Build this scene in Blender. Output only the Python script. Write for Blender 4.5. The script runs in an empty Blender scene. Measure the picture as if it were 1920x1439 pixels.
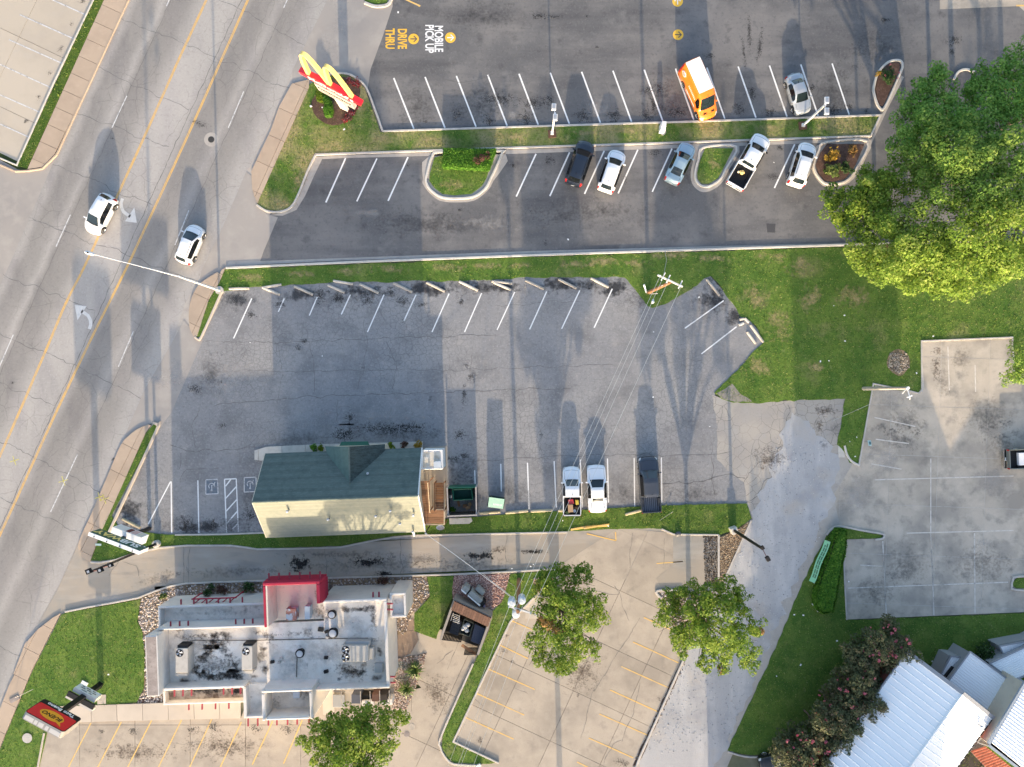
import bpy, bmesh, math, random
import numpy as np
from mathutils import Vector, Matrix, noise
from mathutils.geometry import tessellate_polygon

# ------------------------------------------------------------------ camera, sky, sun, exposure
SC = bpy.context.scene
S = 18.5            # photo pixels per metre on the ground
H = 70.0            # flying height
NX, NY = 968.0, 733.0   # photo pixel straight below the camera
W_GROUND = 1920 / S
COL = bpy.data.collections.new('place'); SC.collection.children.link(COL)

cam = bpy.data.cameras.new('camera'); cob = bpy.data.objects.new('camera', cam); SC.collection.objects.link(cob)
cxw, cyw = (NX - 960) / S, (719.5 - NY) / S
cob.location = (cxw, cyw, H)
cam.sensor_width = 36; cam.lens = 36 * H / W_GROUND
cam.shift_x = -cxw / W_GROUND; cam.shift_y = -cyw / W_GROUND
cam.clip_start = 1; cam.clip_end = 2000
SC.camera = cob

SUN_EL = math.radians(11.6)
wd = bpy.data.worlds.new('World'); SC.world = wd; wd.use_nodes = True
wn = wd.node_tree.nodes; wl = wd.node_tree.links
sky = wn.new('ShaderNodeTexSky'); sky.sky_type = 'NISHITA'; sky.sun_disc = False
sky.sun_elevation = SUN_EL; sky.sun_rotation = math.pi + math.radians(1.5)
sky.air_density = 0.85; sky.dust_density = 3.2; sky.ozone_density = 1.0
bgn = wn['Background']; wl.new(sky.outputs[0], bgn.inputs[0]); bgn.inputs[1].default_value = 0.15
sl = bpy.data.lights.new('sun', 'SUN'); so = bpy.data.objects.new('sun', sl); SC.collection.objects.link(so)
sl.energy = 2.6; sl.angle = math.radians(0.55); sl.color = (1.0, 0.79, 0.55)
sd = Vector((-math.sin(math.radians(1.5)) * math.cos(SUN_EL), math.cos(SUN_EL), -math.sin(SUN_EL)))
so.rotation_euler = sd.to_track_quat('-Z', 'Y').to_euler(); so.location = (0, -60, 60)
SC.view_settings.view_transform = 'Standard'; SC.view_settings.look = 'None'
SC.view_settings.exposure = 1.8; SC.view_settings.gamma = 1.0; SC.view_settings.use_curve_mapping = False
SC.cycles.use_denoising = True
SC.cycles.max_bounces = 5; SC.cycles.transparent_max_bounces = 12

rnd = random.Random(7)
npr = np.random.default_rng(11)

def P(x, y, z=0.0):
    k = (H - z) / H
    return Vector(((NX + (x - NX) * k - 960) / S, (719.5 - NY - (y - NY) * k) / S, z))
def G(pts): return [P(x, y).xy for x, y in pts]

# ------------------------------------------------------------------ materials
def M(name, col, rough=.85, metal=0.0, layers=(), spec=.3, bump=None, crack=None, objrand=0.0, coat=0.0, attr=None, transl=0.0, emit=0.0):
    m = bpy.data.materials.new(name); m.use_nodes = True
    nt = m.node_tree; N = nt.nodes; L = nt.links; N.clear()
    out = N.new('ShaderNodeOutputMaterial'); b = N.new('ShaderNodeBsdfPrincipled'); L.new(b.outputs[0], out.inputs[0])
    b.inputs['Roughness'].default_value = rough; b.inputs['Metallic'].default_value = metal
    b.inputs['Specular IOR Level'].default_value = spec
    if coat: b.inputs['Coat Weight'].default_value = coat; b.inputs['Coat Roughness'].default_value = .04
    tc = N.new('ShaderNodeTexCoord'); base = tc.outputs['Object']
    cur = None; const = (*col, 1)
    if attr:
        a = N.new('ShaderNodeAttribute'); a.attribute_name = 'rnd'
        r = N.new('ShaderNodeValToRGB'); L.new(a.outputs['Fac'], r.inputs[0])
        el = r.color_ramp.elements
        while len(el) < len(attr): el.new(.5)
        for i, c in enumerate(attr):
            el[i].position = i / max(1, len(attr) - 1); el[i].color = (*c, 1)
        cur = r.outputs[0]
    def mixc(fac, c2, mode='MIX'):
        nonlocal cur
        mx = N.new('ShaderNodeMix'); mx.data_type = 'RGBA'; mx.blend_type = mode
        if hasattr(fac, 'links'): L.new(fac, mx.inputs[0])
        else: mx.inputs[0].default_value = fac
        if cur is None: mx.inputs[6].default_value = const
        else: L.new(cur, mx.inputs[6])
        if hasattr(c2, 'links'): L.new(c2, mx.inputs[7])
        else: mx.inputs[7].default_value = (*c2, 1)
        cur = mx.outputs[2]
    def vecmap(rot, sc):
        mp = N.new('ShaderNodeMapping'); L.new(base, mp.inputs[0])
        mp.inputs['Rotation'].default_value = (0, 0, math.radians(rot)); mp.inputs['Scale'].default_value = sc
        return mp.outputs[0]
    for la in layers:
        c, s, lo, hi, f = la[:5]
        o = la[5] if len(la) > 5 else {}
        v = vecmap(o.get('rot', 0), o.get('sc', (1, 1, 1))) if ('rot' in o or 'sc' in o) else base
        n = N.new('ShaderNodeTexNoise'); n.inputs['Scale'].default_value = s; n.inputs['Detail'].default_value = o.get('d', 4)
        n.inputs['Roughness'].default_value = o.get('r', .6); L.new(v, n.inputs['Vector'])
        if 'dist' in o: n.inputs['Distortion'].default_value = o['dist']
        mr = N.new('ShaderNodeMapRange'); L.new(n.outputs[0], mr.inputs[0])
        mr.inputs[1].default_value = lo; mr.inputs[2].default_value = hi; mr.inputs[3].default_value = 0; mr.inputs[4].default_value = f
        mixc(mr.outputs[0], c)
    if crack:
        sc_, w_, cc, msc, mlo, mhi, st = crack
        nz = N.new('ShaderNodeTexNoise'); nz.inputs['Scale'].default_value = 1.3; nz.inputs['Detail'].default_value = 3; L.new(base, nz.inputs['Vector'])
        ad = N.new('ShaderNodeMixRGB') if False else N.new('ShaderNodeVectorMath'); ad.operation = 'MULTIPLY_ADD'
        L.new(nz.outputs['Color'], ad.inputs[0]); ad.inputs[1].default_value = (.5, .5, 0); L.new(base, ad.inputs[2])
        vo = N.new('ShaderNodeTexVoronoi'); vo.feature = 'DISTANCE_TO_EDGE'; vo.voronoi_dimensions = '2D'; vo.inputs['Scale'].default_value = sc_
        L.new(ad.outputs[0], vo.inputs['Vector'])
        mr = N.new('ShaderNodeMapRange'); L.new(vo.outputs['Distance'], mr.inputs[0]); mr.inputs[1].default_value = 0; mr.inputs[2].default_value = w_
        mr.inputs[3].default_value = st; mr.inputs[4].default_value = 0
        n2 = N.new('ShaderNodeTexNoise'); n2.inputs['Scale'].default_value = msc; n2.inputs['Detail'].default_value = 3; L.new(base, n2.inputs['Vector'])
        m2 = N.new('ShaderNodeMapRange'); L.new(n2.outputs[0], m2.inputs[0]); m2.inputs[1].default_value = mlo; m2.inputs[2].default_value = mhi
        mu = N.new('ShaderNodeMath'); mu.operation = 'MULTIPLY'; L.new(mr.outputs[0], mu.inputs[0]); L.new(m2.outputs[0], mu.inputs[1])
        mixc(mu.outputs[0], cc)
    if objrand:
        oi = N.new('ShaderNodeObjectInfo'); mr = N.new('ShaderNodeMapRange'); L.new(oi.outputs['Random'], mr.inputs[0])
        mr.inputs[3].default_value = 1 - objrand; mr.inputs[4].default_value = 1 + objrand
        if cur is None: mixc(0.0, col)
        hs = N.new('ShaderNodeHueSaturation'); L.new(cur, hs.inputs['Color']); L.new(mr.outputs[0], hs.inputs['Value']); cur = hs.outputs[0]
    if cur is None: b.inputs['Base Color'].default_value = const
    else: L.new(cur, b.inputs['Base Color'])
    if bump:
        n = N.new('ShaderNodeTexNoise'); n.inputs['Scale'].default_value = bump[0]; n.inputs['Detail'].default_value = 3; L.new(base, n.inputs['Vector'])
        bp = N.new('ShaderNodeBump'); bp.inputs['Strength'].default_value = bump[1]; bp.inputs['Distance'].default_value = bump[2] if len(bump) > 2 else .02
        L.new(n.outputs[0], bp.inputs['Height']); L.new(bp.outputs[0], b.inputs['Normal'])
    if transl:
        t = N.new('ShaderNodeBsdfTranslucent'); ms = N.new('ShaderNodeMixShader'); ms.inputs[0].default_value = transl
        if cur is not None: L.new(cur, t.inputs[0])
        else: t.inputs[0].default_value = const
        L.new(b.outputs[0], ms.inputs[1]); L.new(t.outputs[0], ms.inputs[2]); L.new(ms.outputs[0], out.inputs[0])
    return m

def lateral(m, origin, direction, width, stops):
    """multiply the base colour by lane wear measured across the road"""
    nt = m.node_tree; N = nt.nodes; L = nt.links
    b = [n for n in N if n.type == 'BSDF_PRINCIPLED'][0]
    src = b.inputs['Base Color'].links[0].from_socket
    tc = N.new('ShaderNodeTexCoord')
    nz = N.new('ShaderNodeTexNoise'); nz.inputs['Scale'].default_value = .35; L.new(tc.outputs['Object'], nz.inputs['Vector'])
    dp = N.new('ShaderNodeVectorMath'); dp.operation = 'DOT_PRODUCT'; L.new(tc.outputs['Object'], dp.inputs[0]); dp.inputs[1].default_value = (direction[0], direction[1], 0)
    ad = N.new('ShaderNodeMath'); ad.operation = 'ADD'; L.new(dp.outputs['Value'], ad.inputs[0]); ad.inputs[1].default_value = -(origin[0] * direction[0] + origin[1] * direction[1])
    a2 = N.new('ShaderNodeMath'); a2.operation = 'MULTIPLY_ADD'; L.new(nz.outputs[0], a2.inputs[0]); a2.inputs[1].default_value = .8; L.new(ad.outputs[0], a2.inputs[2])
    mr = N.new('ShaderNodeMapRange'); L.new(a2.outputs[0], mr.inputs[0]); mr.inputs[1].default_value = 0; mr.inputs[2].default_value = width
    r = N.new('ShaderNodeValToRGB'); L.new(mr.outputs[0], r.inputs[0]); el = r.color_ramp.elements
    while len(el) < len(stops): el.new(.5)
    for i, (p, v) in enumerate(stops): el[i].position = p; el[i].color = (v, v, v, 1)
    mx = N.new('ShaderNodeMix'); mx.data_type = 'RGBA'; mx.blend_type = 'MULTIPLY'; mx.inputs[0].default_value = 1
    L.new(src, mx.inputs[6]); L.new(r.outputs[0], mx.inputs[7]); L.new(mx.outputs[2], b.inputs['Base Color'])

def stain_mat(name, col, alpha, scale, soft=.5, rough=.6, speck=1.6):
    m = bpy.data.materials.new(name); m.use_nodes = True
    nt = m.node_tree; N = nt.nodes; L = nt.links; N.clear()
    out = N.new('ShaderNodeOutputMaterial'); b = N.new('ShaderNodeBsdfPrincipled'); t = N.new('ShaderNodeBsdfTransparent'); ms = N.new('ShaderNodeMixShader')
    b.inputs['Base Color'].default_value = (*col, 1); b.inputs['Roughness'].default_value = rough; b.inputs['Specular IOR Level'].default_value = .25
    uv = N.new('ShaderNodeUVMap'); ln = N.new('ShaderNodeVectorMath'); ln.operation = 'LENGTH'; L.new(uv.outputs[0], ln.inputs[0])
    tc = N.new('ShaderNodeTexCoord'); n = N.new('ShaderNodeTexNoise'); n.inputs['Scale'].default_value = scale; n.inputs['Detail'].default_value = 6; n.inputs['Roughness'].default_value = .65
    L.new(tc.outputs['Object'], n.inputs['Vector'])
    # value = (1-r)*.9 + (noise-.5)*1.6
    a = N.new('ShaderNodeMath'); a.operation = 'MULTIPLY_ADD'; L.new(ln.outputs['Value'], a.inputs[0]); a.inputs[1].default_value = -.95; a.inputs[2].default_value = .75
    c = N.new('ShaderNodeMath'); c.operation = 'MULTIPLY_ADD'; L.new(n.outputs[0], c.inputs[0]); c.inputs[1].default_value = 2.0; c.inputs[2].default_value = -1.0
    n2 = N.new('ShaderNodeTexNoise'); n2.inputs['Scale'].default_value = scale * 3.6; n2.inputs['Detail'].default_value = 2; L.new(tc.outputs['Object'], n2.inputs['Vector'])
    c2 = N.new('ShaderNodeMath'); c2.operation = 'MULTIPLY_ADD'; L.new(n2.outputs[0], c2.inputs[0]); c2.inputs[1].default_value = speck; L.new(c.outputs[0], c2.inputs[2])
    d0 = N.new('ShaderNodeMath'); d0.operation = 'ADD'; L.new(a.outputs[0], d0.inputs[0]); L.new(c2.outputs[0], d0.inputs[1])
    d = N.new('ShaderNodeMath'); d.operation = 'ADD'; L.new(d0.outputs[0], d.inputs[0]); d.inputs[1].default_value = -speck * .56
    mr = N.new('ShaderNodeMapRange'); L.new(d.outputs[0], mr.inputs[0]); mr.inputs[1].default_value = 0.15; mr.inputs[2].default_value = .15 + soft; mr.inputs[3].default_value = 0; mr.inputs[4].default_value = alpha
    ed = N.new('ShaderNodeMapRange'); L.new(ln.outputs['Value'], ed.inputs[0]); ed.inputs[1].default_value = 1.0; ed.inputs[2].default_value = .8
    mu = N.new('ShaderNodeMath'); mu.operation = 'MULTIPLY'; L.new(mr.outputs[0], mu.inputs[0]); L.new(ed.outputs[0], mu.inputs[1])
    L.new(mu.outputs[0], ms.inputs[0]); L.new(t.outputs[0], ms.inputs[1]); L.new(b.outputs[0], ms.inputs[2]); L.new(ms.outputs[0], out.inputs[0])
    return m

# ------------------------------------------------------------------ object helpers
def tag(o, label=None, cat=None, group=None, kind=None):
    if label: o['label'] = label
    if cat: o['category'] = cat
    if group: o['group'] = group
    if kind: o['kind'] = kind
    return o
def empty(name, loc=(0, 0, 0), rz=0.0, label=None, cat=None, group=None):
    o = bpy.data.objects.new(name, None); COL.objects.link(o); o.location = loc; o.rotation_euler = (0, 0, rz); o.empty_display_size = .3
    return tag(o, label, cat, group)
def bez(pts, n=6, closed=False):
    out = []; m = len(pts)
    rng = range(m) if closed else range(m - 1)
    for i in rng:
        if closed: p0, p1, p2, p3 = pts[(i - 1) % m], pts[i], pts[(i + 1) % m], pts[(i + 2) % m]
        else: p0, p1, p2, p3 = pts[max(0, i - 1)], pts[i], pts[i + 1], pts[min(m - 1, i + 2)]
        for k in range(n):
            t = k / n
            out.append(tuple(.5 * (2 * b + (c - a) * t + (2 * a - 5 * b + 4 * c - d) * t * t + (3 * b - a - 3 * c + d) * t ** 3) for a, b, c, d in zip(p0, p1, p2, p3)))
    if not closed: out.append(tuple(pts[-1]))
    return out
class MB:
    def __init__(s): s.v = []; s.f = []; s.m = []; s.uv = {}
    def add(s, vs, fs, mi=0):
        o = len(s.v); s.v += [tuple(v) for v in vs]; s.f += [tuple(i + o for i in f) for f in fs]; s.m += [mi] * len(fs); return s
    def quad(s, a, b, c, d, mi=0): return s.add([a, b, c, d], [(0, 1, 2, 3)], mi)
    def box(s, c, sz, rz=0.0, mi=0, mat=None):
        x, y, z = sz[0] / 2, sz[1] / 2, sz[2] / 2
        vs = [Vector((i * x, j * y, k * z)) for k in (-1, 1) for j in (-1, 1) for i in (-1, 1)]
        R = mat if mat is not None else Matrix.Rotation(rz, 3, 'Z')
        vs = [R @ v + Vector(c) for v in vs]
        return s.add(vs, [(0, 2, 3, 1), (4, 5, 7, 6), (0, 1, 5, 4), (2, 6, 7, 3), (0, 4, 6, 2), (1, 3, 7, 5)], mi)
    def prism(s, poly, z0, z1, mi=0, top=True, ts=None):
        p = [Vector((q[0], q[1])) for q in poly]
        ar = sum(p[i].x * p[(i + 1) % len(p)].y - p[(i + 1) % len(p)].x * p[i].y for i in range(len(p)))
        if ar < 0: p.reverse()
        n = len(p); o = len(s.v)
        s.v += [(q.x, q.y, z0) for q in p] + [(q.x, q.y, z1) for q in p]
        if z0 != z1:
            for i in range(n):
                j = (i + 1) % n; s.f.append((o + i, o + j, o + n + j, o + n + i)); s.m.append(mi)
        if top:
            if n <= 4: s.f.append(tuple(o + n + i for i in range(n))); s.m.append(mi if ts is None else ts)
            else:
                for t in tessellate_polygon([[Vector((q.x, q.y, 0)) for q in p]]):
                    a, b_, c = t
                    cr = (p[b_] - p[a]).cross(p[c] - p[a])
                    s.f.append((o + n + a, o + n + b_, o + n + c) if cr > 0 else (o + n + a, o + n + c, o + n + b_)); s.m.append(mi if ts is None else ts)
        return s
    def tube(s, pts, rad, n=6, mi=0, cap=True):
        pts = [Vector(p) for p in pts]; o = len(s.v); k = len(pts)
        rr = rad if isinstance(rad, (list, tuple)) else [rad] * k
        up = Vector((0, 0, 1))
        for i, p in enumerate(pts):
            d = (pts[min(i + 1, k - 1)] - pts[max(i - 1, 0)]).normalized()
            a = d.cross(up if abs(d.z) < .9 else Vector((1, 0, 0))).normalized(); b = d.cross(a)
            for j in range(n):
                t = 2 * math.pi * j / n; s.v.append(tuple(p + (a * math.cos(t) + b * math.sin(t)) * rr[i]))
        for i in range(k - 1):
            for j in range(n):
                s.f.append((o + i * n + j, o + i * n + (j + 1) % n, o + (i + 1) * n + (j + 1) % n, o + (i + 1) * n + j)); s.m.append(mi)
        if cap:
            s.f.append(tuple(o + j for j in range(n))); s.m.append(mi)
            s.f.append(tuple(o + (k - 1) * n + j for j in reversed(range(n)))); s.m.append(mi)
        return s
    def ribbon(s, pts, w, z, mi=0):
        pts = [Vector((p[0], p[1])) for p in pts]; k = len(pts); o = len(s.v)
        for i, p in enumerate(pts):
            d = (pts[min(i + 1, k - 1)] - pts[max(i - 1, 0)])
            d = d.normalized() if d.length > 1e-6 else Vector((1, 0))
            q = Vector((-d.y, d.x)); ww = (w[i] if isinstance(w, list) else w) / 2
            s.v.append((p.x + q.x * ww, p.y + q.y * ww, z)); s.v.append((p.x - q.x * ww, p.y - q.y * ww, z))
        for i in range(k - 1):
            s.f.append((o + 2 * i, o + 2 * i + 1, o + 2 * i + 3, o + 2 * i + 2)); s.m.append(mi)
        return s
    def decal(s, c, rx, ry, rz, z):
        o = len(s.v); R = Matrix.Rotation(rz, 2)
        for u, v in ((-1, -1), (1, -1), (1, 1), (-1, 1)):
            q = R @ Vector((u * rx, v * ry)); s.v.append((c[0] + q.x, c[1] + q.y, z)); s.uv[len(s.v) - 1] = (u, v)
        s.f.append((o, o + 1, o + 2, o + 3)); s.m.append(0); return s
    def build(s, name, mats, parent=None, kind=None, smooth=False, bevel=0.0, at=None, rel=True):
        me = bpy.data.meshes.new(name)
        off = Vector(at) if at is not None else Vector((0, 0, 0))
        if parent is not None and rel: off = off + parent.location + (parent.parent.location if parent.parent else Vector((0, 0, 0)))
        vs = [(v[0] - off.x, v[1] - off.y, v[2] - off.z) for v in s.v] if off.length else s.v
        me.from_pydata(vs, [], s.f)
        for m in (mats if isinstance(mats, (list, tuple)) else [mats]): me.materials.append(m)
        me.polygons.foreach_set('material_index', s.m)
        if s.uv:
            u = me.uv_layers.new(name='UVMap')
            for l in me.loops: u.data[l.index].uv = s.uv.get(l.vertex_index, (2, 2))
        if smooth: me.polygons.foreach_set('use_smooth', [True] * len(s.f))
        if bevel:
            bm = bmesh.new(); bm.from_mesh(me); bmesh.ops.remove_doubles(bm, verts=bm.verts, dist=1e-5)
            es = [e for e in bm.edges if len(e.link_faces) == 2 and e.calc_face_angle(0) > .6]
            bmesh.ops.bevel(bm, geom=es, offset=bevel, segments=2, affect='EDGES', clamp_overlap=True, profile=.5); bm.to_mesh(me); bm.free()
        me.validate(); me.update()
        o = bpy.data.objects.new(name, me); COL.objects.link(o)
        if at is not None: o.location = at
        if parent is not None: o.parent = parent
        if kind: o['kind'] = kind
        return o
def copy_tree(o, parent=None):
    c = o.copy(); COL.objects.link(c)
    if parent is not None: c.parent = parent
    for ch in [q for q in bpy.data.objects if q.parent == o and q != c]: copy_tree(ch, c)
    return c
def rough_edge(pts, step=.45, amp=.12, seed=0):
    w = G(pts) if not isinstance(pts[0], Vector) else pts
    out = []
    for i in range(len(w)):
        a, b = w[i], w[(i + 1) % len(w)]; d = b - a; n = max(1, min(120, int(d.length / step)))
        q = Vector((-d.y, d.x)).normalized() if d.length > 1e-6 else Vector((0, 0))
        for k in range(n):
            p = a + d * (k / n)
            e = noise.noise(Vector((p.x * 1.1, p.y * 1.1, seed))) * amp + noise.noise(Vector((p.x * 3.7, p.y * 3.7, seed + 5))) * amp * .5
            out.append(p + q * e)
    return out
def sheet(name, pts, z, m, rough=0.0, parent=None, kind='structure', z0=None, seed=0):
    poly = rough_edge(pts, .45, rough, seed) if rough else G(pts)
    return MB().prism(poly, (z if z0 is None else z0), z, 0).build(name, m, parent, kind)
def kerb(name, pts, w, h, m, closed=False, z0=-.02, smooth=0, kind='structure', side=0.0):
    w2 = [P(x, y).xy for x, y in (bez(pts, smooth, closed) if smooth else pts)]
    n = len(w2); mb = MB(); prof = [(-.5, z0), (-.5, h - .02), (-.38, h), (.38, h), (.5, h - .02), (.5, z0)]
    for i in range(n):
        a = w2[(i - 1) % n] if (closed or i > 0) else w2[i]; b = w2[(i + 1) % n] if (closed or i < n - 1) else w2[i]
        d1 = (w2[i] - a); d2 = (b - w2[i])
        d1 = d1.normalized() if d1.length > 1e-6 else d2.normalized(); d2 = d2.normalized() if d2.length > 1e-6 else d1
        q = Vector((-(d1.y + d2.y), d1.x + d2.x)); q.normalize()
        k = 1 / max(.5, q.dot(Vector((-d1.y, d1.x))))
        for px, pz in prof:
            e = w2[i] + q * ((px + side) * w * k); mb.v.append((e.x, e.y, pz))
    k = len(prof)
    for i in range(n if closed else n - 1):
        j = (i + 1) % n
        for t in range(k - 1): mb.f.append((i * k + t, j * k + t, j * k + t + 1, i * k + t + 1)); mb.m.append(0)
    if not closed:
        mb.f.append(tuple(range(k))); mb.m.append(0); mb.f.append(tuple(reversed(range((n - 1) * k, n * k)))); mb.m.append(0)
    return mb.build(name, m, None, kind)
def slabs(name, pts, ang, du, dv, z, m, mj, off=(0, 0), gap=.035, thick=.06, pname='slab', jit=.004):
    """paving cut into separate slabs over a recessed bed"""
    w = G(pts)
    root = MB().prism(w, z - thick, z - thick, 0).build(name, mj, None, 'structure')
    ca, sa = math.cos(math.radians(ang)), math.sin(math.radians(ang))
    loc = [Vector((p.x * ca + p.y * sa - off[0], -p.x * sa + p.y * ca - off[1])) for p in w]
    bm = bmesh.new(); vs = [bm.verts.new((p.x, p.y, 0)) for p in loc]
    for t in tessellate_polygon([[Vector((p.x, p.y, 0)) for p in loc]]):
        try: bm.faces.new([vs[i] for i in t])
        except ValueError: pass
    for ax, d in ((0, du), (1, dv)):
        c = [p[ax] for p in loc]
        for k in range(math.floor(min(c) / d), math.ceil(max(c) / d) + 1):
            for e in (-gap / 2, gap / 2):
                co = Vector((0, 0, 0)); co[ax] = k * d + e; no = Vector((0, 0, 0)); no[ax] = 1
                bmesh.ops.bisect_plane(bm, geom=bm.verts[:] + bm.edges[:] + bm.faces[:], plane_co=co, plane_no=no, dist=1e-5)
    cells = {}
    for f in bm.faces:
        c = f.calc_center_median(); u, v = c.x / du, c.y / dv
        if abs(u - round(u)) * du < gap / 2 or abs(v - round(v)) * dv < gap / 2: continue
        cells.setdefault((math.floor(u), math.floor(v)), []).append(f)
    for key, fs in cells.items():
        if sum(f.calc_area() for f in fs) < .05: continue
        zz = z + rnd.uniform(-jit, jit); idx = {}; mb = MB(); ec = {}
        for f in fs:
            ids = []
            for v in f.verts:
                if v.index not in idx or True:
                    kx = (round(v.co.x, 5), round(v.co.y, 5))
                    if kx not in idx:
                        idx[kx] = len(mb.v); mb.v.append((v.co.x, v.co.y, zz))
                    ids.append(idx[kx])
            if f.normal.z < 0: ids.reverse()
            mb.f.append(tuple(ids)); mb.m.append(0)
            for a, b in zip(ids, ids[1:] + ids[:1]): ec[(a, b)] = 1
        n0 = len(mb.v); top = list(mb.v)
        mb.v += [(x, y, zz - thick + .004) for x, y, _ in top]
        for (a, b) in list(ec):
            if (b, a) not in ec: mb.f.append((b, a, a + n0, b + n0)); mb.m.append(0)
        mb.v = [((x + off[0]) * ca - (y + off[1]) * sa, (x + off[0]) * sa + (y + off[1]) * ca, q) for x, y, q in mb.v]
        mb.build(pname, m, root)
    bm.free()
    return root
def stripe(a, b, w, z, m, parent, name='parking_line'):
    p, q = P(*a).xy, P(*b).xy; n = max(2, int((q - p).length / .8))
    pts = [p + (q - p) * (i / n) for i in range(n + 1)]
    return MB().ribbon(pts, [w * rnd.uniform(.92, 1.08) for _ in pts], z).build(name, m, parent)
def crackline(mb, pts, w, z, amp=.25, seed=None):
    r = random.Random(seed if seed is not None else rnd.random()); out = []; o1 = r.uniform(0, 99)
    w2 = [P(*p).xy for p in pts]
    for i in range(len(w2) - 1):
        a, b = w2[i], w2[i + 1]; d = b - a; n = max(2, int(d.length / .3)); q = Vector((-d.y, d.x)).normalized()
        for k in range(n + (i == len(w2) - 2)):
            p = a + d * (k / n)
            out.append(p + q * (noise.noise(Vector((p.x * .9, p.y * .9, o1))) * amp + noise.noise(Vector((p.x * 3, p.y * 3, o1))) * amp * .4))
    mb.ribbon(out, [w * .8 * r.uniform(.35, 1.3) for _ in out], z)
def text(body, size, m, parent, name, origin, right, up, bold=.0, sx=1.0, depth=.01, align='CENTER', line=1.0):
    cu = bpy.data.curves.new('t', 'FONT'); cu.body = body; cu.size = size; cu.align_x = align; cu.align_y = 'CENTER'; cu.offset = bold; cu.extrude = depth; cu.space_line = line
    cu.resolution_u = 3
    ob = bpy.data.objects.new('t', cu); me = bpy.data.meshes.new_from_object(ob)
    r = Vector(right).normalized(); u = Vector(up).normalized(); n = r.cross(u)
    mat = Matrix(((r.x * sx, u.x, n.x, origin[0]), (r.y * sx, u.y, n.y, origin[1]), (r.z * sx, u.z, n.z, origin[2]), (0, 0, 0, 1)))
    me.transform(mat); me.materials.clear(); me.materials.append(m); bpy.data.objects.remove(ob); bpy.data.curves.remove(cu)
    if parent is not None:
        off = parent.location + (parent.parent.location if parent.parent else Vector((0, 0, 0))); me.transform(Matrix.Translation(-off))
    o = bpy.data.objects.new(name, me); COL.objects.link(o); o.parent = parent
    return o
def in_poly(px, py, poly):
    x = np.array([p.x for p in poly]); y = np.array([p.y for p in poly]); r = np.zeros(len(px), bool); j = len(x) - 1
    for i in range(len(x)):
        c = ((y[i] > py) != (y[j] > py)); t = (x[j] - x[i]) * (py - y[i]) / ((y[j] - y[i]) if y[j] != y[i] else 1e-9) + x[i]
        r ^= c & (px < t); j = i
    return r
def sample(poly, n, lim=60):
    xs = [max(-lim, min(lim, p.x)) for p in poly]; ys = [max(-lim * .8, min(lim * .8, p.y)) for p in poly]
    x0, x1, y0, y1 = min(xs), max(xs), min(ys), max(ys); px = npr.uniform(x0, x1, n); py = npr.uniform(y0, y1, n)
    k = in_poly(px, py, poly); return px[k], py[k], (x1 - x0) * (y1 - y0)
def raw_mesh(name, verts, nper, m, rn, parent=None, kind=None, smooth=False):
    nf = len(verts) // nper; me = bpy.data.meshes.new(name); me.vertices.add(len(verts)); me.vertices.foreach_set('co', verts.astype(np.float32).ravel())
    me.loops.add(nf * nper); me.loops.foreach_set('vertex_index', np.arange(nf * nper, dtype=np.int32))
    me.polygons.add(nf); me.polygons.foreach_set('loop_start', np.arange(0, nf * nper, nper, dtype=np.int32))
    a = me.attributes.new('rnd', 'FLOAT', 'FACE'); a.data.foreach_set('value', rn.astype(np.float32))
    for q in (m if isinstance(m, (list, tuple)) else [m]): me.materials.append(q)
    me.update(calc_edges=True); me.validate()
    o = bpy.data.objects.new(name, me); COL.objects.link(o)
    if parent is not None:
        o.parent = parent; o.location = -parent.location
    if kind: o['kind'] = kind
    return o
def leaves(c, nrm, l, w):
    """kite shaped leaf clumps: centres, normals, lengths, widths -> vertices"""
    n = len(c); nrm = nrm / np.linalg.norm(nrm, axis=1, keepdims=True)
    t = npr.normal(size=(n, 3)); t -= nrm * (t * nrm).sum(1, keepdims=True); t /= np.linalg.norm(t, axis=1, keepdims=True)
    b = np.cross(nrm, t); l = l[:, None]; w = w[:, None]
    v = np.stack([c - t * l * .5, c + b * w * .5 + t * l * .05, c + t * l * .5, c - b * w * .5 + t * l * .05], 1)
    return v.reshape(-1, 3)

# ------------------------------------------------------------------ the materials of the place
RD = -24.6   # the street leans this many degrees from straight up
m_road = M('road_concrete', (.33, .314, .294), layers=[((.21, .20, .205), .5, .45, .75, .6, {'sc': (1, .25, 1), 'rot': 24.6}), ((.39, .365, .345), .12, .45, .7, .6), ((.16, .155, .16), 9, .58, .75, .35), ((.38, .37, .36), 14, .62, .8, .3), ((.2, .19, .185), 3.4, .53, .68, .32), ((.44, .42, .4), 5, .55, .68, .35)],
    bump=(30, .3), crack=(.62, .03, (.1, .095, .095), .22, .48, .62, .38))
A_ = P(25, 480); dirv = Vector((math.cos(math.radians(-24.6)), math.sin(math.radians(-24.6))))
LW = 370 * math.cos(math.radians(24.6)) / S
lateral(m_road, (A_.x, A_.y), dirv, LW, [(0, .95), (.04, 1.0), (.08, .74), (.15, .80), (.19, 1.04), (.23, .70), (.32, .78), (.38, 1.0), (.42, 1.12), (.55, 1.12), (.6, .98), (.65, .70), (.73, .76), (.78, .98), (.83, .74), (.90, .82), (.96, 1.05), (1, 1.1)])
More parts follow.
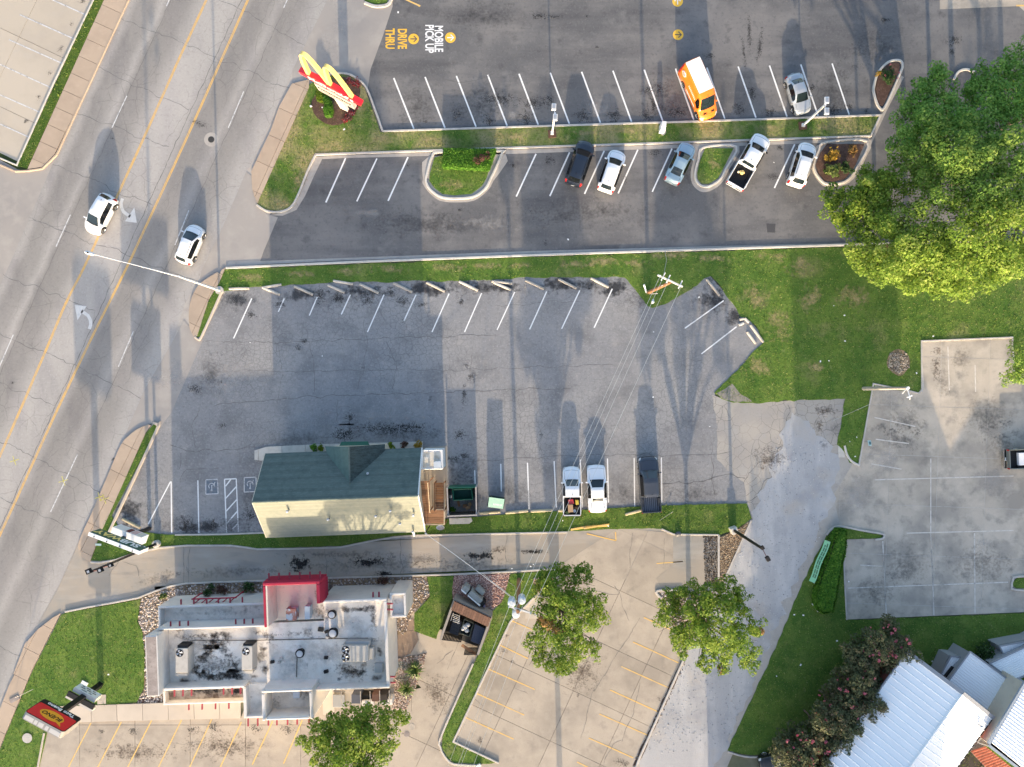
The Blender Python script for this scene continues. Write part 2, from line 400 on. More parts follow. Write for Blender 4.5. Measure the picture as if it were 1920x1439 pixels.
m_mcd = M('sealed_asphalt', (.125, .125, .128), layers=[((.2, .193, .188), .13, .42, .62, .9), ((.085, .085, .09), .42, .46, .7, .75, {'sc': (.18, 1, 1)}), ((.2, .195, .19), 11, .6, .8, .4), ((.05, .05, .055), 18, .6, .76, .55), ((.23, .225, .22), .5, .58, .78, .6), ((.06, .06, .065), .7, .58, .74, .6), ((.07, .07, .072), 3.4, .54, .68, .35), ((.23, .222, .215), 5, .56, .68, .35)], bump=(40, .35))
m_sub = M('old_asphalt', (.235, .236, .242), layers=[((.30, .295, .288), .1, .42, .62, .8), ((.15, .15, .155), .3, .48, .7, .7), ((.12, .12, .125), 8, .54, .74, .55), ((.36, .34, .32), .8, .58, .76, .6), ((.13, .13, .135), 3.2, .52, .66, .38), ((.38, .37, .36), 4.6, .54, .66, .4), ((.30, .295, .29), 16, .6, .8, .45), ((.11, .11, .115), .6, .6, .74, .3, {'sc': (.2, 1, 1)})],
    bump=(32, .5), crack=(1.9, .07, (.09, .09, .095), .09, .46, .62, .55))
m_sub2 = M('weathered_asphalt', (.38, .35, .31), layers=[((.22, .215, .215), .25, .45, .66, .7), ((.42, .4, .37), .5, .5, .7, .5), ((.16, .155, .155), 9, .56, .75, .5), ((.44, .42, .4), 16, .6, .8, .4)], bump=(30, .5), crack=(1.1, .035, (.11, .105, .1), .2, .4, .55, .8))
m_gravel = M('gravel', (.39, .39, .395), layers=[((.50, .495, .49), .6, .46, .66, .85, {'sc': (1, .16, 1), 'rot': -12}), ((.30, .305, .32), .25, .5, .66, .8), ((.30, .29, .29), 14, .55, .72, .6), ((.52, .51, .5), 20, .6, .78, .5), ((.42, .37, .31), .3, .55, .72, .6)], bump=(24, .7, .03))
m_conc = M('tan_concrete', (.415, .355, .285), objrand=.07, layers=[((.29, .25, .205), .22, .42, .66, .85), ((.49, .425, .345), .6, .5, .75, .5), ((.19, .17, .15), .8, .56, .76, .55), ((.22, .195, .17), 9, .56, .76, .45), ((.58, .52, .44), 18, .62, .8, .4)], bump=(28, .3))
m_drive = M('drive_concrete', (.35, .305, .25), layers=[((.25, .255, .245), .22, .45, .68, .8), ((.44, .405, .365), .5, .5, .7, .6, {'sc': (.22, 1, 1)}), ((.16, .155, .155), .8, .58, .78, .55, {'sc': (.25, 1, 1)}), ((.2, .19, .185), 11, .58, .78, .4)], bump=(28, .3))
m_grey = M('grey_concrete', (.48, .42, .345), objrand=.06, layers=[((.31, .28, .24), .22, .42, .62, .9), ((.57, .505, .42), .5, .5, .7, .6), ((.2, .19, .172), .7, .52, .72, .7), ((.2, .195, .19), 10, .57, .76, .45), ((.5, .485, .465), 17, .62, .8, .35)], bump=(28, .35))
m_lot = M('pale_concrete', (.46, .405, .33), objrand=.05, layers=[((.38, .335, .28), .25, .45, .7, .7), ((.44, .395, .34), .7, .5, .72, .5), ((.3, .28, .26), 1.3, .64, .8, .4), ((.34, .31, .29), 12, .6, .8, .3)], bump=(28, .25))
m_apron = M('apron_concrete', (.33, .305, .28), layers=[((.26, .245, .235), .2, .44, .68, .7), ((.4, .37, .335), .5, .5, .7, .6), ((.26, .25, .245), 12, .58, .78, .4)], bump=(28, .3))
m_walk = M('sidewalk_concrete', (.42, .33, .25), objrand=.06, layers=[((.35, .275, .21), .5, .45, .7, .7), ((.5, .4, .31), 1.1, .55, .75, .4), ((.33, .28, .24), 14, .6, .8, .35)], bump=(30, .25))
m_walk2 = M('front_walk_concrete', (.52, .45, .37), objrand=.05, layers=[((.44, .38, .31), .5, .45, .7, .7), ((.35, .3, .26), 14, .6, .8, .3)], bump=(30, .25))
m_jointp = M('pale_joint_filler', (.5, .47, .43), layers=[((.3, .28, .25), 1.5, .5, .7, .8)])
m_joint = M('joint_dirt', (.12, .105, .09), layers=[((.2, .18, .15), 3, .4, .7, .8)])
m_kerb = M('kerb_concrete', (.5, .465, .42), layers=[((.36, .335, .305), 1.6, .45, .72, .8), ((.6, .565, .52), 3, .55, .75, .5), ((.25, .235, .215), 14, .6, .78, .4)], bump=(30, .3))
m_kerbw = M('kerb_pale', (.56, .53, .48), layers=[((.42, .4, .36), 1.6, .45, .72, .7), ((.3, .28, .26), 14, .6, .78, .4)], bump=(30, .3))
m_gut = M('gutter_concrete', (.4, .37, .335), layers=[((.29, .27, .25), 1.1, .45, .72, .8), ((.48, .45, .41), 2, .55, .75, .5), ((.25, .24, .22), 14, .6, .78, .4)], bump=(30, .3))
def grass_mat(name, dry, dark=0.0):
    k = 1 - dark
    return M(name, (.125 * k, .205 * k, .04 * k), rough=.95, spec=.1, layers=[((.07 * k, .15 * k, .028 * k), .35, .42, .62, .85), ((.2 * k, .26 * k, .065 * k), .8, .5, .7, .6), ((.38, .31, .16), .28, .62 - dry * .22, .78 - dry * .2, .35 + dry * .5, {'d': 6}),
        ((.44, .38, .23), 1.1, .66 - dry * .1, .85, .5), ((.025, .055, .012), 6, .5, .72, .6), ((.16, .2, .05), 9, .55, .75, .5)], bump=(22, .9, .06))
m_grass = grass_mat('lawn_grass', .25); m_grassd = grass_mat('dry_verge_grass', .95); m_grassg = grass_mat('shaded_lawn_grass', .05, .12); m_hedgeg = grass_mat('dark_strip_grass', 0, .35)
m_mulch = M('mulch', (.085, .05, .04), rough=.95, layers=[((.16, .1, .08), 3, .45, .7, .8), ((.035, .022, .018), 8, .5, .7, .7), ((.22, .15, .12), 16, .58, .75, .6)], bump=(16, 1.0, .06))
m_litterb = M('leaf_litter', (.26, .19, .12), rough=.95, layers=[((.12, .085, .06), 2, .45, .7, .8), ((.42, .33, .22), 9, .55, .7, .8), ((.06, .045, .035), 14, .56, .72, .6)], bump=(16, 1.0, .06))
m_white = M('white_marking', (.78, .78, .77), rough=.7, layers=[((.34, .34, .34), 5, .6, .78, .75), ((.5, .5, .5), 22, .56, .75, .6)])
m_worn = M('worn_white_marking', (.62, .62, .62), rough=.75, layers=[((.25, .25, .255), 3, .48, .66, .9), ((.3, .3, .3), 20, .5, .7, .7)])
m_yel = M('yellow_marking', (.66, .40, .12), rough=.7, layers=[((.38, .30, .21), 2.2, .5, .72, .85), ((.42, .33, .22), 20, .55, .75, .6)])
m_yelf = M('faded_yellow_marking', (.74, .47, .13), rough=.75, layers=[((.48, .4, .29), 2, .5, .72, .7), ((.44, .37, .29), 18, .52, .72, .7)])
m_yelb = M('bright_yellow_marking', (.78, .46, .06), rough=.7, layers=[((.5, .34, .12), 14, .58, .78, .5)])
m_crack = M('crack_filler', (.13, .125, .12), rough=.95)
m_crack2 = M('pale_crack', (.19, .18, .17), rough=.95)
st_oil = stain_mat('oil_drip', (.035, .033, .032), .62, 2.4, .55, speck=2.2)
st_soft = stain_mat('soft_dark_patch', (.055, .053, .053), .42, 1.1, .9)
st_brown = stain_mat('brown_grime', (.10, .07, .05), .6, 1.6, .7)
st_pale = stain_mat('pale_patch', (.5, .48, .46), .5, .9, 1.0, speck=.8)
st_black = stain_mat('black_tar', (.025, .022, .02), .85, 1.6, .55, speck=.8)
st_grass = stain_mat('weeds', (.08, .11, .03), .8, 3, .4)

# ------------------------------------------------------------------ ground, street and paved lots
GR = MB().box((0, 0, -.6), (900, 900, 1.0)).build('ground', M('ground_grass', (.08, .1, .03), layers=[((.3, .27, .2), .05, .4, .6, .9), ((.05, .08, .02), .4, .4, .7, .6)]), kind='structure')
road = sheet('road', [(330, -260), (242, 0), (105, 293), (25, 480), (-130, 830), (-330, 1240), (-480, 1560), (-480, 1760), (-240, 1760), (-150, 1600), (-70, 1450), (-5, 1320), (65, 1180), (110, 1100), (150, 1010), (170, 960), (205, 880), (230, 830), (270, 733), (325, 640), (345, 575), (378, 510), (418, 425), (465, 320), (503, 240), (550, 133), (616, 0), (720, -260)], 0.0, m_road)
sheet('side_street', [(-420, 90), (-150, 205), (0, 300), (33, 318), (53, 322), (80, 316), (107, 290), (27, 480), (-130, 830), (-250, 1100), (-700, 1100), (-700, 90)], -.006, m_apron)
apr1 = sheet('driveway_apron', [(720, -260), (614, 0), (548, 133), (548, 160), (600, 170), (688, 175), (695, 130), (720, 62), (736, 13), (740, -260)], .006, m_apron)
mcd = sheet('restaurant_parking_lot', [(700, -300), (705, 0), (670, 140), (650, 285), (590, 295), (500, 410), (470, 480), (480, 496), (1000, 482), (1606, 462), (2200, 440), (2200, -300)], .0, m_mcd)
apr2 = sheet('driveway_apron', [(462, 322), (472, 330), (474, 360), (484, 388), (500, 402), (521, 408), (512, 430), (495, 470), (486, 495), (424, 507), (400, 520), (372, 535), (378, 508), (418, 425)], .010, m_apron)
sub = sheet('asphalt_parking_lot', [(430, 535), (640, 520), (960, 515), (1180, 510), (1260, 550), (1320, 505), (1440, 640), (1340, 737), (1345, 760), (1400, 905), (1415, 960), (1200, 985), (800, 1010), (490, 1020), (300, 1012), (200, 1000), (240, 900), (300, 795), (380, 630)], .002, m_sub)
sheet('gutter', [(720, -100), (600, 0), (535, 133), (490, 240), (450, 320), (405, 425), (365, 510), (330, 575), (310, 640), (255, 733), (215, 830), (190, 880), (155, 960), (130, 1010), (95, 1100), (50, 1180), (-20, 1320), (-90, 1470), (-150, 1600), (-20, 1600), (60, 1320), (150, 1160), (250, 1000), (330, 830), (400, 640), (470, 520), (520, 430), (620, 170), (760, -100)], -.012, m_gut)
sheet('driveway_apron', [(345, 600), (358, 616), (368, 640), (381, 637), (333, 747), (323, 772), (300, 802), (292, 790), (286, 792), (247, 812), (228, 832), (269, 735), (324, 640)], .010, m_apron)
sheet('weathered_drive', [(1335, 742), (1352, 746), (1375, 753), (1420, 757), (1484, 750), (1590, 744), (1575, 835), (1560, 900), (1490, 990), (1400, 985), (1402, 950), (1395, 905), (1345, 862), (1345, 800)], .006, m_sub2, rough=.25, seed=3)
bl = [(150, 1012), (108, 1105), (66, 1180), (128, 1147), (266, 1120), (320, 1096), (1000, 1065), (1280, 1100), (1350, 1085), (1350, 1000), (1240, 985), (1063, 994), (640, 1020), (483, 1024), (300, 1020), (217, 1045), (172, 1050)]
sheet('drive_lane', bl, .012, m_drive)
lot = slabs('restaurant_forecourt', [(85, 1345), (130, 1352), (232, 1349), (452, 1345), (470, 1300), (640, 1300), (745, 1300), (790, 1290), (735, 1420), (700, 1500), (690, 1580), (30, 1580)], 0, 5.6, 5.2, .02, m_conc, m_joint, off=(1, -34.6))
lot2 = slabs('restaurant_forecourt', [(790, 1290), (745, 1240), (770, 1190), (830, 1180), (960, 1060), (1050, 1060), (1160, 990), (1262, 1000), (1286, 1100), (1344, 1100), (1290, 1222), (1195, 1430), (1130, 1580), (690, 1580), (700, 1500), (735, 1420)], -25, 5.6, 5.6, .02, m_conc, m_joint, off=(2, -20))
sheet('foundation_pad', [(290, 1100), (800, 1085), (790, 1240), (745, 1300), (300, 1310)], .012, m_conc)
gv = sheet('gravel_lane', [(1402, 985), (1450, 860), (1470, 800), (1484, 775), (1520, 800), (1562, 838), (1572, 870), (1556, 960), (1530, 1010), (1490, 1085), (1455, 1180), (1405, 1300), (1362, 1404), (1330, 1450), (1270, 1580), (1120, 1580), (1195, 1425), (1285, 1230), (1360, 1090)], .016, m_gravel, rough=.8, seed=9)
sheet('lane_shoulder', [(1410, 970), (1470, 760), (1600, 745), (1700, 900), (1640, 1010), (1560, 1010), (1500, 1120), (1440, 1260), (1350, 1470), (1290, 1580), (1100, 1580), (1190, 1425), (1275, 1230), (1350, 1090)], .004, M('shoulder_dust', (.40, .37, .33), layers=[((.31, .29, .265), .4, .44, .66, .7), ((.47, .44, .4), 1.2, .5, .7, .6), ((.24, .225, .21), 9, .56, .76, .5)], bump=(26, .5)))
lotR = slabs('grey_parking_lot', [(1637, 718), (1730, 736), (1728, 640), (1897, 633), (1900, 640), (2250, 630), (2250, 1140), (1920, 1148), (1587, 1162), (1580, 1012), (1656, 1010), (1656, 1002), (1575, 986), (1562, 930), (1600, 868)], -2, 4.9, 5.05, .012, m_grey, m_jointp, off=(33.6, 4.2), thick=.012)
lotT = slabs('street_side_parking_lot', [(-260, -200), (176, -200), (176, 0), (100, 160), (33, 303), (0, 287), (-260, 170)], 64.5, 7.2, 7.4, .015, m_lot, m_joint, off=(3, 1))
# pale concrete pad in the sealed lot, by the top edge
sheet('concrete_pad', [(1762, -200), (1762, 18), (1910, 12), (1930, 30), (2050, 40), (2050, -200)], .008, m_grey)
sheet('asphalt_patch', [(1437, 419), (1454, 420), (1453, 437), (1439, 436)], .006, M('patch_asphalt', (.07, .07, .075), layers=[((.1, .1, .1), 12, .5, .7, .5)]), rough=.05)
sheet('old_asphalt_bay', [(1262, 1004), (1322, 1003), (1321, 1085), (1318, 1103), (1240, 1104), (1230, 1085), (1262, 1060)], .028, m_drive)
# ------------------------------------------------------------------ lawns and beds
LAWNS = {}
def lawn(name, pts, z, m, rough=.12, seed=0, dens=1.0, h=.13):
    o = MB().prism(rough_edge(pts, .4, rough, seed), -.03, z, 0).build(name, m, None, 'structure'); LAWNS[o.name] = (G(pts), z, dens, h); return o
lawn('lawn', [(580, 160), (602, 146), (640, 140), (664, 146), (684, 166), (714, 249), (1000, 240), (1300, 231), (1648, 219), (1631, 254), (1280, 266), (960, 276), (640, 287), (590, 289), (577, 320), (559, 365), (545, 388), (524, 396), (500, 394), (482, 384)], .09, m_grassd, .03, 1)
lawn('lawn', [(420, 506), (640, 497), (1000, 482), (1606, 463), (1760, 458), (2250, 440), (2250, 698), (1902, 698), (1899, 634), (1727, 641), (1727, 705), (1728, 726), (1722, 737), (1704, 735), (1640, 723), (1622, 800), (1609, 871), (1592, 868), (1584, 850), (1570, 834), (1585, 748), (1481, 751), (1460, 752), (1420, 757), (1375, 755), (1352, 748), (1340, 738), (1362, 714), (1383, 694), (1410, 663), (1432, 642), (1418, 612), (1389, 592), (1362, 556), (1347, 531), (1334, 519), (1321, 522), (1300, 541), (1273, 556), (1246, 571), (1223, 578), (1210, 570), (1191, 544), (1171, 520), (973, 521), (923, 526), (640, 529), (470, 539), (428, 544), (412, 548), (404, 535)], .05, m_grass, .16, 2)
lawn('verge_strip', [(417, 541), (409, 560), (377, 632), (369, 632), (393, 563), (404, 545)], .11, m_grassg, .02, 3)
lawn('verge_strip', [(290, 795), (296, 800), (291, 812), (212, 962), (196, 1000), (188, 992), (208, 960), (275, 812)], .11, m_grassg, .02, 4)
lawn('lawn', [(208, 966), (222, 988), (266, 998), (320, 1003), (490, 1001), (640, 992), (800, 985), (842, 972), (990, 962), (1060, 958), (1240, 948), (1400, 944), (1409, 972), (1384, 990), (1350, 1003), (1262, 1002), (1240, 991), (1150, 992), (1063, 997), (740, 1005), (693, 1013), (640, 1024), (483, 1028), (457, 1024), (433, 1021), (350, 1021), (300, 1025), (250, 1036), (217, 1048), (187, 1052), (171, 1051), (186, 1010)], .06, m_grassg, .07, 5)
lawn('lawn', [(124, 1149), (264, 1124), (258, 1165), (268, 1185), (272, 1230), (270, 1290), (257, 1317), (205, 1321), (105, 1326), (92, 1362), (74, 1439), (50, 1580), (-70, 1580), (0, 1408), (62, 1258), (116, 1152)], .10, m_grass, .04, 6)
lawn('lawn', [(801, 1082), (850, 1080), (849, 1100), (848, 1122), (838, 1142), (818, 1199), (777, 1183), (777, 1150), (807, 1118)], .09, m_grass, .08, 7)
lawn('lawn', [(957, 1076), (1036, 1070), (1040, 1083), (1010, 1110), (956, 1166), (850, 1389), (932, 1428), (920, 1432), (852, 1430), (838, 1420), (828, 1400), (831, 1376), (888, 1246), (898, 1225), (918, 1180), (922, 1148), (942, 1128)], .10, m_grass, .05, 8)
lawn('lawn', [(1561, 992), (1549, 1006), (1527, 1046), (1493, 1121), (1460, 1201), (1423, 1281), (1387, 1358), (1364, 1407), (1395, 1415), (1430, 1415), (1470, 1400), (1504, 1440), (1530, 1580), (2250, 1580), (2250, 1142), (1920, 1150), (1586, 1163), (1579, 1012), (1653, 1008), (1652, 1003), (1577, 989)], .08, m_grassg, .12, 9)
for nm, pts in (('lawn', [(806, 327), (815, 296), (835, 292), (926, 292), (912, 335), (903, 350), (884, 364), (852, 367), (829, 364), (815, 353), (805, 340)]), ('lawn', [(1322, 279), (1375, 279), (1355, 318), (1346, 335), (1328, 346), (1315, 345), (1308, 336), (1307, 325), (1313, 300)])):
    lawn(nm, pts, .11, m_grassd if nm == 'x' else m_grass, .02, 11)
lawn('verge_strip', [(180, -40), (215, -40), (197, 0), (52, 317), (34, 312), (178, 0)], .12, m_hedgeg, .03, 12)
lawn('lawn', [(680, -60), (735, -60), (726, 6), (705, 9), (684, 3)], .1, m_grass, .02, 13)
lawn('lawn', [(1899, 1090), (1907, 1084), (1990, 1084), (1990, 1104), (1905, 1103), (1897, 1098)], .1, m_grassg, .02, 14)
sheet('bed_base', [(250, 1120), (330, 1092), (520, 1084), (520, 1200), (330, 1330), (250, 1330)], .004, m_litterb)
def bed(pts, z, m, name='planting_bed', rough=.06): return MB().prism(rough_edge(pts, .4, rough, 3), -.02, z, 0).build(name, m, None, 'structure')
bed([(1550, 271), (1620, 271), (1600, 316), (1583, 337), (1562, 342), (1546, 340), (1533, 325), (1529, 309), (1538, 287)], .12, m_mulch, rough=.02)
bed([(1642, 160), (1646, 145), (1653, 133), (1665, 122), (1677, 118), (1685, 119), (1687, 124), (1684, 136), (1655, 199), (1650, 199), (1644, 186), (1641, 168)], .12, m_mulch, rough=.02)
bed(bez([(594, 178), (584, 195), (590, 215), (606, 230), (626, 236), (648, 230), (664, 216), (670, 195), (676, 170), (664, 152), (645, 146), (615, 152)], 3, True), .13, m_mulch, rough=.03)
bed(bez([(1662, 680), (1668, 663), (1684, 655), (1700, 663), (1706, 682), (1697, 698), (1684, 705), (1668, 694)], 3, True), .07, m_litterb, rough=.05)
bedL = [(321, 1100), (292, 1111), (266, 1123), (259, 1160), (268, 1188), (273, 1230), (271, 1290), (256, 1318), (305, 1316), (345, 1110)]
bed(bedL, .05, m_litterb)
bedT = [(321, 1099), (497, 1091), (660, 1084), (800, 1081), (807, 1117), (773, 1150), (760, 1190), (300, 1190)]
bed(bedT, .046, m_litterb)
bedP = [(852, 1080), (956, 1075), (950, 1108), (940, 1130), (920, 1143), (915, 1150), (850, 1126), (848, 1100)]
bed(bedP, .05, M('pink_gravel_bed', (.3, .19, .16), layers=[((.16, .11, .1), 4, .45, .7, .8), ((.45, .3, .25), 9, .55, .75, .7)], bump=(18, 1, .05)))
bedQ = [(1000, 1085), (1030, 1078), (1042, 1085), (1020, 1112), (1004, 1112)]
bed(bedQ, .11, m_litterb)
bedS = [(745, 1235), (800, 1225), (785, 1275), (762, 1330), (735, 1330)]
bed(bedS, .05, m_litterb)
bedN = [(1350, 1008), (1384, 992), (1406, 976), (1358, 1087), (1350, 1090)]
bed(bedN, .04, m_litterb)
bedK = [(1236, 1110), (1340, 1107), (1290, 1214), (1262, 1170)]
bed(bedK, .06, m_litterb)
bed([(258, 1306), (300, 1304), (300, 1318), (256, 1319)], .055, m_mulch)
bed([(1344, 738), (1372, 720), (1392, 742), (1410, 753), (1378, 754), (1352, 747)], .055, M('bare_dirt', (.3, .27, .23), layers=[((.2, .18, .15), 2, .45, .7, .7), ((.12, .14, .06), 4, .58, .72, .7)], bump=(18, .8, .04)), rough=.15)
# ------------------------------------------------------------------ sidewalks
slabs('sidewalk', [(216, -60), (262, -60), (240, 0), (176, 142), (103, 291), (80, 314), (53, 318), (197, 0)], 65.3, 1.9, 9, .13, m_walk, m_joint, off=(.4, 4.5), thick=.14)
slabs('sidewalk', [(548, 158), (580, 150), (580, 165), (483, 383), (474, 356), (472, 322), (508, 246), (524, 201)], 65.5, 2.9, 9, .12, m_walk, m_joint, off=(1.1, 4.5), thick=.13)
slabs('sidewalk', bez([(423, 503), (395, 519), (371, 538), (357, 570), (356, 612), (366, 634)], 4) + [(371, 630), (392, 563), (412, 530)], 65, 2.9, 9, .12, m_walk, m_joint, off=(.5, 4.5), thick=.13)
slabs('sidewalk', bez([(286, 794), (262, 803), (244, 816), (228, 834), (208, 880), (174, 960), (152, 1008), (148, 1028), (155, 1044), (170, 1053)], 3) + [(186, 1008), (208, 960), (274, 812)], 63.5, 2.9, 9, .12, m_walk, m_joint, off=(.2, 4.5), thick=.13)
slabs('sidewalk', [(114, 1150), (100, 1158), (72, 1180), (48, 1207), (2, 1327), (-60, 1475), (-100, 1580), (-60, 1580), (0, 1403), (61, 1256)], 63, 2.9, 9, .12, m_walk, m_joint, off=(.2, 4.5), thick=.13)
slabs('sidewalk', [(106, 1324), (260, 1319), (452, 1312), (452, 1346), (230, 1351), (132, 1354), (98, 1348)], 2, 2.6, 9, .15, m_walk2, m_joint, off=(.5, -36), thick=.14)
slabs('sidewalk', [(478, 845), (500, 838), (606, 833), (730, 830), (793, 828), (793, 845), (600, 850), (490, 864), (478, 862)], 2, 2.4, 9, .12, m_kerbw, m_joint, off=(.5, -10), thick=.12)
slabs('sidewalk', [(184, 1302), (200, 1302), (200, 1319), (184, 1320)], 0, 9, 9, .13, m_walk2, m_joint, off=(-44, -36), thick=.1)
slabs('utility_pad', [(1002, 1115), (1020, 1121), (1008, 1160), (985, 1160), (985, 1140)], 20, 9, 9, .06, m_grey, m_joint, off=(1, -28))
slabs('utility_pad', [(842, 972), (884, 971), (886, 977), (880, 982), (843, 983)], 0, 9, 9, .10, m_kerbw, m_joint, off=(-8, -20))
slabs('service_pad', [(744, 1165), (775, 1160), (785, 1200), (770, 1226), (744, 1236)], 0, 2.2, 2.6, .045, M('brown_concrete', (.26, .19, .14), layers=[((.17, .125, .1), 1, .45, .7, .8), ((.33, .26, .2), 3, .5, .7, .5)], bump=(20, .3)), m_joint, off=(-.6, -25))
slabs('service_pad', [(1571, 836), (1582, 838), (1584, 858), (1572, 858)], 0, 9, 9, .05, m_kerbw, m_joint, off=(30, -10))
# ------------------------------------------------------------------ kerbs and gutters
K = lambda p, w=.18, h=.15, m=m_kerb, c=False, s=0: kerb('kerb', p, w, h, m, c, smooth=s)
K([(690, -60), (735, -30), (731, 6), (706, 13), (684, 6)], .28, s=5)
K([(600, 144), (625, 139), (650, 139), (668, 147), (687, 165), (703, 205), (718, 247)], .2, s=3)
K([(718, 247), (1000, 238), (1300, 229), (1650, 217), (1632, 256)], .2)
kerb('kerb', [(1632, 256), (1280, 268), (960, 278), (640, 289), (591, 291)], .2, .15, m_kerb)
K([(592, 291), (578, 320), (560, 365), (546, 389), (524, 398), (500, 396), (482, 385)], .2, s=5)
sheet('gutter', [(592, 294), (640, 292), (960, 281), (1280, 271), (1630, 259), (1628, 265), (1280, 278), (960, 289), (640, 297), (604, 299), (590, 328), (572, 368), (556, 394), (530, 405), (505, 404), (520, 401), (546, 392), (562, 367), (580, 322)], .010, m_gut)
isl = [(800, 330), (811, 293), (828, 286), (933, 284), (940, 291), (918, 340), (907, 357), (886, 370), (853, 373), (827, 370), (809, 358), (800, 344)]
sheet('gutter', bez([(793, 335), (806, 292), (948, 288), (925, 340), (913, 359), (888, 377), (853, 380), (825, 377), (806, 363), (794, 347)], 3, True), .010, m_gut)
K(bez(isl, 4, True), .22, .16, m_kerbw, True)
sheet('gutter', bez([(1306, 275), (1386, 273), (1366, 320), (1352, 345), (1330, 359), (1312, 359), (1298, 345), (1295, 325), (1300, 300)], 3, True), .011, m_gut)
K(bez([(1318, 278), (1380, 276), (1360, 318), (1350, 337), (1330, 350), (1314, 349), (1304, 338), (1303, 323), (1309, 300)], 4, True), .2, .16, m_kerbw, True)
sheet('gutter', bez([(1540, 270), (1632, 262), (1610, 320), (1592, 343), (1565, 351), (1543, 349), (1527, 330), (1521, 310), (1528, 285)], 3, True), .0105, m_gut)
K(bez([(1547, 268), (1625, 266), (1604, 318), (1586, 340), (1563, 346), (1545, 344), (1530, 327), (1525, 309), (1534, 284)], 4, True), .2, .16, m_kerb, True)
K(bez([(1638, 162), (1643, 143), (1651, 130), (1664, 118), (1678, 114), (1688, 116), (1691, 124), (1687, 138), (1658, 202), (1648, 203), (1641, 188), (1637, 172)], 4, True), .22, .16, m_kerbw, True)
K([(1788, 150), (1796, 136), (1810, 131), (1826, 136)], .22, .15, m_kerbw, s=4)
sheet('gutter', [(1650, 222), (1662, 200), (1690, 142), (1695, 145), (1664, 205), (1622, 296), (1612, 330), (1606, 328)], .009, m_gut)
sheet('gutter', [(430, 490), (486, 490), (1000, 471), (1605, 455), (1605, 462), (1000, 479), (640, 489), (424, 500)], .011, m_gut)
kerb('kerb', [(424, 503), (640, 493), (1000, 479), (1605, 459), (2200, 441)], .22, .15, m_kerbw)
K([(416, 548), (408, 566), (379, 630), (372, 637), (366, 632)], .2, .15, m_walk2, s=4)
K([(288, 793), (296, 797), (293, 810), (222, 962), (203, 1003)], .26, .15, m_walk2, s=4)
kerb('kerb', [(171, 1054), (188, 1055), (217, 1050), (250, 1038), (300, 1027), (350, 1023), (433, 1023), (457, 1026), (483, 1030), (560, 1029), (640, 1026), (693, 1015), (740, 1007), (780, 1004), (1063, 998)], .17, .15, m_kerb)
K([(329, 1003), (420, 1002), (497, 999)], .15, .14, m_kerb)
K([(123, 1147), (167, 1138), (213, 1130), (260, 1121), (290, 1109), (320, 1099), (350, 1094), (400, 1092), (497, 1089), (640, 1083), (853, 1077), (957, 1072), (1037, 1067), (1046, 1072)], .17, .15, m_kerb)
K([(1011, 1110), (957, 1165), (850, 1390), (935, 1430)], .18, .16, m_kerb)
K([(887, 1244), (829, 1376), (826, 1400), (836, 1420), (852, 1432), (900, 1435)], .18, .16, m_kerb, s=4)
K([(1280, 1106), (1236, 1107), (1231, 1113), (1240, 1122)], .22, .16, m_kerb, s=3)
K([(1347, 1004), (1347, 1085)], .2, .16, m_kerb)
K([(1408, 976), (1382, 1033), (1357, 1088)], .16, .12, m_kerb)
K([(1286, 1226), (1245, 1318), (1199, 1420), (1180, 1470)], .22, .16, m_kerb)
sheet('gutter', [(1278, 1236), (1284, 1240), (1196, 1436), (1186, 1436)], .03, m_mulch, rough=.12)
K([(1240, 992), (1263, 1002), (1347, 1003)], .16, .14, m_kerb)
K([(1728, 736), (1727, 640), (1897, 633), (1900, 698)], .16, .14, m_kerb)
K([(1610, 872), (1637, 720), (1702, 733), (1722, 738), (1730, 728), (1728, 690)], .16, .13, m_kerb)
K([(1583, 836), (1587, 852), (1596, 865), (1611, 873)], .2, .15, m_kerbw, s=4)
K([(1549, 1003), (1560, 991), (1575, 987), (1612, 994), (1653, 1001), (1657, 1005), (1654, 1010), (1640, 1012)], .18, .15, m_kerb, s=3)
K([(1580, 1013), (1583, 1090), (1587, 1162)], .15, .13, m_kerb)
K([(1364, 1409), (1395, 1418), (1430, 1418), (1470, 1403)], .16, .14, m_kerb, s=3)
K(bez([(1896, 1098), (1898, 1088), (1908, 1081), (1990, 1081), (1990, 1107), (1904, 1106)], 3, True), .18, .15, m_kerb, True)
K([(177, -40), (177, 0), (100, 161), (33, 311), (0, 297)], .16, .16, m_kerbw)
K([(0, 309), (30, 322), (53, 321), (80, 317), (107, 291), (176, 142), (242, 0), (264, -60)], .16, .15, m_walk)
K([(84, 1374), (72, 1439), (48, 1580)], .2, .15, m_walk2)
K([(105, 1326), (103, 1340), (96, 1350)], .12, .15, m_walk2)
kerb('yellow_kerb', [(1070, 993), (1100, 988), (1140, 985)], .2, .12, m_yelf)
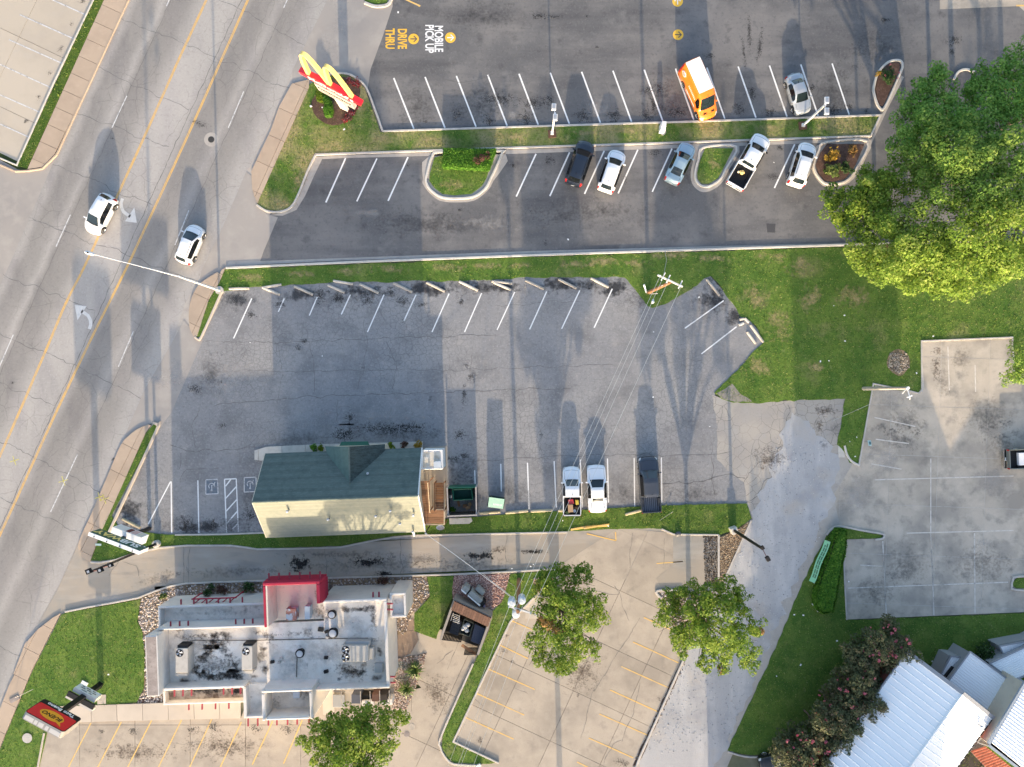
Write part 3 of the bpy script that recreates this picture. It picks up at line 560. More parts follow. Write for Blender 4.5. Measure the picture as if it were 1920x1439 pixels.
# the raised walk edge by the patio
# ------------------------------------------------------------------ painted markings
def lines(parent, lst, w, z, m, name='parking_line'):
    for a, b in lst: stripe(a, b, w, z, m, parent, name)
lines(mcd, [((738.3 + 58.7 * k, 146.7 - 1.95 * k), (776 + 58.3 * k, 242 - 1.9 * k)) for k in range(15)], .15, .005, m_white)
lines(mcd, [((648, 297), (611, 380)), ((706.7, 297.7), (669, 378)), ((765, 295), (727.7, 377)), ((1005, 289), (968, 369)), ((1068, 286), (1031, 368)), ((1133, 283), (1096, 364)), ((1196, 281), (1159, 363)), ((1260, 279), (1223, 360)), ((1435, 272), (1397, 353)), ((1490, 271), (1452, 353))], .15, .005, m_white)
lines(sub, [((472, 560), (438, 635)), ((533, 560), (522, 585)), ((595, 557), (580, 592)), ((657, 553), (640, 590)), ((720, 553), (689, 623)), ((780, 553), (757, 603)), ((842, 551), (810, 623)), ((903, 550), (871, 623)), ((965, 548), (932, 619)), ((1025, 547), (993, 618)), ((1087, 545), (1053, 617)), ((1148, 542), (1114, 615)), ((1357, 564), (1284, 616)), ((1381, 613), (1315, 664))], .12, .008, m_white)
lines(sub, [((890, 882), (891, 908)), ((939, 870), (940, 922)), ((989, 868), (992, 955)), ((1039, 865), (1043, 952)), ((1088, 862), (1092, 952)), ((1139, 860), (1141, 943)), ((1189, 859), (1190, 950)), ((1240, 858), (1241, 943)), ((320, 903), (278, 983)), ((321, 903), (322, 1000)), ((371, 901), (373, 1000)), ((421, 899), (425, 999)), ((443, 898), (447, 998)), ((421, 899), (443, 898)),
    ((423, 912), (433, 899)), ((423, 935), (443, 913)), ((424, 959), (444, 937)), ((425, 982), (445, 959)), ((436, 992), (446, 982))], .12, .008, m_white)
for c in ((397, 914), (469, 910)):
    x, y = c
    sheet('accessible_bay_panel', [(x - 10.5, y - 13), (x + 10.5, y - 13), (x + 10.5, y + 13), (x - 10.5, y + 13)], .009, M('worn_blue_paint', (.13, .16, .2), layers=[((.2, .21, .22), 3, .42, .66, .9), ((.3, .31, .32), 9, .6, .75, .5)]), parent=sub)
    lines(sub, [((x - 11, y - 14), (x + 11, y - 15)), ((x - 11, y + 13), (x + 12, y + 12)), ((x - 11, y - 14), (x - 11, y + 13)), ((x + 11, y - 14), (x + 12, y + 12))], .09, .013, m_worn)
    mb = MB(); c0 = P(x, y - 2).xy
    mb.ribbon([c0 + Vector((math.cos(t), math.sin(t))) * .3 for t in np.linspace(-.2, 3.9, 14)], .07, .013)
    mb.ribbon([c0 + Vector(q) for q in ((.02, -.35), (0, .1), (.22, .12), (.34, .42))], .08, .013); mb.ribbon([c0 + Vector(q) for q in ((-.09, -.42), (.0, -.5), (.09, -.42), (0, -.36), (-.09, -.42))], .07, .013)
    mb.build('wheelchair_symbol', m_worn, sub)
YL = [((465 + 45, -97), (465, 0), (363, 230), (248, 480), (182, 613), (113, 757), (20, 960), (-40, 1090), (-190, 1420)), ((387 + 45, -100), (387, 0), (333, 117), (267, 265), (168, 480), (123, 570), (87, 655), (0, 855), (-110, 1090), (-260, 1420))]
for l in YL:
    pts = [P(*p).xy for p in bez(l, 6)]
    for off in (-.085, .085):
        MB().ribbon([p + Vector((off, off * .4)) for p in pts], [rnd.uniform(.07, .11) for _ in pts], .005).build('centre_lane_line', m_yel, road)
for a, b in (((210, 240), (238, 180)), ((105, 463), (132, 403)), ((-2, 690), (25, 628)), ((428, 240), (457, 172)), ((328, 460), (354, 395)), ((222, 688), (250, 622)), ((95, 960), (145, 853)), ((532, 15), (562, -52)), ((312, 12), (340, -50))):
    stripe(a, b, .1, .005, m_worn, road, 'lane_dash')
def arrow(c, ang, parent, flip=1):
    R = Matrix.Rotation(math.radians(ang), 2); c = P(*c).xy; mb = MB(); q = lambda x, y: c + R @ Vector((x * flip, y))
    mb.ribbon([q(x, y) for x, y in ((-.62, 1.35), (-.75, .9), (-.7, .45), (-.45, .0), (.0, -.3), (.25, -.42))], .33, .005)
    mb.add([(*q(.62, .5), .005), (*q(-.25, -.95), .005), (*q(.95, -1.05), .005)], [(0, 1, 2) if flip > 0 else (0, 2, 1)])
    mb.build('turn_arrow', m_arrow, parent)
m_arrow = M('arrow_paint', (.6, .6, .59), rough=.7, layers=[((.45, .44, .43), 2.5, .52, .72, .7), ((.4, .39, .38), 14, .6, .78, .5)])
arrow((240, 398), -3, road); arrow((157, 592), 178, road)
m_spray = M('spray_paint', (.62, .56, .12), rough=.8, layers=[((.33, .31, .27), 6, .48, .66, .9)])
for x, y in ((27, 864), (119, 902), (188, 932), (197, 936)):
    mb = MB(); c = P(x, y).xy
    for a in (.3, 1.9): d = Vector((math.cos(a), math.sin(a))); mb.ribbon([c - d * .5, c, c + d * .5], .07, .0065 if x < 150 else .14)
    mb.build('spray_mark', m_spray, road)
# painted words and arrows in the sealed lot
lines(mcd, [((758, -2), (788, 12))], .16, .006, m_yelf); lines(mcd, [((1905, 11), (1990, 11))], .16, .013, m_yelf)
R_, U_ = (0, -1, 0), (1, 0, 0)
text('DRIVE', 1.25, m_yelb, mcd, 'painted_word', P(753.5, 73, .008), R_, U_, .04, .61, 0)
text('THRU', 1.25, m_yelb, mcd, 'painted_word', P(730.5, 73, .008), R_, U_, .04, .63, 0)
text('MOBILE', 1.2, m_white, mcd, 'painted_word', P(822, 73, .008), R_, U_, .03, .66, 0)
text('PICK UP', 1.2, m_white, mcd, 'painted_word', P(804.5, 73, .008), R_, U_, .03, .66, 0)
text('THRU', 1.25, m_yelb, mcd, 'painted_word', P(1708, -18, .008), (-1, 0, 0), (0, -1, 0), .03, .5, 0)
def roundel(c, ang, dark):
    p = P(*c).xy; mb = MB(); mb.prism([p + Vector((math.cos(t), math.sin(t))) * .54 for t in np.linspace(0, 2 * math.pi, 28)[:-1]], .006, .006).build('painted_roundel', m_yelb, mcd)
    R = Matrix.Rotation(math.radians(ang), 2); mb = MB(); q = lambda x, y: p + R @ Vector((x, y))
    mb.ribbon([q(-.33, 0), q(.26, 0)], .11, .011); mb.ribbon([q(.02, .3), q(.33, 0), q(.02, -.3)], .11, .0125)
    mb.build('painted_arrow', M('arrow_gap', (.11, .1, .09)) if dark else m_white, mcd)
roundel((775.5, 73.5), 0, True); roundel((844.5, 71), 0, False); roundel((1271.5, 65.5), 0, True); roundel((1270.5, 3), 90, False)
# lot beside the street, tan forecourt
lines(lotT, [((98, 0), (160, 28)), ((37, 28), (138, 73)), ((17, 75), (118, 120)), ((-20, 112), (98, 166)), ((-30, 165), (77, 212)), ((-20, 224), (55, 258))], .11, .021, m_worn)
lines(lot, [((170.7, 1356), (128, 1440)), ((227.7, 1353.7), (183, 1440)), ((285, 1350), (239, 1440)), ((341.7, 1348), (296.7, 1440)), ((398, 1347), (355.7, 1439)), ((453, 1353.7), (413, 1439)), ((511.7, 1352), (473, 1434)), ((566.7, 1351), (531.7, 1432)), ((957, 1163), (998, 1181)), ((934, 1208), (990, 1235)), ((912, 1253), (1003, 1293)), ((893, 1300), (983, 1341)), ((872, 1345), (963, 1386)),
    ((1207, 1158), (1300, 1200)), ((1187, 1204), (1272, 1243)), ((1165, 1250), (1254, 1290)), ((1144, 1294), (1232, 1334)), ((1124, 1339), (1215, 1379)), ((1104, 1384), (1187, 1421)), ((1082, 1429), (1130, 1452)), ((1231, 1057), (1280, 1053)), ((1100, 1001), (1155, 1014)), ((1154, 998), (1155, 1014))], .11, .028, m_yelf)
lines(lotR, [((1639, 783), (1716, 800)), ((1642, 824), (1704, 832)), ((1633, 870), (1690, 880)), ((1777, 650), (1780, 732)), ((1828, 685), (1829, 735)), ((1655, 1015), (1662, 1160)), ((1613, 1060), (1655, 1062)), ((1745, 1000), (1751, 1154)), ((1827, 1000), (1828, 1150)), ((1590, 1103), (1890, 1092)), ((1745, 860), (1745, 1000)), ((1640, 900), (1900, 893)), ((1700, 1000), (1900, 995))], .10, .019, M('faint_marking', (.66, .62, .56), layers=[((.42, .39, .35), 2, .46, .68, .9)]))
# ------------------------------------------------------------------ cracks
mb = MB(); mb2 = MB()
dv = Vector((.9, .43)); au = Vector((-.457, 1))
k = 0; y = -150
while y < 1600:
    x0 = 242 - .4575 * y - 5; ln = 372 + rnd.uniform(-15, 30)
    sk = rnd.uniform(-20, 20); cut = rnd.random()
    a = (x0 + 8, y - 10); b_ = (x0 + ln * .5, y + ln * .17 + sk * .4); c_ = (x0 + ln * .86, y + ln * .34 + sk)
    crackline(mb, [a, b_, c_] if cut > .25 else [a, b_], .055, .004, .35, y)
    if rnd.random() < .6: crackline(mb2, [b_, (b_[0] - 20 + rnd.uniform(-30, 30), b_[1] + 60)], .035, .004, .3)
    y += rnd.uniform(72, 108)
for f in (.20, .555, .79):   # long joints along the lanes
    pts = [(242 - .4575 * t + 372 * f, t + 10) for t in range(-120, 1500, 60)]
    if f == .79: pts = pts[:16]
    crackline(mb, pts, .05 if f != .555 else .07, .004, .12, int(f * 100))
for _ in range(60):
    t = rnd.uniform(-50, 1400); f = rnd.choice([.1, .28, .66, .72, .86, .68]); x = 242 - .4575 * t + 372 * f
    if x > 245 + .0 * t and t > 1050: continue
    crackline(mb2, [(x, t), (x - 30 + rnd.uniform(-16, 16), t + 60 + rnd.uniform(-20, 20))], .04, .004, .3)
mb.build('road_cracks', m_crack, road, 'stuff'); mb2.build('fine_road_cracks', m_crack2, road, 'stuff')
mb = MB(); mb2 = MB()
for pts, w in (([(385, 640), (520, 642), (640, 638), (760, 633), (930, 628)], .06), ([(420, 695), (560, 698), (760, 693), (830, 695), (980, 690), (1150, 683)], .05), ([(400, 760), (500, 751), (640, 742), (760, 738), (930, 733), (1070, 728)], .07), ([(320, 835), (350, 847), (420, 844), (480, 840)], .07), ([(840, 868), (940, 862), (1060, 855), (1240, 852)], .06), ([(1240, 856), (1370, 851)], .06), ([(1240, 906), (1290, 905), (1337, 897), (1370, 890), (1397, 896)], .1), ([(1336, 830), (1337, 900), (1341, 940)], .07),
    ([(580, 640), (590, 690), (588, 735)], .05), ([(680, 600), (688, 640), (680, 700), (670, 730)], .04), ([(720, 640), (742, 680), (738, 730)], .06), ([(375, 770), (360, 800), (366, 840)], .05), ([(336, 900), (350, 880), (410, 878)], .05), ([(340, 850), (336, 880)], .05), ([(890, 640), (880, 700)], .035), ([(700, 553), (720, 600), (700, 640)], .035), ([(520, 645), (530, 700), (520, 760)], .035), ([(470, 640), (440, 690), (410, 740)], .04), ([(632, 750), (632, 790)], .04), ([(840, 660), (850, 730)], .03), ([(1010, 830), (1020, 860), (1035, 870), (1037, 900)], .04), ([(930, 575), (1060, 565), (1180, 568)], .04)):
    crackline(mb, pts, w, .007, .25)
for _ in range(46):
    x, yy = rnd.uniform(420, 1330), rnd.uniform(600, 830); a = rnd.choice([0, 1.57]) + rnd.uniform(-.35, .35); l = rnd.uniform(25, 80)
    crackline(mb2, [(x, yy), (x + math.cos(a) * l, yy + math.sin(a) * l)], .03, .007, .35)
mb.build('asphalt_cracks', m_crack, sub, 'stuff'); mb2.build('hairline_cracks', m_crack2, sub, 'stuff')
mb = MB()
for pts in ([(1155, 1098), (1165, 1130), (1180, 1165)], [(1100, 1100), (1130, 1110), (1160, 1115)], [(1090, 1385), (1110, 1300), (1200, 1160)], [(1165, 1390), (1190, 1330), (1200, 1280)], [(1130, 1430), (1150, 1395), (1165, 1390)], [(820, 1245), (835, 1230), (850, 1220)], [(330, 1395), (380, 1392)], [(965, 1290), (990, 1300)], [(205, 1080), (220, 1055), (240, 1015)], [(230, 1053), (255, 1062), (262, 1080)], [(610, 1005), (612, 1085)], [(355, 1023), (352, 1093)], [(752, 1004), (752, 1078)], [(948, 1000), (948, 1073)], [(345, 1023), (344, 1093)], [(865, 1200), (838, 1255)], [(550, 1390), (600, 1410), (640, 1439)], [(870, 1290), (905, 1325)], [(1245, 1010), (1244, 1060)], [(1186, 1000), (1180, 1065)]):
    crackline(mb, pts, .045, .029, .2)
mb.build('concrete_cracks', m_crack, lot, 'stuff')
mb = MB()
for pts in ([(1400, 945), (1440, 900), (1480, 870), (1520, 860)], [(1400, 985), (1440, 950), (1480, 960)], [(1480, 760), (1470, 830), (1440, 870)], [(1395, 905), (1420, 870), (1440, 862)]): crackline(mb, pts, .06, .011, .4)
mb.build('drive_cracks', m_crack, None, 'stuff')
mb = MB(); pts = [P(830, 148).xy, P(865, 155).xy, P(905, 147).xy, P(940, 130).xy, P(965, 105).xy, P(978, 85).xy]
mb.ribbon([Vector(p) for p in bez([tuple(p) for p in pts], 6)], .05, .006); mb.build('tyre_scuff', m_crack, mcd)
mb = MB(); mb.ribbon([P(x, yy).xy for x, yy in ((1112, 125), (1130, 145), (1142, 170), (1148, 210))], .035, .006); mb.build('tyre_scuff', m_crack, mcd)
# ------------------------------------------------------------------ stains
def stains(parent, m, lst, z, name='oil_stains'):
    mb = MB()
    for i, (x, y, rx, ry, a) in enumerate(lst): mb.decal(P(x, y).xy, rx / S, ry / S, math.radians(a), z + i * .00025)
    o = mb.build(name, m, parent, 'stuff'); return o
stains(mcd, st_oil, [(856, 214, 14, 22, 0), (918, 227, 24, 18, 0), (985, 222, 26, 24, 0), (935, 186, 50, 20, -5), (1000, 193, 44, 20, 8), (1030, 190, 18, 18, 0), (1092, 218, 26, 24, 0), (1152, 217, 26, 26, 0), (1212, 218, 24, 24, 0), (1216, 168, 14, 14, 0), (1225, 195, 9, 34, 12), (1238, 166, 14, 18, 0), (1270, 210, 38, 18, 0), (1330, 105, 18, 12, 0), (1385, 205, 24, 22, 0), (1410, 175, 18, 24, 0), (1443, 213, 22, 16, 0), (1520, 165, 14, 14, 0), (1562, 208, 20, 16, 0), (1590, 200, 12, 14, 0), (1625, 210, 10, 12, 0), (1012, 30, 26, 10, 0), (1040, 32, 26, 5, 0), (1100, 31, 9, 4, 0), (1120, 89, 9, 4, 0), (1163, 310, 12, 16, -35), (963, 310, 10, 10, 0), (1030, 300, 18, 14, 0), (1228, 287, 20, 14, 0), (1450, 332, 17, 12, 0), (1172, 338, 8, 12, 0), (1022, 455, 8, 10, 0), (862, 394, 9, 4, 0), (765, 311, 6, 6, 0), (796, 228, 8, 6, 0), (1463, 278, 12, 10, 0), (1405, 60, 8, 70, 3), (1425, 85, 8, 60, -8), (1395, 95, 6, 50, 5), (1790, 75, 24, 16, 0), (1785, 95, 10, 20, 0), (1660, 38, 20, 8, 0)], .0065)
stains(mcd, st_soft, [(780, 200, 60, 70, 0), (900, 200, 90, 60, 0), (1240, 180, 70, 80, 0), (1560, 170, 60, 90, 0), (1640, 90, 80, 60, 0), (1100, 400, 200, 40, 0), (800, 420, 200, 40, 0), (1300, 330, 60, 30, 0), (900, 30, 140, 40, 0)], .003, 'polish_and_shade')
stains(mcd, st_pale, [(1120, 200, 36, 36, 0), (1465, 195, 26, 20, 0), (690, 400, 60, 14, 0), (910, 420, 120, 22, 0), (960, 215, 14, 10, 0)], .0075, 'pale_patches')
stains(sub, st_oil, [(640, 815, 24, 22, 0), (656, 782, 20, 16, 0), (652, 815, 34, 20, 0), (770, 800, 60, 14, -4), (730, 805, 120, 18, -3), (690, 562, 24, 20, 0), (635, 560, 22, 20, 0), (600, 556, 16, 24, 0), (755, 565, 26, 18, 0), (735, 548, 14, 12, 0), (790, 572, 18, 12, 0), (525, 572, 16, 12, 0), (470, 590, 16, 14, 0), (558, 653, 14, 12, 0), (416, 798, 14, 9, 0), (365, 730, 22, 14, -25), (347, 983, 26, 32, 0), (398, 985, 22, 22, 0), (470, 965, 22, 22, 0), (862, 815, 18, 16, 0), (870, 855, 20, 12, 0), (850, 860, 26, 8, 0), (885, 705, 14, 18, 0), (756, 602, 8, 8, 0), (680, 690, 8, 8, 0), (570, 640, 12, 10, 0), (1015, 815, 6, 6, 0), (875, 685, 10, 8, 0), (865, 565, 14, 14, 0), (415, 717, 6, 5, 0), (806, 747, 10, 8, 0), (870, 745, 8, 40, 0)], .0085)
stains(sub, st_soft, [(560, 825, 130, 26, 3), (760, 815, 150, 26, 0), (440, 560, 70, 50, 0), (620, 560, 120, 40, 0), (860, 535, 160, 30, 0), (1100, 535, 120, 30, 0), (1330, 570, 60, 60, 35), (250, 970, 60, 50, 0), (350, 985, 90, 26, 0), (440, 985, 90, 26, 0), (470, 930, 40, 80, 0), (870, 930, 50, 70, 0), (960, 925, 60, 50, 0), (1070, 930, 60, 40, 0), (1165, 930, 60, 40, 0), (1300, 925, 90, 40, 0), (870, 880, 60, 60, 0), (1200, 560, 60, 40, 20), (395, 700, 40, 60, 0)], .005, 'tar_patches')
stains(sub, st_pale, [(545, 642, 22, 9, 0), (425, 720, 46, 60, 0), (925, 733, 10, 6, 0), (560, 795, 140, 14, 2), (720, 780, 160, 12, -2), (1300, 600, 40, 30, 30), (460, 700, 120, 40, 0), (1370, 640, 36, 30, 0)], .0075, 'pale_patches')
st_dry = stain_mat('dry_grass', (.42, .34, .17), .75, .8, .8, rough=.95, speck=1.2)
stains(None, st_dry, [(470, 522, 60, 14, 0), (560, 514, 60, 12, 0), (650, 508, 50, 14, 0), (730, 505, 60, 14, 0), (850, 502, 60, 14, 0), (900, 500, 60, 12, 0), (980, 498, 40, 12, 0), (1075, 496, 60, 14, 0), (1130, 490, 60, 14, 0), (1190, 495, 50, 18, 0), (1260, 480, 60, 14, 0), (1340, 485, 70, 12, 0), (1450, 482, 60, 14, 0), (1420, 560, 40, 40, 0), (1460, 610, 40, 50, 0), (1420, 690, 50, 30, 0), (1500, 500, 60, 30, 0), (1600, 560, 60, 40, 0), (1520, 560, 40, 40, 0), (1640, 720, 16, 14, 0), (1530, 690, 30, 20, 0)], .075, 'dry_patches')
stains(None, st_dry, [(720, 262, 40, 14, 0), (810, 262, 40, 12, 0), (960, 258, 60, 14, 0), (1100, 250, 50, 12, 0), (1180, 248, 50, 12, 0), (1340, 245, 40, 14, 0), (1440, 240, 50, 14, 0), (1540, 240, 40, 12, 0), (700, 225, 14, 40, 0), (560, 340, 20, 30, 0), (850, 345, 50, 18, 0), (1340, 310, 20, 30, 0), (530, 385, 40, 10, 0)], .125, 'dry_patches')
stains(sub, stain_mat('fresh_tar', (.045, .046, .05), .8, .7, .5, speck=.9), [(450, 560, 60, 26, -10), (560, 552, 70, 22, 0), (680, 548, 80, 24, 0), (800, 542, 80, 22, 0), (930, 538, 90, 22, 0), (1060, 535, 90, 24, 0), (1150, 540, 60, 26, 15), (1340, 555, 40, 46, 40), (1380, 590, 30, 30, 40), (240, 960, 40, 50, -20), (380, 990, 90, 18, 0)], .0055, 'tar_patches')
stains(road, st_pale, [(330, 700, 46, 40, 20), (300, 715, 60, 20, -20), (640, 30, 30, 60, 0), (620, 90, 26, 40, 0)], .011, 'pale_patches')
stains(road, st_oil, [(375, 232, 30, 10, -20), (210, 260, 6, 5, 0), (213, 862, 8, 8, 0), (24, 718, 6, 5, 0), (210, 284, 5, 5, 0)], .006)
stains(lot, st_oil, [(402, 1362, 20, 18, 0), (480, 1365, 18, 14, 0), (540, 1368, 22, 18, 0), (362, 1368, 18, 14, 0), (250, 1370, 16, 14, 0), (190, 1372, 10, 8, 0), (950, 1192, 9, 6, 0), (945, 1220, 14, 8, 0), (960, 1240, 7, 7, 0), (1165, 1430, 24, 14, -20), (900, 1390, 10, 14, 0), (1237, 1310, 7, 7, 0)], .029)
stains(lot, st_brown, [(420, 1400, 120, 40, 0), (250, 1410, 120, 30, 0), (820, 1300, 40, 60, 20), (1090, 1260, 60, 60, 0)], .0265, 'brown_grime')
stains(None, stain_mat('wet_oil', (.02, .019, .018), .9, 1.6, .35, speck=.7), [(561, 1058, 36, 22, 0), (690, 1054, 44, 12, 0), (900, 1043, 44, 12, 0), (720, 1078, 26, 10, 0), (1000, 1035, 40, 8, 0)], .0165, 'oil_stains')
stains(None, st_soft, [(450, 1072, 180, 18, 2), (700, 1060, 200, 24, 1), (880, 1060, 150, 24, 2), (300, 1085, 90, 20, 14), (640, 1040, 200, 12, 0), (1300, 1060, 50, 60, 0)], .0145, 'polish_and_shade')  # tyre polish and oil, with the restaurant's shadow painted into the lane
stains(None, st_brown, [(790, 1048, 60, 16, 0), (700, 1050, 60, 12, 0), (930, 1032, 40, 14, 0)], .0155, 'brown_grime')
stains(lotR, st_soft, [(1650, 800, 46, 14, 6), (1690, 825, 60, 40, 0), (1700, 790, 60, 40, 0), (1850, 780, 80, 60, 0), (1700, 1060, 70, 70, 0), (1840, 1060, 100, 60, 0), (1880, 830, 50, 50, 0), (1640, 1110, 60, 50, 0), (1800, 670, 30, 40, 0), (1770, 720, 20, 40, 0)], .018, 'dark_mottling')
stains(lotR, st_pale, [(1670, 745, 40, 30, 0), (1660, 860, 60, 40, 0), (1870, 900, 60, 50, 0), (1845, 1020, 20, 20, 0), (1600, 930, 60, 60, 0)], .0195, 'pale_patches')
stains(lotR, st_brown, [(1757, 659, 18, 18, 0), (1755, 690, 14, 40, 0), (1882, 860, 12, 8, 0)], .0205, 'rust_stains')
stains(None, st_soft, [(1563, 805, 26, 30, 0), (1555, 770, 22, 12, 0), (1545, 835, 20, 14, 0), (1460, 860, 30, 20, 0)], .0175, 'asphalt_patches')
stains(None, st_brown, [(1545, 770, 40, 16, 0), (1535, 800, 14, 30, 0), (1440, 860, 40, 40, 0)], .0185, 'dirt_patches')
stains(lotT, st_oil, [(135, 45, 7, 8, 0), (113, 92, 12, 8, 30), (92, 137, 9, 8, 0), (72, 182, 8, 10, 0), (50, 227, 10, 6, 30), (155, 2, 10, 8, 0)], .021)

# ------------------------------------------------------------------ vehicles
m_glass = M('car_glass', (.012, .02, .024), rough=.04, spec=.6)
m_glassd = M('tinted_glass', (.006, .007, .009), rough=.06, spec=.5)
m_tyre = M('tyre_rubber', (.018, .018, .018), rough=.9)
m_rim = M('alloy', (.55, .55, .56), rough=.35, metal=.7)
m_black = M('black_plastic', (.012, .012, .013), rough=.6)
m_seam = M('panel_gap', (.03, .03, .032), rough=.8)
m_chrome = M('chrome', (.7, .7, .7), rough=.15, metal=1)
m_lens = M('headlight_lens', (.62, .64, .66), rough=.1, spec=.6)
m_red = M('tail_lens', (.42, .02, .02), rough=.2, spec=.5)
def paint(name, c, metal=.0, rough=.28): return M(name, c, rough=rough, metal=metal, spec=.5, coat=.5)
pt = {'white': paint('white_car_paint', (.80, .81, .82)), 'orange': paint('orange_car_paint', (.86, .21, .015)), 'silver': paint('silver_car_paint', (.42, .45, .48), .4, .35), 'navy': paint('dark_navy_paint', (.012, .018, .032)), 'blue': paint('ice_blue_paint', (.30, .42, .50), .3, .35), 'grey': paint('dark_grey_paint', (.06, .068, .085), .3, .35), 'blackp': paint('black_car_paint', (.014, .014, .016)), 'olive': paint('grey_green_paint', (.16, .18, .17), .2, .4)}
ST = {  # t, top z, top half width, belt z, belt half width  (fractions)
    'suv': dict(k=[(0, .40, .58, .34, .74), (.025, .50, .70, .44, .88), (.1, .575, .78, .52, .965), (.225, .64, .80, .585, 1), (.40, .965, .65, .61, 1), (.5, 1, .66, .62, 1), (.8, .975, .64, .64, .99), (.9, .94, .6, .645, .965), (.965, .68, .68, .62, .92), (.985, .58, .74, .5, .88), (1, .44, .68, .36, .80)], ws=(.225, .40), rw=(.9, .965), sw=(.29, .88), pil=[.53, .73], door=[.3, .53, .74], ar=(.185, .80)),
    'hatch': dict(k=[(0, .40, .52, .34, .68), (.03, .50, .70, .44, .86), (.1, .575, .78, .52, .96), (.205, .65, .82, .59, 1), (.41, .965, .66, .61, 1), (.52, 1, .65, .62, 1), (.78, .965, .62, .64, .98), (.875, .92, .58, .65, .95), (.955, .70, .68, .62, .90), (.985, .58, .72, .5, .85), (1, .44, .64, .36, .76)], ws=(.205, .41), rw=(.875, .955), sw=(.29, .85), pil=[.53, .72], door=[.3, .54, .74], ar=(.185, .80)),
    'sedan': dict(k=[(0, .42, .52, .36, .68), (.03, .52, .72, .46, .87), (.1, .59, .78, .53, .96), (.27, .67, .78, .61, 1), (.44, .97, .62, .635, 1), (.52, 1, .61, .64, 1), (.68, .975, .58, .66, 1), (.82, .74, .66, .665, .985), (.93, .715, .72, .63, .94), (.98, .62, .74, .52, .88), (1, .46, .66, .38, .78)], ws=(.27, .44), rw=(.68, .82), sw=(.33, .75), pil=[.54], door=[.32, .54, .72], ar=(.185, .80)),
    'muscle': dict(k=[(0, .50, .74, .42, .86), (.02, .60, .80, .52, .94), (.1, .64, .82, .58, .98), (.30, .70, .82, .64, 1), (.455, .96, .63, .66, 1), (.52, 1, .61, .665, 1), (.66, .97, .59, .69, 1), (.775, .78, .66, .70, 1), (.95, .745, .78, .67, .96), (.985, .68, .80, .56, .93), (1, .5, .76, .4, .88)], ws=(.30, .455), rw=(.68, .755), sw=(.37, .69), pil=[], door=[.36, .64], ar=(.19, .79)),
    'truck': dict(k=[(0, .44, .66, .38, .80), (.02, .54, .76, .48, .92), (.08, .60, .82, .55, .98), (.21, .655, .80, .60, 1), (.345, .965, .68, .62, 1), (.42, 1, .69, .63, 1), (.555, .985, .68, .635, 1), (.6, .96, .67, .64, 1), (.612, .66, .8, .62, 1)], ws=(.21, .345), rw=(.598, .612), sw=(.27, .585), pil=[.43], door=[.28, .43, .59], ar=(.16, .78), bed=True),
    'crew': dict(k=[(0, .44, .66, .38, .80), (.02, .54, .76, .48, .92), (.08, .60, .82, .55, .98), (.235, .655, .80, .60, 1), (.37, .965, .68, .62, 1), (.45, 1, .69, .63, 1), (.66, .985, .68, .635, 1), (.70, .96, .67, .64, 1), (.712, .66, .8, .62, 1)], ws=(.235, .37), rw=(.698, .712), sw=(.30, .685), pil=[.49], door=[.31, .49, .68], ar=(.165, .82), bed=True),
    'shorttruck': dict(k=[(0, .44, .66, .38, .80), (.02, .54, .76, .48, .92), (.08, .60, .82, .55, .98), (.255, .655, .82, .60, 1), (.38, .965, .71, .62, 1), (.45, 1, .71, .63, 1), (.55, .985, .70, .635, 1), (.6, .965, .69, .64, 1), (.612, .66, .8, .62, 1)], ws=(.255, .38), rw=(.598, .612), sw=(.33, .585), pil=[.47], door=[.33, .47], ar=(.16, .78), bed=True),
    'van': dict(k=[(0, .26, .60, .21, .76), (.02, .32, .74, .27, .9), (.07, .38, .82, .34, .97), (.15, .46, .84, .42, 1), (.27, .945, .80, .50, 1), (.36, 1, .84, .55, 1), (.9, 1, .84, .55, 1), (.975, .975, .82, .55, .99), (.99, .7, .86, .5, .98), (1, .35, .82, .25, .95)], ws=(.15, .27), rw=None, sw=(.19, .33), pil=[], door=[.18, .34, .55], ar=(.14, .76)),
}
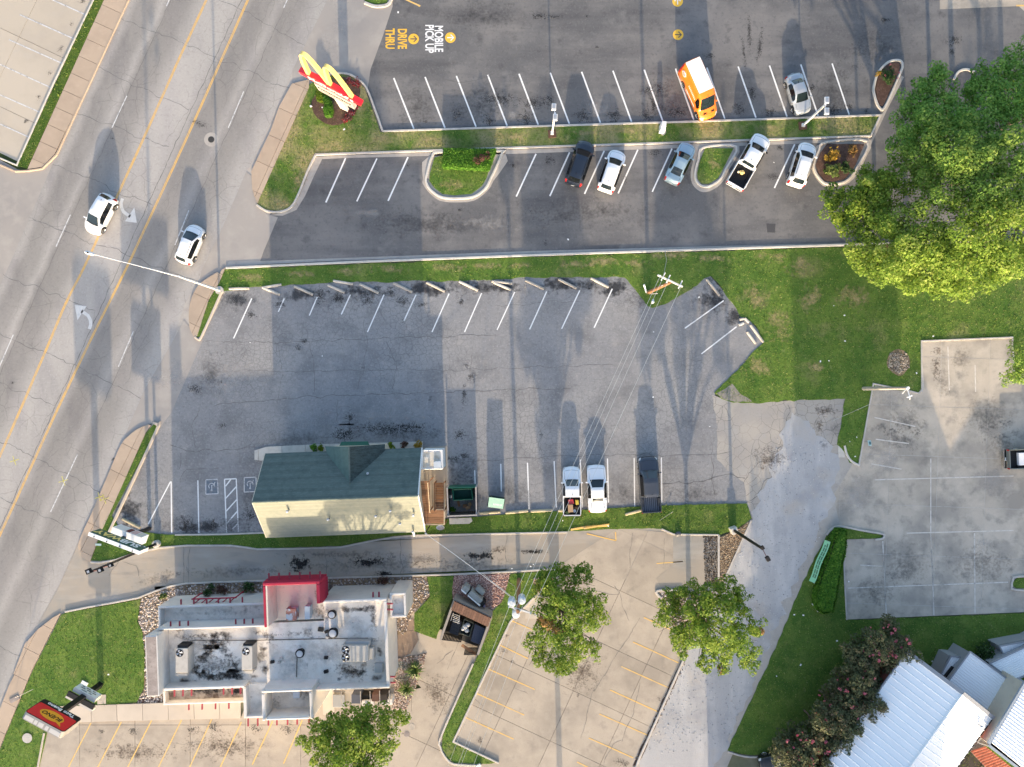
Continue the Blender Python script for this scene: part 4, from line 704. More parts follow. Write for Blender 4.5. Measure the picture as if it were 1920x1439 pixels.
def vehicle(name, label, cat, front, rear, Wd, Ht, style, body, group=None, z=0.0, glass=None, rails=False, extra=None):
    glass = glass or m_glass
    zz = .5
    f = P(front[0], front[1], zz); r = P(rear[0], rear[1], zz); d = f - r; Lg = d.length
    c = (f + r) / 2; st = ST[style]; ks = st['k']
    root = empty(name, (c.x, c.y, z), math.atan2(d.y, d.x), label, cat, group)
    hw = Wd / 2
    tend = ks[-1][0]
    ar = st['ar']; wr = .33 if Ht < 1.8 else .38
    if style == 'van': wr = .36
    ts = set(k[0] for k in ks) | set(np.round(np.arange(0, tend, .035), 4)) | set(x for x in (*st['ws'], *(st['rw'] or ()), *st['sw']))
    for a in ar:
        for e in (-1, -.85, -.5, 0, .5, .85, 1):
            t = a + e * (wr + .06) / Lg
            if t < tend: ts.add(round(t, 4))
    for p_ in st['pil']: ts |= {p_ - .006, p_ + .006}
    ts = sorted(t for t in ts if t <= tend + 1e-6); t2 = [ts[0]]
    for t in ts[1:]:
        if t - t2[-1] > .0035: t2.append(t)
        elif any(abs(t - k[0]) < 1e-6 for k in ks) or t in st['ws']: t2[-1] = t
    ts = t2
    def interp(t):
        for a, b in zip(ks, ks[1:]):
            if t <= b[0] + 1e-9:
                s = (t - a[0]) / (b[0] - a[0]); return [a[i] + (b[i] - a[i]) * s for i in range(1, 5)]
        return list(ks[-1][1:])
    def bow(t):
        if t < .5: v = .30 * (1 - t / .5) ** 1.4 + .0
        else: v = -.20 * ((t - .5) / .5) ** 2
        if style in ('truck', 'shorttruck', 'crew'): v = .26 * max(0, 1 - t / .5) ** 1.4
        if style == 'van': v = .30 * max(0, 1 - t / .4) if t < .5 else -.05
        if style == 'muscle': v *= .62
        return v
    grid = []
    for t in ts:
        zt, wt, zb, wb = interp(t); zt *= Ht; zb *= Ht; wt *= hw; wb *= hw
        roofish = zt > .85 * Ht
        cr = .045 if roofish else .03
        zs = .2 if style != 'van' else .26
        for a in ar:
            e = abs(t - a) * Lg / (wr + .06)
            if e <= 1: zs = max(zs, .05 + wr + (wr + .06) * math.sqrt(max(0, 1 - e * e)) * .98)
        zs = min(zs, zb - .05)
        h = zt - zb
        cols = [(0, zt + cr), (wt * .45, zt + cr * .8), (wt * .9, zt + cr * .15), (wt, zt - .03 - .03 * h), (wt + (wb - wt) * (.22 if h > .25 else .5), zt - .03 - (h - .03) * .2), (wb - .01, zb), (wb, zb - .06), (wb * 1.0, (zb - .06) * .55 + zs * .45), (wb * .985, zs), (wb * .9, zs - .02)]
        row = []
        for y, q in cols: row.append(Vector((Lg / 2 - t * Lg - bow(t) * (abs(y) / hw) ** 2.2, y, q)))
        grid.append(row)
    nc = len(grid[0]); body_mb, ws, rw, hl, tl = MB(), MB(), MB(), {1: MB(), -1: MB()}, {1: MB(), -1: MB()}
    sws = {}; plr = {1: MB(), -1: MB()}
    def seg(t):
        b = 0
        for p_ in st['pil']:
            if t > p_: b += 1
        return b
    for i in range(len(ts) - 1):
        tm = (ts[i] + ts[i + 1]) / 2
        for j in range(nc - 1):
            for s in (1, -1):
                q = [grid[i][j], grid[i + 1][j], grid[i + 1][j + 1], grid[i][j + 1]]
                q = [Vector((v.x, v.y * s, v.z)) for v in q]
                if s > 0: q.reverse()
                tgt = body_mb
                if st['ws'][0] < tm < st['ws'][1] and j < 2: tgt = ws
                elif st['rw'] and st['rw'][0] < tm < st['rw'][1] and j < 2: tgt = rw
                elif st['sw'][0] < tm < st['sw'][1] and j == 4: tgt = plr[s] if any(abs(tm - p_) < .006 for p_ in st['pil']) else sws.setdefault((seg(tm), s), MB())
                elif tm < .045 and 3 <= j <= 5: tgt = hl[s]
                elif tm > .955 and 3 <= j <= 6: tgt = tl[s]
                tgt.add(q, [(0, 1, 2, 3)])
    for row, rev in ((grid[0], False), (grid[-1], True)):     # nose and tail caps
        pts = [Vector((v.x, v.y, v.z)) for v in row] + [Vector((v.x, -v.y, v.z)) for v in reversed(row[1:])]
        fc = tuple(range(len(pts))); body_mb.add(pts, [tuple(reversed(fc)) if not rev else fc])
    def fin(mb, nm, mt, parent=root, smooth=True):
        if not mb.f: return None
        me = bpy.data.meshes.new(nm); me.from_pydata(mb.v, [], mb.f); me.materials.append(mt)
        bm = bmesh.new(); bm.from_mesh(me); bmesh.ops.remove_doubles(bm, verts=bm.verts, dist=.0008); bmesh.ops.recalc_face_normals(bm, faces=bm.faces); bm.to_mesh(me); bm.free()
        if smooth: me.polygons.foreach_set('use_smooth', [True] * len(me.polygons))
        o = bpy.data.objects.new(nm, me); COL.objects.link(o); o.parent = parent; return o
    bo = fin(body_mb, 'body', body)
    for nm, mb, mt in (('windshield', ws, glass), ('rear_window', rw, glass if style != 'x' else m_glassd)): fin(mb, nm, mt)
    for kk, mb in sws.items(): fin(mb, 'side_window', m_glassd)
    for s in (1, -1):
        o = fin(plr[s], 'pillar', m_glassd)
        if o and len(st['pil']) > 1: tag(o, kind='stuff')
        fin(hl[s], 'headlight', m_lens)
        if not st.get('bed'): fin(tl[s], 'taillight', m_red)
        # mirrors
        i = min(range(len(ts)), key=lambda q: abs(ts[q] - (st['ws'][0] + .045))); v = grid[i][5]
        mb = MB(); mb.box((v.x, (v.y + .09) * s, v.z + .09), (.12, .2, .13)); o = fin(mb, 'mirror', body if style not in ('truck',) else m_black, smooth=False)
        # wheels
        for a in ar:
            x = Lg / 2 - a * Lg; yy = hw * .985 * s
            mb = MB(); n = 18
            for q in range(n):
                A, B = 2 * math.pi * q / n, 2 * math.pi * (q + 1) / n
                p = lambda t, rr, y: (x + rr * math.cos(t), y, wr + rr * math.sin(t))
                mb.quad(p(A, wr, yy - s * .22), p(B, wr, yy - s * .22), p(B, wr, yy - s * .015), p(A, wr, yy - s * .015)); mb.quad(p(A, wr, yy - s * .015), p(B, wr, yy - s * .015), p(B, wr * .68, yy), p(A, wr * .68, yy))
            w = fin(mb, 'tyre', m_tyre)
            mb = MB()
            for q in range(n):
                A, B = 2 * math.pi * q / n, 2 * math.pi * (q + 1) / n
                mb.quad(p(A, wr * .68, yy), p(B, wr * .68, yy), p(B, wr * .6, yy - s * .03), p(A, wr * .6, yy - s * .03))
            for q in range(5):
                A = 2 * math.pi * q / 5; mb.quad(p(A - .25, wr * .15, yy - s * .01), p(A + .25, wr * .15, yy - s * .01), p(A + .16, wr * .64, yy - s * .02), p(A - .16, wr * .64, yy - s * .02))
            fin(mb, 'rim', m_rim, w, False)
    # panel gaps and wipers
    sm = MB()
    def surf(t, cf):
        i = max(q for q in range(len(ts)) if ts[q] <= t + 1e-9); i = min(i, len(ts) - 2); s_ = (t - ts[i]) / (ts[i + 1] - ts[i]); j = min(int(cf), nc - 2); u = cf - j
        a = grid[i][j].lerp(grid[i][j + 1], u); b = grid[i + 1][j].lerp(grid[i + 1][j + 1], u); return a.lerp(b, s_)
    def seam(path, w=.022, up=.006):
        pts = [surf(t, abs(c_)) for t, c_ in path]; pts = [Vector((p.x, p.y * (1 if c_ >= 0 else -1), p.z)) for p, (t, c_) in zip(pts, path)]
        for a, b in zip(pts, pts[1:]):
            d_ = (b - a); nrm = Vector((0, 0, 1)) if abs(a.y) < hw * .9 else Vector((0, 1 if a.y > 0 else -1, .3)).normalized()
            q = d_.cross(nrm); 
            if q.length < 1e-6: continue
            q = q.normalized() * w / 2; u = nrm * up; sm.quad(a - q + u, b - q + u, b + q + u, a + q + u)
    w0 = st['ws'][0]
    for s in (1, -1):
        seam([(t, 2.6 * s) for t in np.linspace(.07, w0 - .005, 7)])
        seam([(.07, c_ * s) for c_ in (0.001, 1, 2, 2.6)])
        for dt in st['door']: seam([(dt, c_ * s) for c_ in (5, 5.5, 6, 7, 7.9)], .02, .008)
        if st['rw'] and style in ('sedan', 'muscle'):
            seam([(t, 2.5 * s) for t in np.linspace(st['rw'][1] + .01, .965, 4)]); seam([(.965, c_ * s) for c_ in (.001, 1, 2.5)])
    seam([(w0 + .004, -2.0), (w0 + .004, -1), (w0 + .004, -.001)], .05, .01); seam([(w0 + .004, .001), (w0 + .004, 1), (w0 + .004, 2)], .05, .01)
    tag(fin(sm, 'panel_seam', m_seam, smooth=False), kind='stuff')
    mb = MB()
    for y0 in (-.5, .1):
        a = surf(w0 + .012, abs(y0) / hw * 2); b = surf(w0 + .03, 1.2); mb.tube([(a.x, y0, a.z + .03), (a.x - .08, y0 + .52, a.z + .07)], .012, 4)
    fin(mb, 'wiper', m_black, smooth=False)
    if rails:
        for s in (1, -1):
            mb = MB(); pts = [surf(t, 2.55) for t in np.linspace(st['ws'][1] + .05, st['sw'][1] - .05, 6)]; mb.tube([(p.x, p.y * s, p.z + .05) for p in pts], .02, 5); fin(mb, 'roof_rail', m_black if rails == 2 else m_chrome, smooth=False)
    mb = MB(); a = surf(min(.8, st['sw'][1] - .04), .01); mb.add([(a.x + .12, 0, a.z), (a.x - .1, .03, a.z), (a.x - .1, -.03, a.z), (a.x - .1, 0, a.z + .07)], [(0, 1, 3), (0, 3, 2), (1, 2, 3)]); fin(mb, 'antenna', m_black, smooth=False)
    mb = MB(); mb.box((-Lg / 2 - .012, 0, .62 if Ht < 2.4 else .7), (.02, .34, .16)); fin(mb, 'number_plate', m_lens, smooth=False)
    if st.get('bed'):
        t0, t1 = tend, .995; x0, x1 = Lg / 2 - t0 * Lg, -Lg / 2 + .05; zr = .62 * Ht; zf = .42 * Ht; th = .09
        for s in (1, -1):
            mb = MB(); n = 12; prof = [(hw - th, zf), (hw - th, zr - .02), (hw - th + .02, zr), (hw - .03, zr), (hw, zr - .05), (hw, .55)]; rows = []
            for q in range(n + 1):
                x = x0 + (x1 - x0) * q / n; e = abs((Lg / 2 - ar[1] * Lg) - x) / (wr + .06); lo = .3 if e > 1 else .05 + wr + (wr + .06) * math.sqrt(1 - e * e)
                tp = 1 - .05 * max(0, q - n + 2) / 2
                rows.append([(x, y * s * (tp if y > hw - .06 else 1), z_) for y, z_ in prof] + [(x, hw * s * .99 * tp, min(lo, .54))])
            for a, b in zip(rows, rows[1:]):
                for k_ in range(len(a) - 1): mb.quad(a[k_], b[k_], b[k_ + 1], a[k_ + 1])
            mb.add(rows[-1], [tuple(range(len(rows[-1])))]); fin(mb, 'bed_side', body, smooth=False)
            mb = MB(); mb.box(((Lg / 2 - ar[1] * Lg), (hw - th - .09) * s, zf + .11), (.8, .2, .22)); fin(mb, 'wheel_well', extra.get('liner', m_black) if extra else m_black, smooth=False)
            mb = MB(); mb.box((x1 - .035, (hw - .075) * s, zr - .2), (.05, .14, .34)); fin(mb, 'taillight', m_red, smooth=False)
        liner = extra.get('liner', m_black) if extra else m_black
        mb = MB(); mb.box(((x0 + x1) / 2, 0, zf - .03), (abs(x0 - x1), Wd - 2 * th, .06))
        mb2_ = MB()
        for q in range(9):
            y = (q - 4) * (Wd - .3) / 9; mb2_.box(((x0 + x1) / 2, y, zf + .012), (abs(x0 - x1) * .97, .1, .03))
        fin(mb, 'bed_floor', liner, smooth=False); tag(fin(mb2_, 'floor_ribs', (extra or {}).get('ribs', liner), smooth=False), kind='stuff')
        mb = MB(); mb.box((x1, 0, (zr + zf) / 2 - .02), (.08, Wd - .2, zr - zf + .06)); fin(mb, 'tailgate', body, smooth=False)
        mb = MB(); mb.box((x0 - .02, 0, (zr + zf) / 2), (.05, Wd - 2 * th, zr - zf)); fin(mb, 'front_bed_wall', body, smooth=False)
        mb = MB(); mb.box((-Lg / 2 - .02, 0, .52), (.16, Wd * .94, .2)); fin(mb, 'rear_bumper', m_chrome if not extra or extra.get('bump', 1) else m_black, smooth=False)
    return root, Lg
R1 = 'cars parked at the restaurants'
vehicle('car', 'white hatchback driving down the street beside the bent turn arrow', 'car', (171, 438), (209, 367), 1.80, 1.6, 'hatch', pt['white'], z=0)
vehicle('car', 'white hatchback with roof rails driving up the street near the driveway', 'car', (372, 424), (343, 495), 1.80, 1.58, 'hatch', pt['white'], rails=2)
van, vl = vehicle('delivery_van', 'tall orange delivery van with a white roof parked by the grass verge', 'van', (1330, 224), (1287, 127), 2.02, 2.55, 'van', pt['orange'])
vehicle('car', 'silver sedan parked beside the twin-headed white lamp post', 'car', (1507, 215), (1484, 140), 1.80, 1.46, 'sedan', pt['silver'], R1)
vehicle('suv', 'dark navy SUV with roof racks parked nose to the verge', 'SUV', (1101, 267), (1073, 349), 1.95, 1.85, 'suv', pt['navy'], R1, rails=2, glass=m_glassd)
vehicle('car', 'white crossover parked right beside the dark navy SUV', 'car', (1160, 284), (1133, 361), 1.86, 1.6, 'suv', pt['white'], R1)
vehicle('car', 'ice blue sedan parked left of the rounded grass island', 'car', (1292, 270), (1257, 345), 1.80, 1.45, 'sedan', pt['blue'], R1, glass=m_glass)
pk1, pl1 = vehicle('pickup_truck', 'white crew cab pickup with black bed liner holding a yellow bag', 'pickup truck', (1430, 257), (1375, 352), 1.95, 1.88, 'truck', pt['white'], R1)
vehicle('suv', 'white SUV with red rear lights parked beside the mulched island', 'SUV', (1515, 270), (1489, 351), 1.88, 1.72, 'suv', pt['white'], R1, rails=2)
pk2, pl2 = vehicle('pickup_truck', 'old white pickup with its bed full of boxes and tools', 'pickup truck', (1071, 874), (1072, 966), 1.82, 1.75, 'shorttruck', pt['white'], R1, extra={'bump': 0})
vehicle('car', 'white two door coupe with bonnet scoops parked behind the green roofed shop', 'car', (1117, 871), (1120, 961), 1.90, 1.45, 'muscle', pt['white'], R1)
pk3, pl3 = vehicle('pickup_truck', 'dark grey crew cab pickup with ribbed empty bed', 'pickup truck', (1213, 855), (1220, 960), 2.0, 1.92, 'crew', pt['grey'], R1, extra={'bump': 0, 'liner': M('grey_bed_floor', (.05, .055, .065), rough=.5), 'ribs': M('grey_bed_ribs', (.16, .17, .2), rough=.4)})
pk4, pl4 = vehicle('pickup_truck', 'grey-green pickup with black bed cut off by the right edge', 'pickup truck', (1992, 856), (1884, 861), 2.0, 1.9, 'truck', pt['olive'], R1, extra={'bump': 1})
vehicle('suv', 'black off-road SUV half hidden under the pink flowering shrubs', 'SUV', (1422, 1436), (1510, 1412), 1.9, 1.85, 'suv', pt['blackp'], glass=m_glass, rails=False)
# details on single vehicles
def local(root, nm, mb, mt, smooth=False):
    o = mb.build(nm, mt, None); o.parent = root; return o
m_cargo = M('cardboard', (.45, .29, .17), rough=.9)
local(van, 'roof_panel', MB().box((-.95, 0, 2.61), (3.3, 1.5, .03)), M('white_roof_film', (.9, .9, .9), rough=.4))
for s in (1, -1):
    local(van, 'side_stripe', MB().box((.2, s * 1.012, .75), (1.9, .015, .12)), pt['white'])
    local(van, 'side_emblem', MB().tube([(-1.95, s * .95, 1.75), (-1.95, s * 1.0, 1.75)], .34, 18), pt['white'])
    local(van, 'side_emblem', MB().tube([(-1.95, s * .96, 1.75), (-1.95, s * 1.012, 1.75)], .25, 18), M('coral_emblem', (.8, .3, .25)))
    mb = MB()
    for k in range(9): mb.box((.7 - k * .17, s * .985, 1.62), (.1, .05, .2))
    local(van, 'side_lettering', mb, M('pale_lettering', (.85, .6, .5)))
    local(van, 'hood_vent', MB().box((2.34, s * .42, 1.085), (.1, .32, .05)), m_black)
cp, sp = None, None
# things lying in the two white pickup beds
def in_bed(root, x, y, z): return root.matrix_world @ Vector((x, y, z)) if False else Vector((root.location.x + x * math.cos(root.rotation_euler.z) - y * math.sin(root.rotation_euler.z), root.location.y + x * math.sin(root.rotation_euler.z) + y * math.cos(root.rotation_euler.z), z))
def blob(c, r, mt, name, label, cat, n=10, seed=1, flat=.7):
    bm = bmesh.new(); bmesh.ops.create_icosphere(bm, subdivisions=2, radius=1)
    for v in bm.verts:
        k = 1 + .35 * noise.noise(v.co * 1.7 + Vector((seed, 0, 0))); v.co = Vector((v.co.x * r * k, v.co.y * r * .8 * k, v.co.z * r * flat * k))
    me = bpy.data.meshes.new(name); bm.to_mesh(me); bm.free(); me.materials.append(mt)
    me.polygons.foreach_set('use_smooth', [True] * len(me.polygons)); o = bpy.data.objects.new(name, me); COL.objects.link(o); o.location = c
    return tag(o, label, cat)
zf1, zf2 = .42 * 1.88, .42 * 1.75
blob(in_bed(pk1, -pl1 / 2 + 1.55, .05, zf1 + .16), .26, M('yellow_sack', (.75, .55, .2), rough=.7), 'bag', 'yellow bag lying in the black bed of the white pickup', 'bag')
blob(in_bed(pk1, -pl1 / 2 + 1.45, .38, zf1 + .1), .13, M('cream_pouch', (.8, .72, .5)), 'pouch', 'small cream pouch beside the yellow bag in the pickup bed', 'bag')
a2 = pk2.rotation_euler.z
def bedbox(x, y, sz, mt, name, label, cat, rz=0, z=None):
    c = in_bed(pk2, x, y, zf2 + .03 + sz[2] / 2 if z is None else z); o = MB().box((0, 0, 0), sz, a2 + rz).build(name, mt, bevel=.01); o.location = c; return tag(o, label, cat)
bedbox(-pl2 / 2 + .78, .16, (.75, .5, .45), m_cargo, 'cardboard_box', 'open brown cardboard box in the old white pickup bed', 'box', .05)
bedbox(-pl2 / 2 + 1.42, .1, (.42, .5, .38), M('red_tool_case', (.55, .06, .07), rough=.4), 'tool_box', 'red tool box behind the cab of the old white pickup', 'tool box', .2)
bedbox(-pl2 / 2 + 1.36, -.5, (.42, .3, .42), M('yellow_can', (.6, .45, .07), rough=.5), 'fuel_can', 'yellow fuel can beside the red tool box in the pickup bed', 'can', .1)
c = in_bed(pk2, -pl2 / 2 + .48, -.25, zf2 + .18); r_ = empty('spare_wheel', c, 0, 'spare wheel lying by the cardboard box in the pickup bed', 'wheel')
mb = MB(); n = 20
for q in range(n):
    A, B = 2 * math.pi * q / n, 2 * math.pi * (q + 1) / n
    for (r0, z0), (r1, z1) in (((.27, -.09), (.29, .06)), ((.29, .06), (.24, .1)), ((.24, .1), (.16, .07))):
        mb.quad((r0 * math.cos(A), r0 * math.sin(A), z0), (r0 * math.cos(B), r0 * math.sin(B), z0), (r1 * math.cos(B), r1 * math.sin(B), z1), (r1 * math.cos(A), r1 * math.sin(A), z1))
local(r_, 'tyre', mb, m_tyre); local(r_, 'rim', MB().tube([(0, 0, -.05), (0, 0, .05)], .17, 14), m_rim)
blob(in_bed(pk2, -pl2 / 2 + .3, .45, zf2 + .14), .2, M('olive_sack', (.16, .2, .07)), 'sack', 'olive green sack in the tail of the old white pickup', 'bag', seed=4)
blob(in_bed(pk2, -pl2 / 2 + .85, -.45, zf2 + .16), .26, M('dark_tarp', (.03, .022, .02)), 'tarp', 'dark crumpled tarp beside the cardboard box in the pickup', 'tarp', seed=6)
c = in_bed(pk4, -pl4 / 2 + 1.5, 0, .42 * 1.9 + .2); o = MB().box((0, 0, 0), (1.1, 1.25, .35), pk4.rotation_euler.z).build('storage_box', M('pale_case', (.66, .68, .72), rough=.4), bevel=.02); o.location = c; tag(o, 'pale storage box in the black bed at the right edge', 'box')

# ------------------------------------------------------------------ trees and plants
def leaf_mat(name, cols, transl=.4): return M(name, cols[1], rough=.6, spec=.2, attr=cols, transl=transl)
lf_maple = leaf_mat('maple_leaves', [(.078, .168, .034), (.151, .280, .050), (.258, .381, .067), (.392, .482, .112)])
lf_yellow = leaf_mat('sunlit_yellow_leaves', [(.085, .16, .02), (.16, .27, .035), (.27, .38, .055), (.40, .46, .12)])  # yellow of the low sun put into the lower crowns' leaf colour
lf_green = leaf_mat('fresh_green_leaves', [(.075, .188, .037), (.138, .300, .056), (.225, .400, .075), (.325, .475, .112)])
lf_lot = leaf_mat('lot_tree_leaves', [(.055, .122, .015), (.110, .207, .024), (.207, .305, .037), (.354, .403, .067)])
lf_myrtle = leaf_mat('myrtle_leaves', [(.045, .062, .03), (.08, .10, .046), (.125, .135, .06), (.16, .12, .07)], .25)
lf_hedge = leaf_mat('hedge_leaves', [(.026, .091, .008), (.058, .169, .016), (.104, .247, .023), (.169, .312, .039)], .3)
lf_topi = leaf_mat('boxwood_leaves', [(.049, .105, .008), (.098, .175, .014), (.168, .238, .020), (.238, .294, .028)], .3)
lf_dark = leaf_mat('dark_shrub_leaves', [(.012, .035, .012), (.025, .06, .018), (.04, .085, .022), (.06, .11, .03)], .25)
lf_burg = leaf_mat('burgundy_leaves', [(.035, .012, .012), (.075, .03, .025), (.12, .06, .045), (.05, .06, .025)], .2)
lf_pink = leaf_mat('pink_blossom', [(.42, .06, .10), (.55, .11, .17), (.62, .22, .27), (.5, .14, .12)], .3)
lf_redf = leaf_mat('red_flower', [(.22, .012, .02), (.32, .02, .03), (.12, .02, .02), (.6, .4, .42)], .2)
lf_orng = leaf_mat('orange_yellow_leaves', [(.16, .16, .02), (.3, .22, .03), (.45, .26, .04), (.45, .33, .08)], .3)
lf_palm = leaf_mat('yucca_leaves', [(.05, .09, .02), (.08, .13, .03), (.14, .18, .05), (.2, .22, .08)], .25)
lf_brown = leaf_mat('browning_leaves', [(.14, .1, .025), (.3, .17, .05), (.4, .24, .09), (.16, .15, .03)], .3)
m_bark = M('bark', (.14, .105, .08), rough=.95, layers=[((.06, .045, .035), 5, .45, .65, .8, {'sc': (1, 1, .2)})], bump=(10, .9, .05))
def foliage(parent, name, lobes, n, mt, size=(.16, .34), up=.6, seed=0, kind=None, shell=.62, sub=7, aspect=.62):
    """leaf clumps on the skins of many small lobes spread through the crown"""
    g = np.random.default_rng(seed); L_ = []
    for c, r in lobes:
        L_.append((c, r * .62))
        for _ in range(sub):
            d = g.normal(size=3); d[2] = d[2] * .7 + .25; d /= np.linalg.norm(d); L_.append((np.array(c) + d * r * g.uniform(.55, .95), r * g.uniform(.22, .42)))
    w = np.array([r ** 2 for _, r in L_]); cnt = g.multinomial(n, w / w.sum()); C, Nn, Rn = [], [], []
    for (c, r), k in zip(L_, cnt):
        if k == 0: continue
        d = g.normal(size=(k, 3)); d /= np.linalg.norm(d, axis=1, keepdims=True); rr = r * (shell + (1.12 - shell) * g.random((k, 1)) ** .6)
        p = np.array(c) + d * rr * np.array([1, 1, .85]); tone = g.uniform(-.16, .16)
        C.append(p); Nn.append(d * .7 + g.normal(size=(k, 3)) * .45 + np.array([0, 0, up])); Rn.append(np.clip(.5 + tone + g.normal(size=k) * .2 + .14 * d[:, 2], 0, 1))
    C = np.concatenate(C); Nn = np.concatenate(Nn); Rn = np.concatenate(Rn)
    C[:, 2] = np.maximum(C[:, 2], .12 + (parent.location.z if parent else 0))
    l = size[0] * .7 + (size[1] * 1.15 - size[0] * .7) * g.random(len(C)) ** 2.2; v = leaves(C, Nn, l, l * g.uniform(aspect * .8, aspect * 1.3, len(C)))
    return raw_mesh(name, v, 4, mt, Rn, parent, kind)
LEAFK = 1.9
def tree(name, label, cat, base, lobes_px, n, mt, hts, trunk=.2, group=None, seed=0, size=(.2, .4), extra=(), sub=8):
    """lobes_px: (photo x, photo y, radius px, height) of each leafy limb"""
    b = P(*base); root = empty(name, (b.x, b.y, 0), 0, label, cat, group); r = random.Random(seed)
    lobes = []
    for x, y, rp, h in lobes_px:
        c = P(x, y, h); lobes.append(((c.x, c.y, c.z), rp / S * (H - h) / H))
    fork = Vector((b.x, b.y, hts * .35))
    MB().tube([(b.x, b.y, -.1), (b.x, b.y, .15), (b.x + .05, b.y + .03, hts * .2), fork], [trunk * 1.5, trunk * 1.05, trunk * .9, trunk * .75], 9).build('trunk', m_bark, root)
    for c, rr in lobes:
        c = Vector(c); m_ = fork.lerp(c, .5) + Vector((r.uniform(-.3, .3), r.uniform(-.3, .3), r.uniform(-.1, .4)))
        o = MB().tube([fork - Vector((0, 0, .2)), fork.lerp(m_, .5), m_, c], [trunk * .55, trunk * .42, trunk * .3, trunk * .1], 6).build('branch', m_bark, root)
        mb = MB()
        for k in range(3): mb.tube([m_.lerp(c, .3 * k), c + Vector((r.uniform(-1, 1), r.uniform(-1, 1), r.uniform(-.4, .6))) * rr * .9], [trunk * .14, .01], 4)
        tag(mb.build('twigs', m_bark, o, rel=True), kind='stuff')
    foliage(root, 'crown', lobes, int(n * LEAFK), mt, (size[0] * .78, size[1] * .74), seed=seed, kind='stuff', sub=sub)
    for nm, lob, k, mt2, sz in extra:
        lb = []
        for x, y, rp, h in lob:
            c = P(x, y, h); lb.append(((c.x, c.y, c.z), rp / S * (H - h) / H))
        foliage(root, nm, lb, k, mt2, sz, seed=seed + 1, kind='stuff', sub=3)
    return root
GT = 'big trees along the right edge'
tree('tree', 'green broad tree crown nearest the leaf shaped mulch island', 'tree', (1745, 265), [(1735, 170, 34, 7), (1760, 160, 30, 7.5), (1720, 195, 34, 6.5), (1745, 215, 44, 8), (1700, 240, 34, 6), (1775, 215, 46, 9), (1730, 265, 44, 7.5), (1690, 265, 28, 5.5), (1800, 190, 34, 8), (1770, 255, 46, 9), (1755, 140, 22, 7)], 11000, lf_green, 9, .24, GT, 21, (.18, .4))
tree('tree', 'tall green tree crown in the upper right corner', 'tree', (1880, 240), [(1905, 130, 40, 9), (1870, 150, 40, 9), (1845, 175, 36, 9), (1890, 185, 50, 10.5), (1850, 215, 46, 10), (1920, 200, 50, 11), (1895, 240, 52, 11), (1840, 140, 24, 8), (1930, 110, 40, 9), (1960, 170, 60, 10)], 12000, lf_green, 11, .28, GT, 22, (.18, .4))
tree('tree', 'largest tree crown with pale sunlit sprays in the middle', 'tree', (1790, 345), [(1790, 260, 46, 10), (1830, 270, 50, 11), (1760, 300, 48, 10), (1800, 315, 54, 12), (1850, 305, 54, 12), (1745, 335, 42, 9), (1890, 300, 50, 11.5), (1780, 360, 52, 11), (1830, 355, 56, 12), (1880, 350, 54, 12), (1720, 300, 36, 8), (1700, 330, 34, 7.5), (1690, 300, 26, 7), (1930, 330, 56, 12)], 17000, lf_maple, 12, .32, GT, 23, (.18, .4))
tree('tree', 'dark green tree jutting left over the parking lot', 'tree', (1640, 375), [(1560, 370, 24, 5.5), (1575, 395, 30, 6), (1600, 375, 34, 6.5), (1612, 410, 36, 7), (1640, 345, 38, 7), (1640, 385, 44, 7.5), (1670, 360, 42, 7.5), (1675, 405, 42, 8), (1590, 420, 26, 6), (1625, 435, 30, 7), (1625, 335, 28, 6.5)], 10000, lf_lot, 8, .22, GT, 24, (.18, .38), extra=[('yellow_leaves', [(1625, 345, 26, 7.6), (1650, 370, 30, 8.2), (1660, 340, 22, 8)], 1500, lf_yellow, (.18, .36))])
tree('tree', 'yellow sunlit tree crown above the lawn corner', 'tree', (1700, 445), [(1640, 430, 36, 8), (1665, 460, 42, 9), (1625, 470, 32, 7.5), (1640, 500, 34, 8), (1690, 420, 46, 10), (1700, 480, 50, 10.5), (1670, 510, 38, 9), (1730, 450, 50, 11), (1735, 510, 44, 10), (1710, 530, 36, 9), (1760, 480, 46, 11), (1605, 490, 22, 7), (1755, 535, 30, 9)], 14000, lf_yellow, 11, .28, GT, 25, (.18, .38))
tree('tree', 'yellow-green tree crown at the right edge above the lawn', 'tree', (1845, 420), [(1780, 410, 46, 11), (1810, 440, 52, 12), (1850, 410, 54, 12.5), (1800, 490, 50, 11), (1850, 470, 56, 12.5), (1900, 430, 56, 13), (1780, 530, 38, 9.5), (1800, 545, 26, 9), (1840, 515, 40, 11), (1890, 480, 50, 12), (1935, 470, 50, 12), (1900, 390, 50, 12.5)], 15000, lf_yellow, 13, .3, GT, 26, (.18, .38))
tree('tree', 'thin leaved tree edge showing at the right border of the grey lot', 'tree', (1935, 690), [(1905, 650, 18, 5), (1915, 675, 22, 6), (1900, 700, 20, 5), (1885, 710, 14, 4.5), (1922, 705, 24, 5.5), (1945, 680, 40, 6), (1915, 625, 14, 5)], 3200, lf_maple, 6, .16, None, 27, (.14, .3))
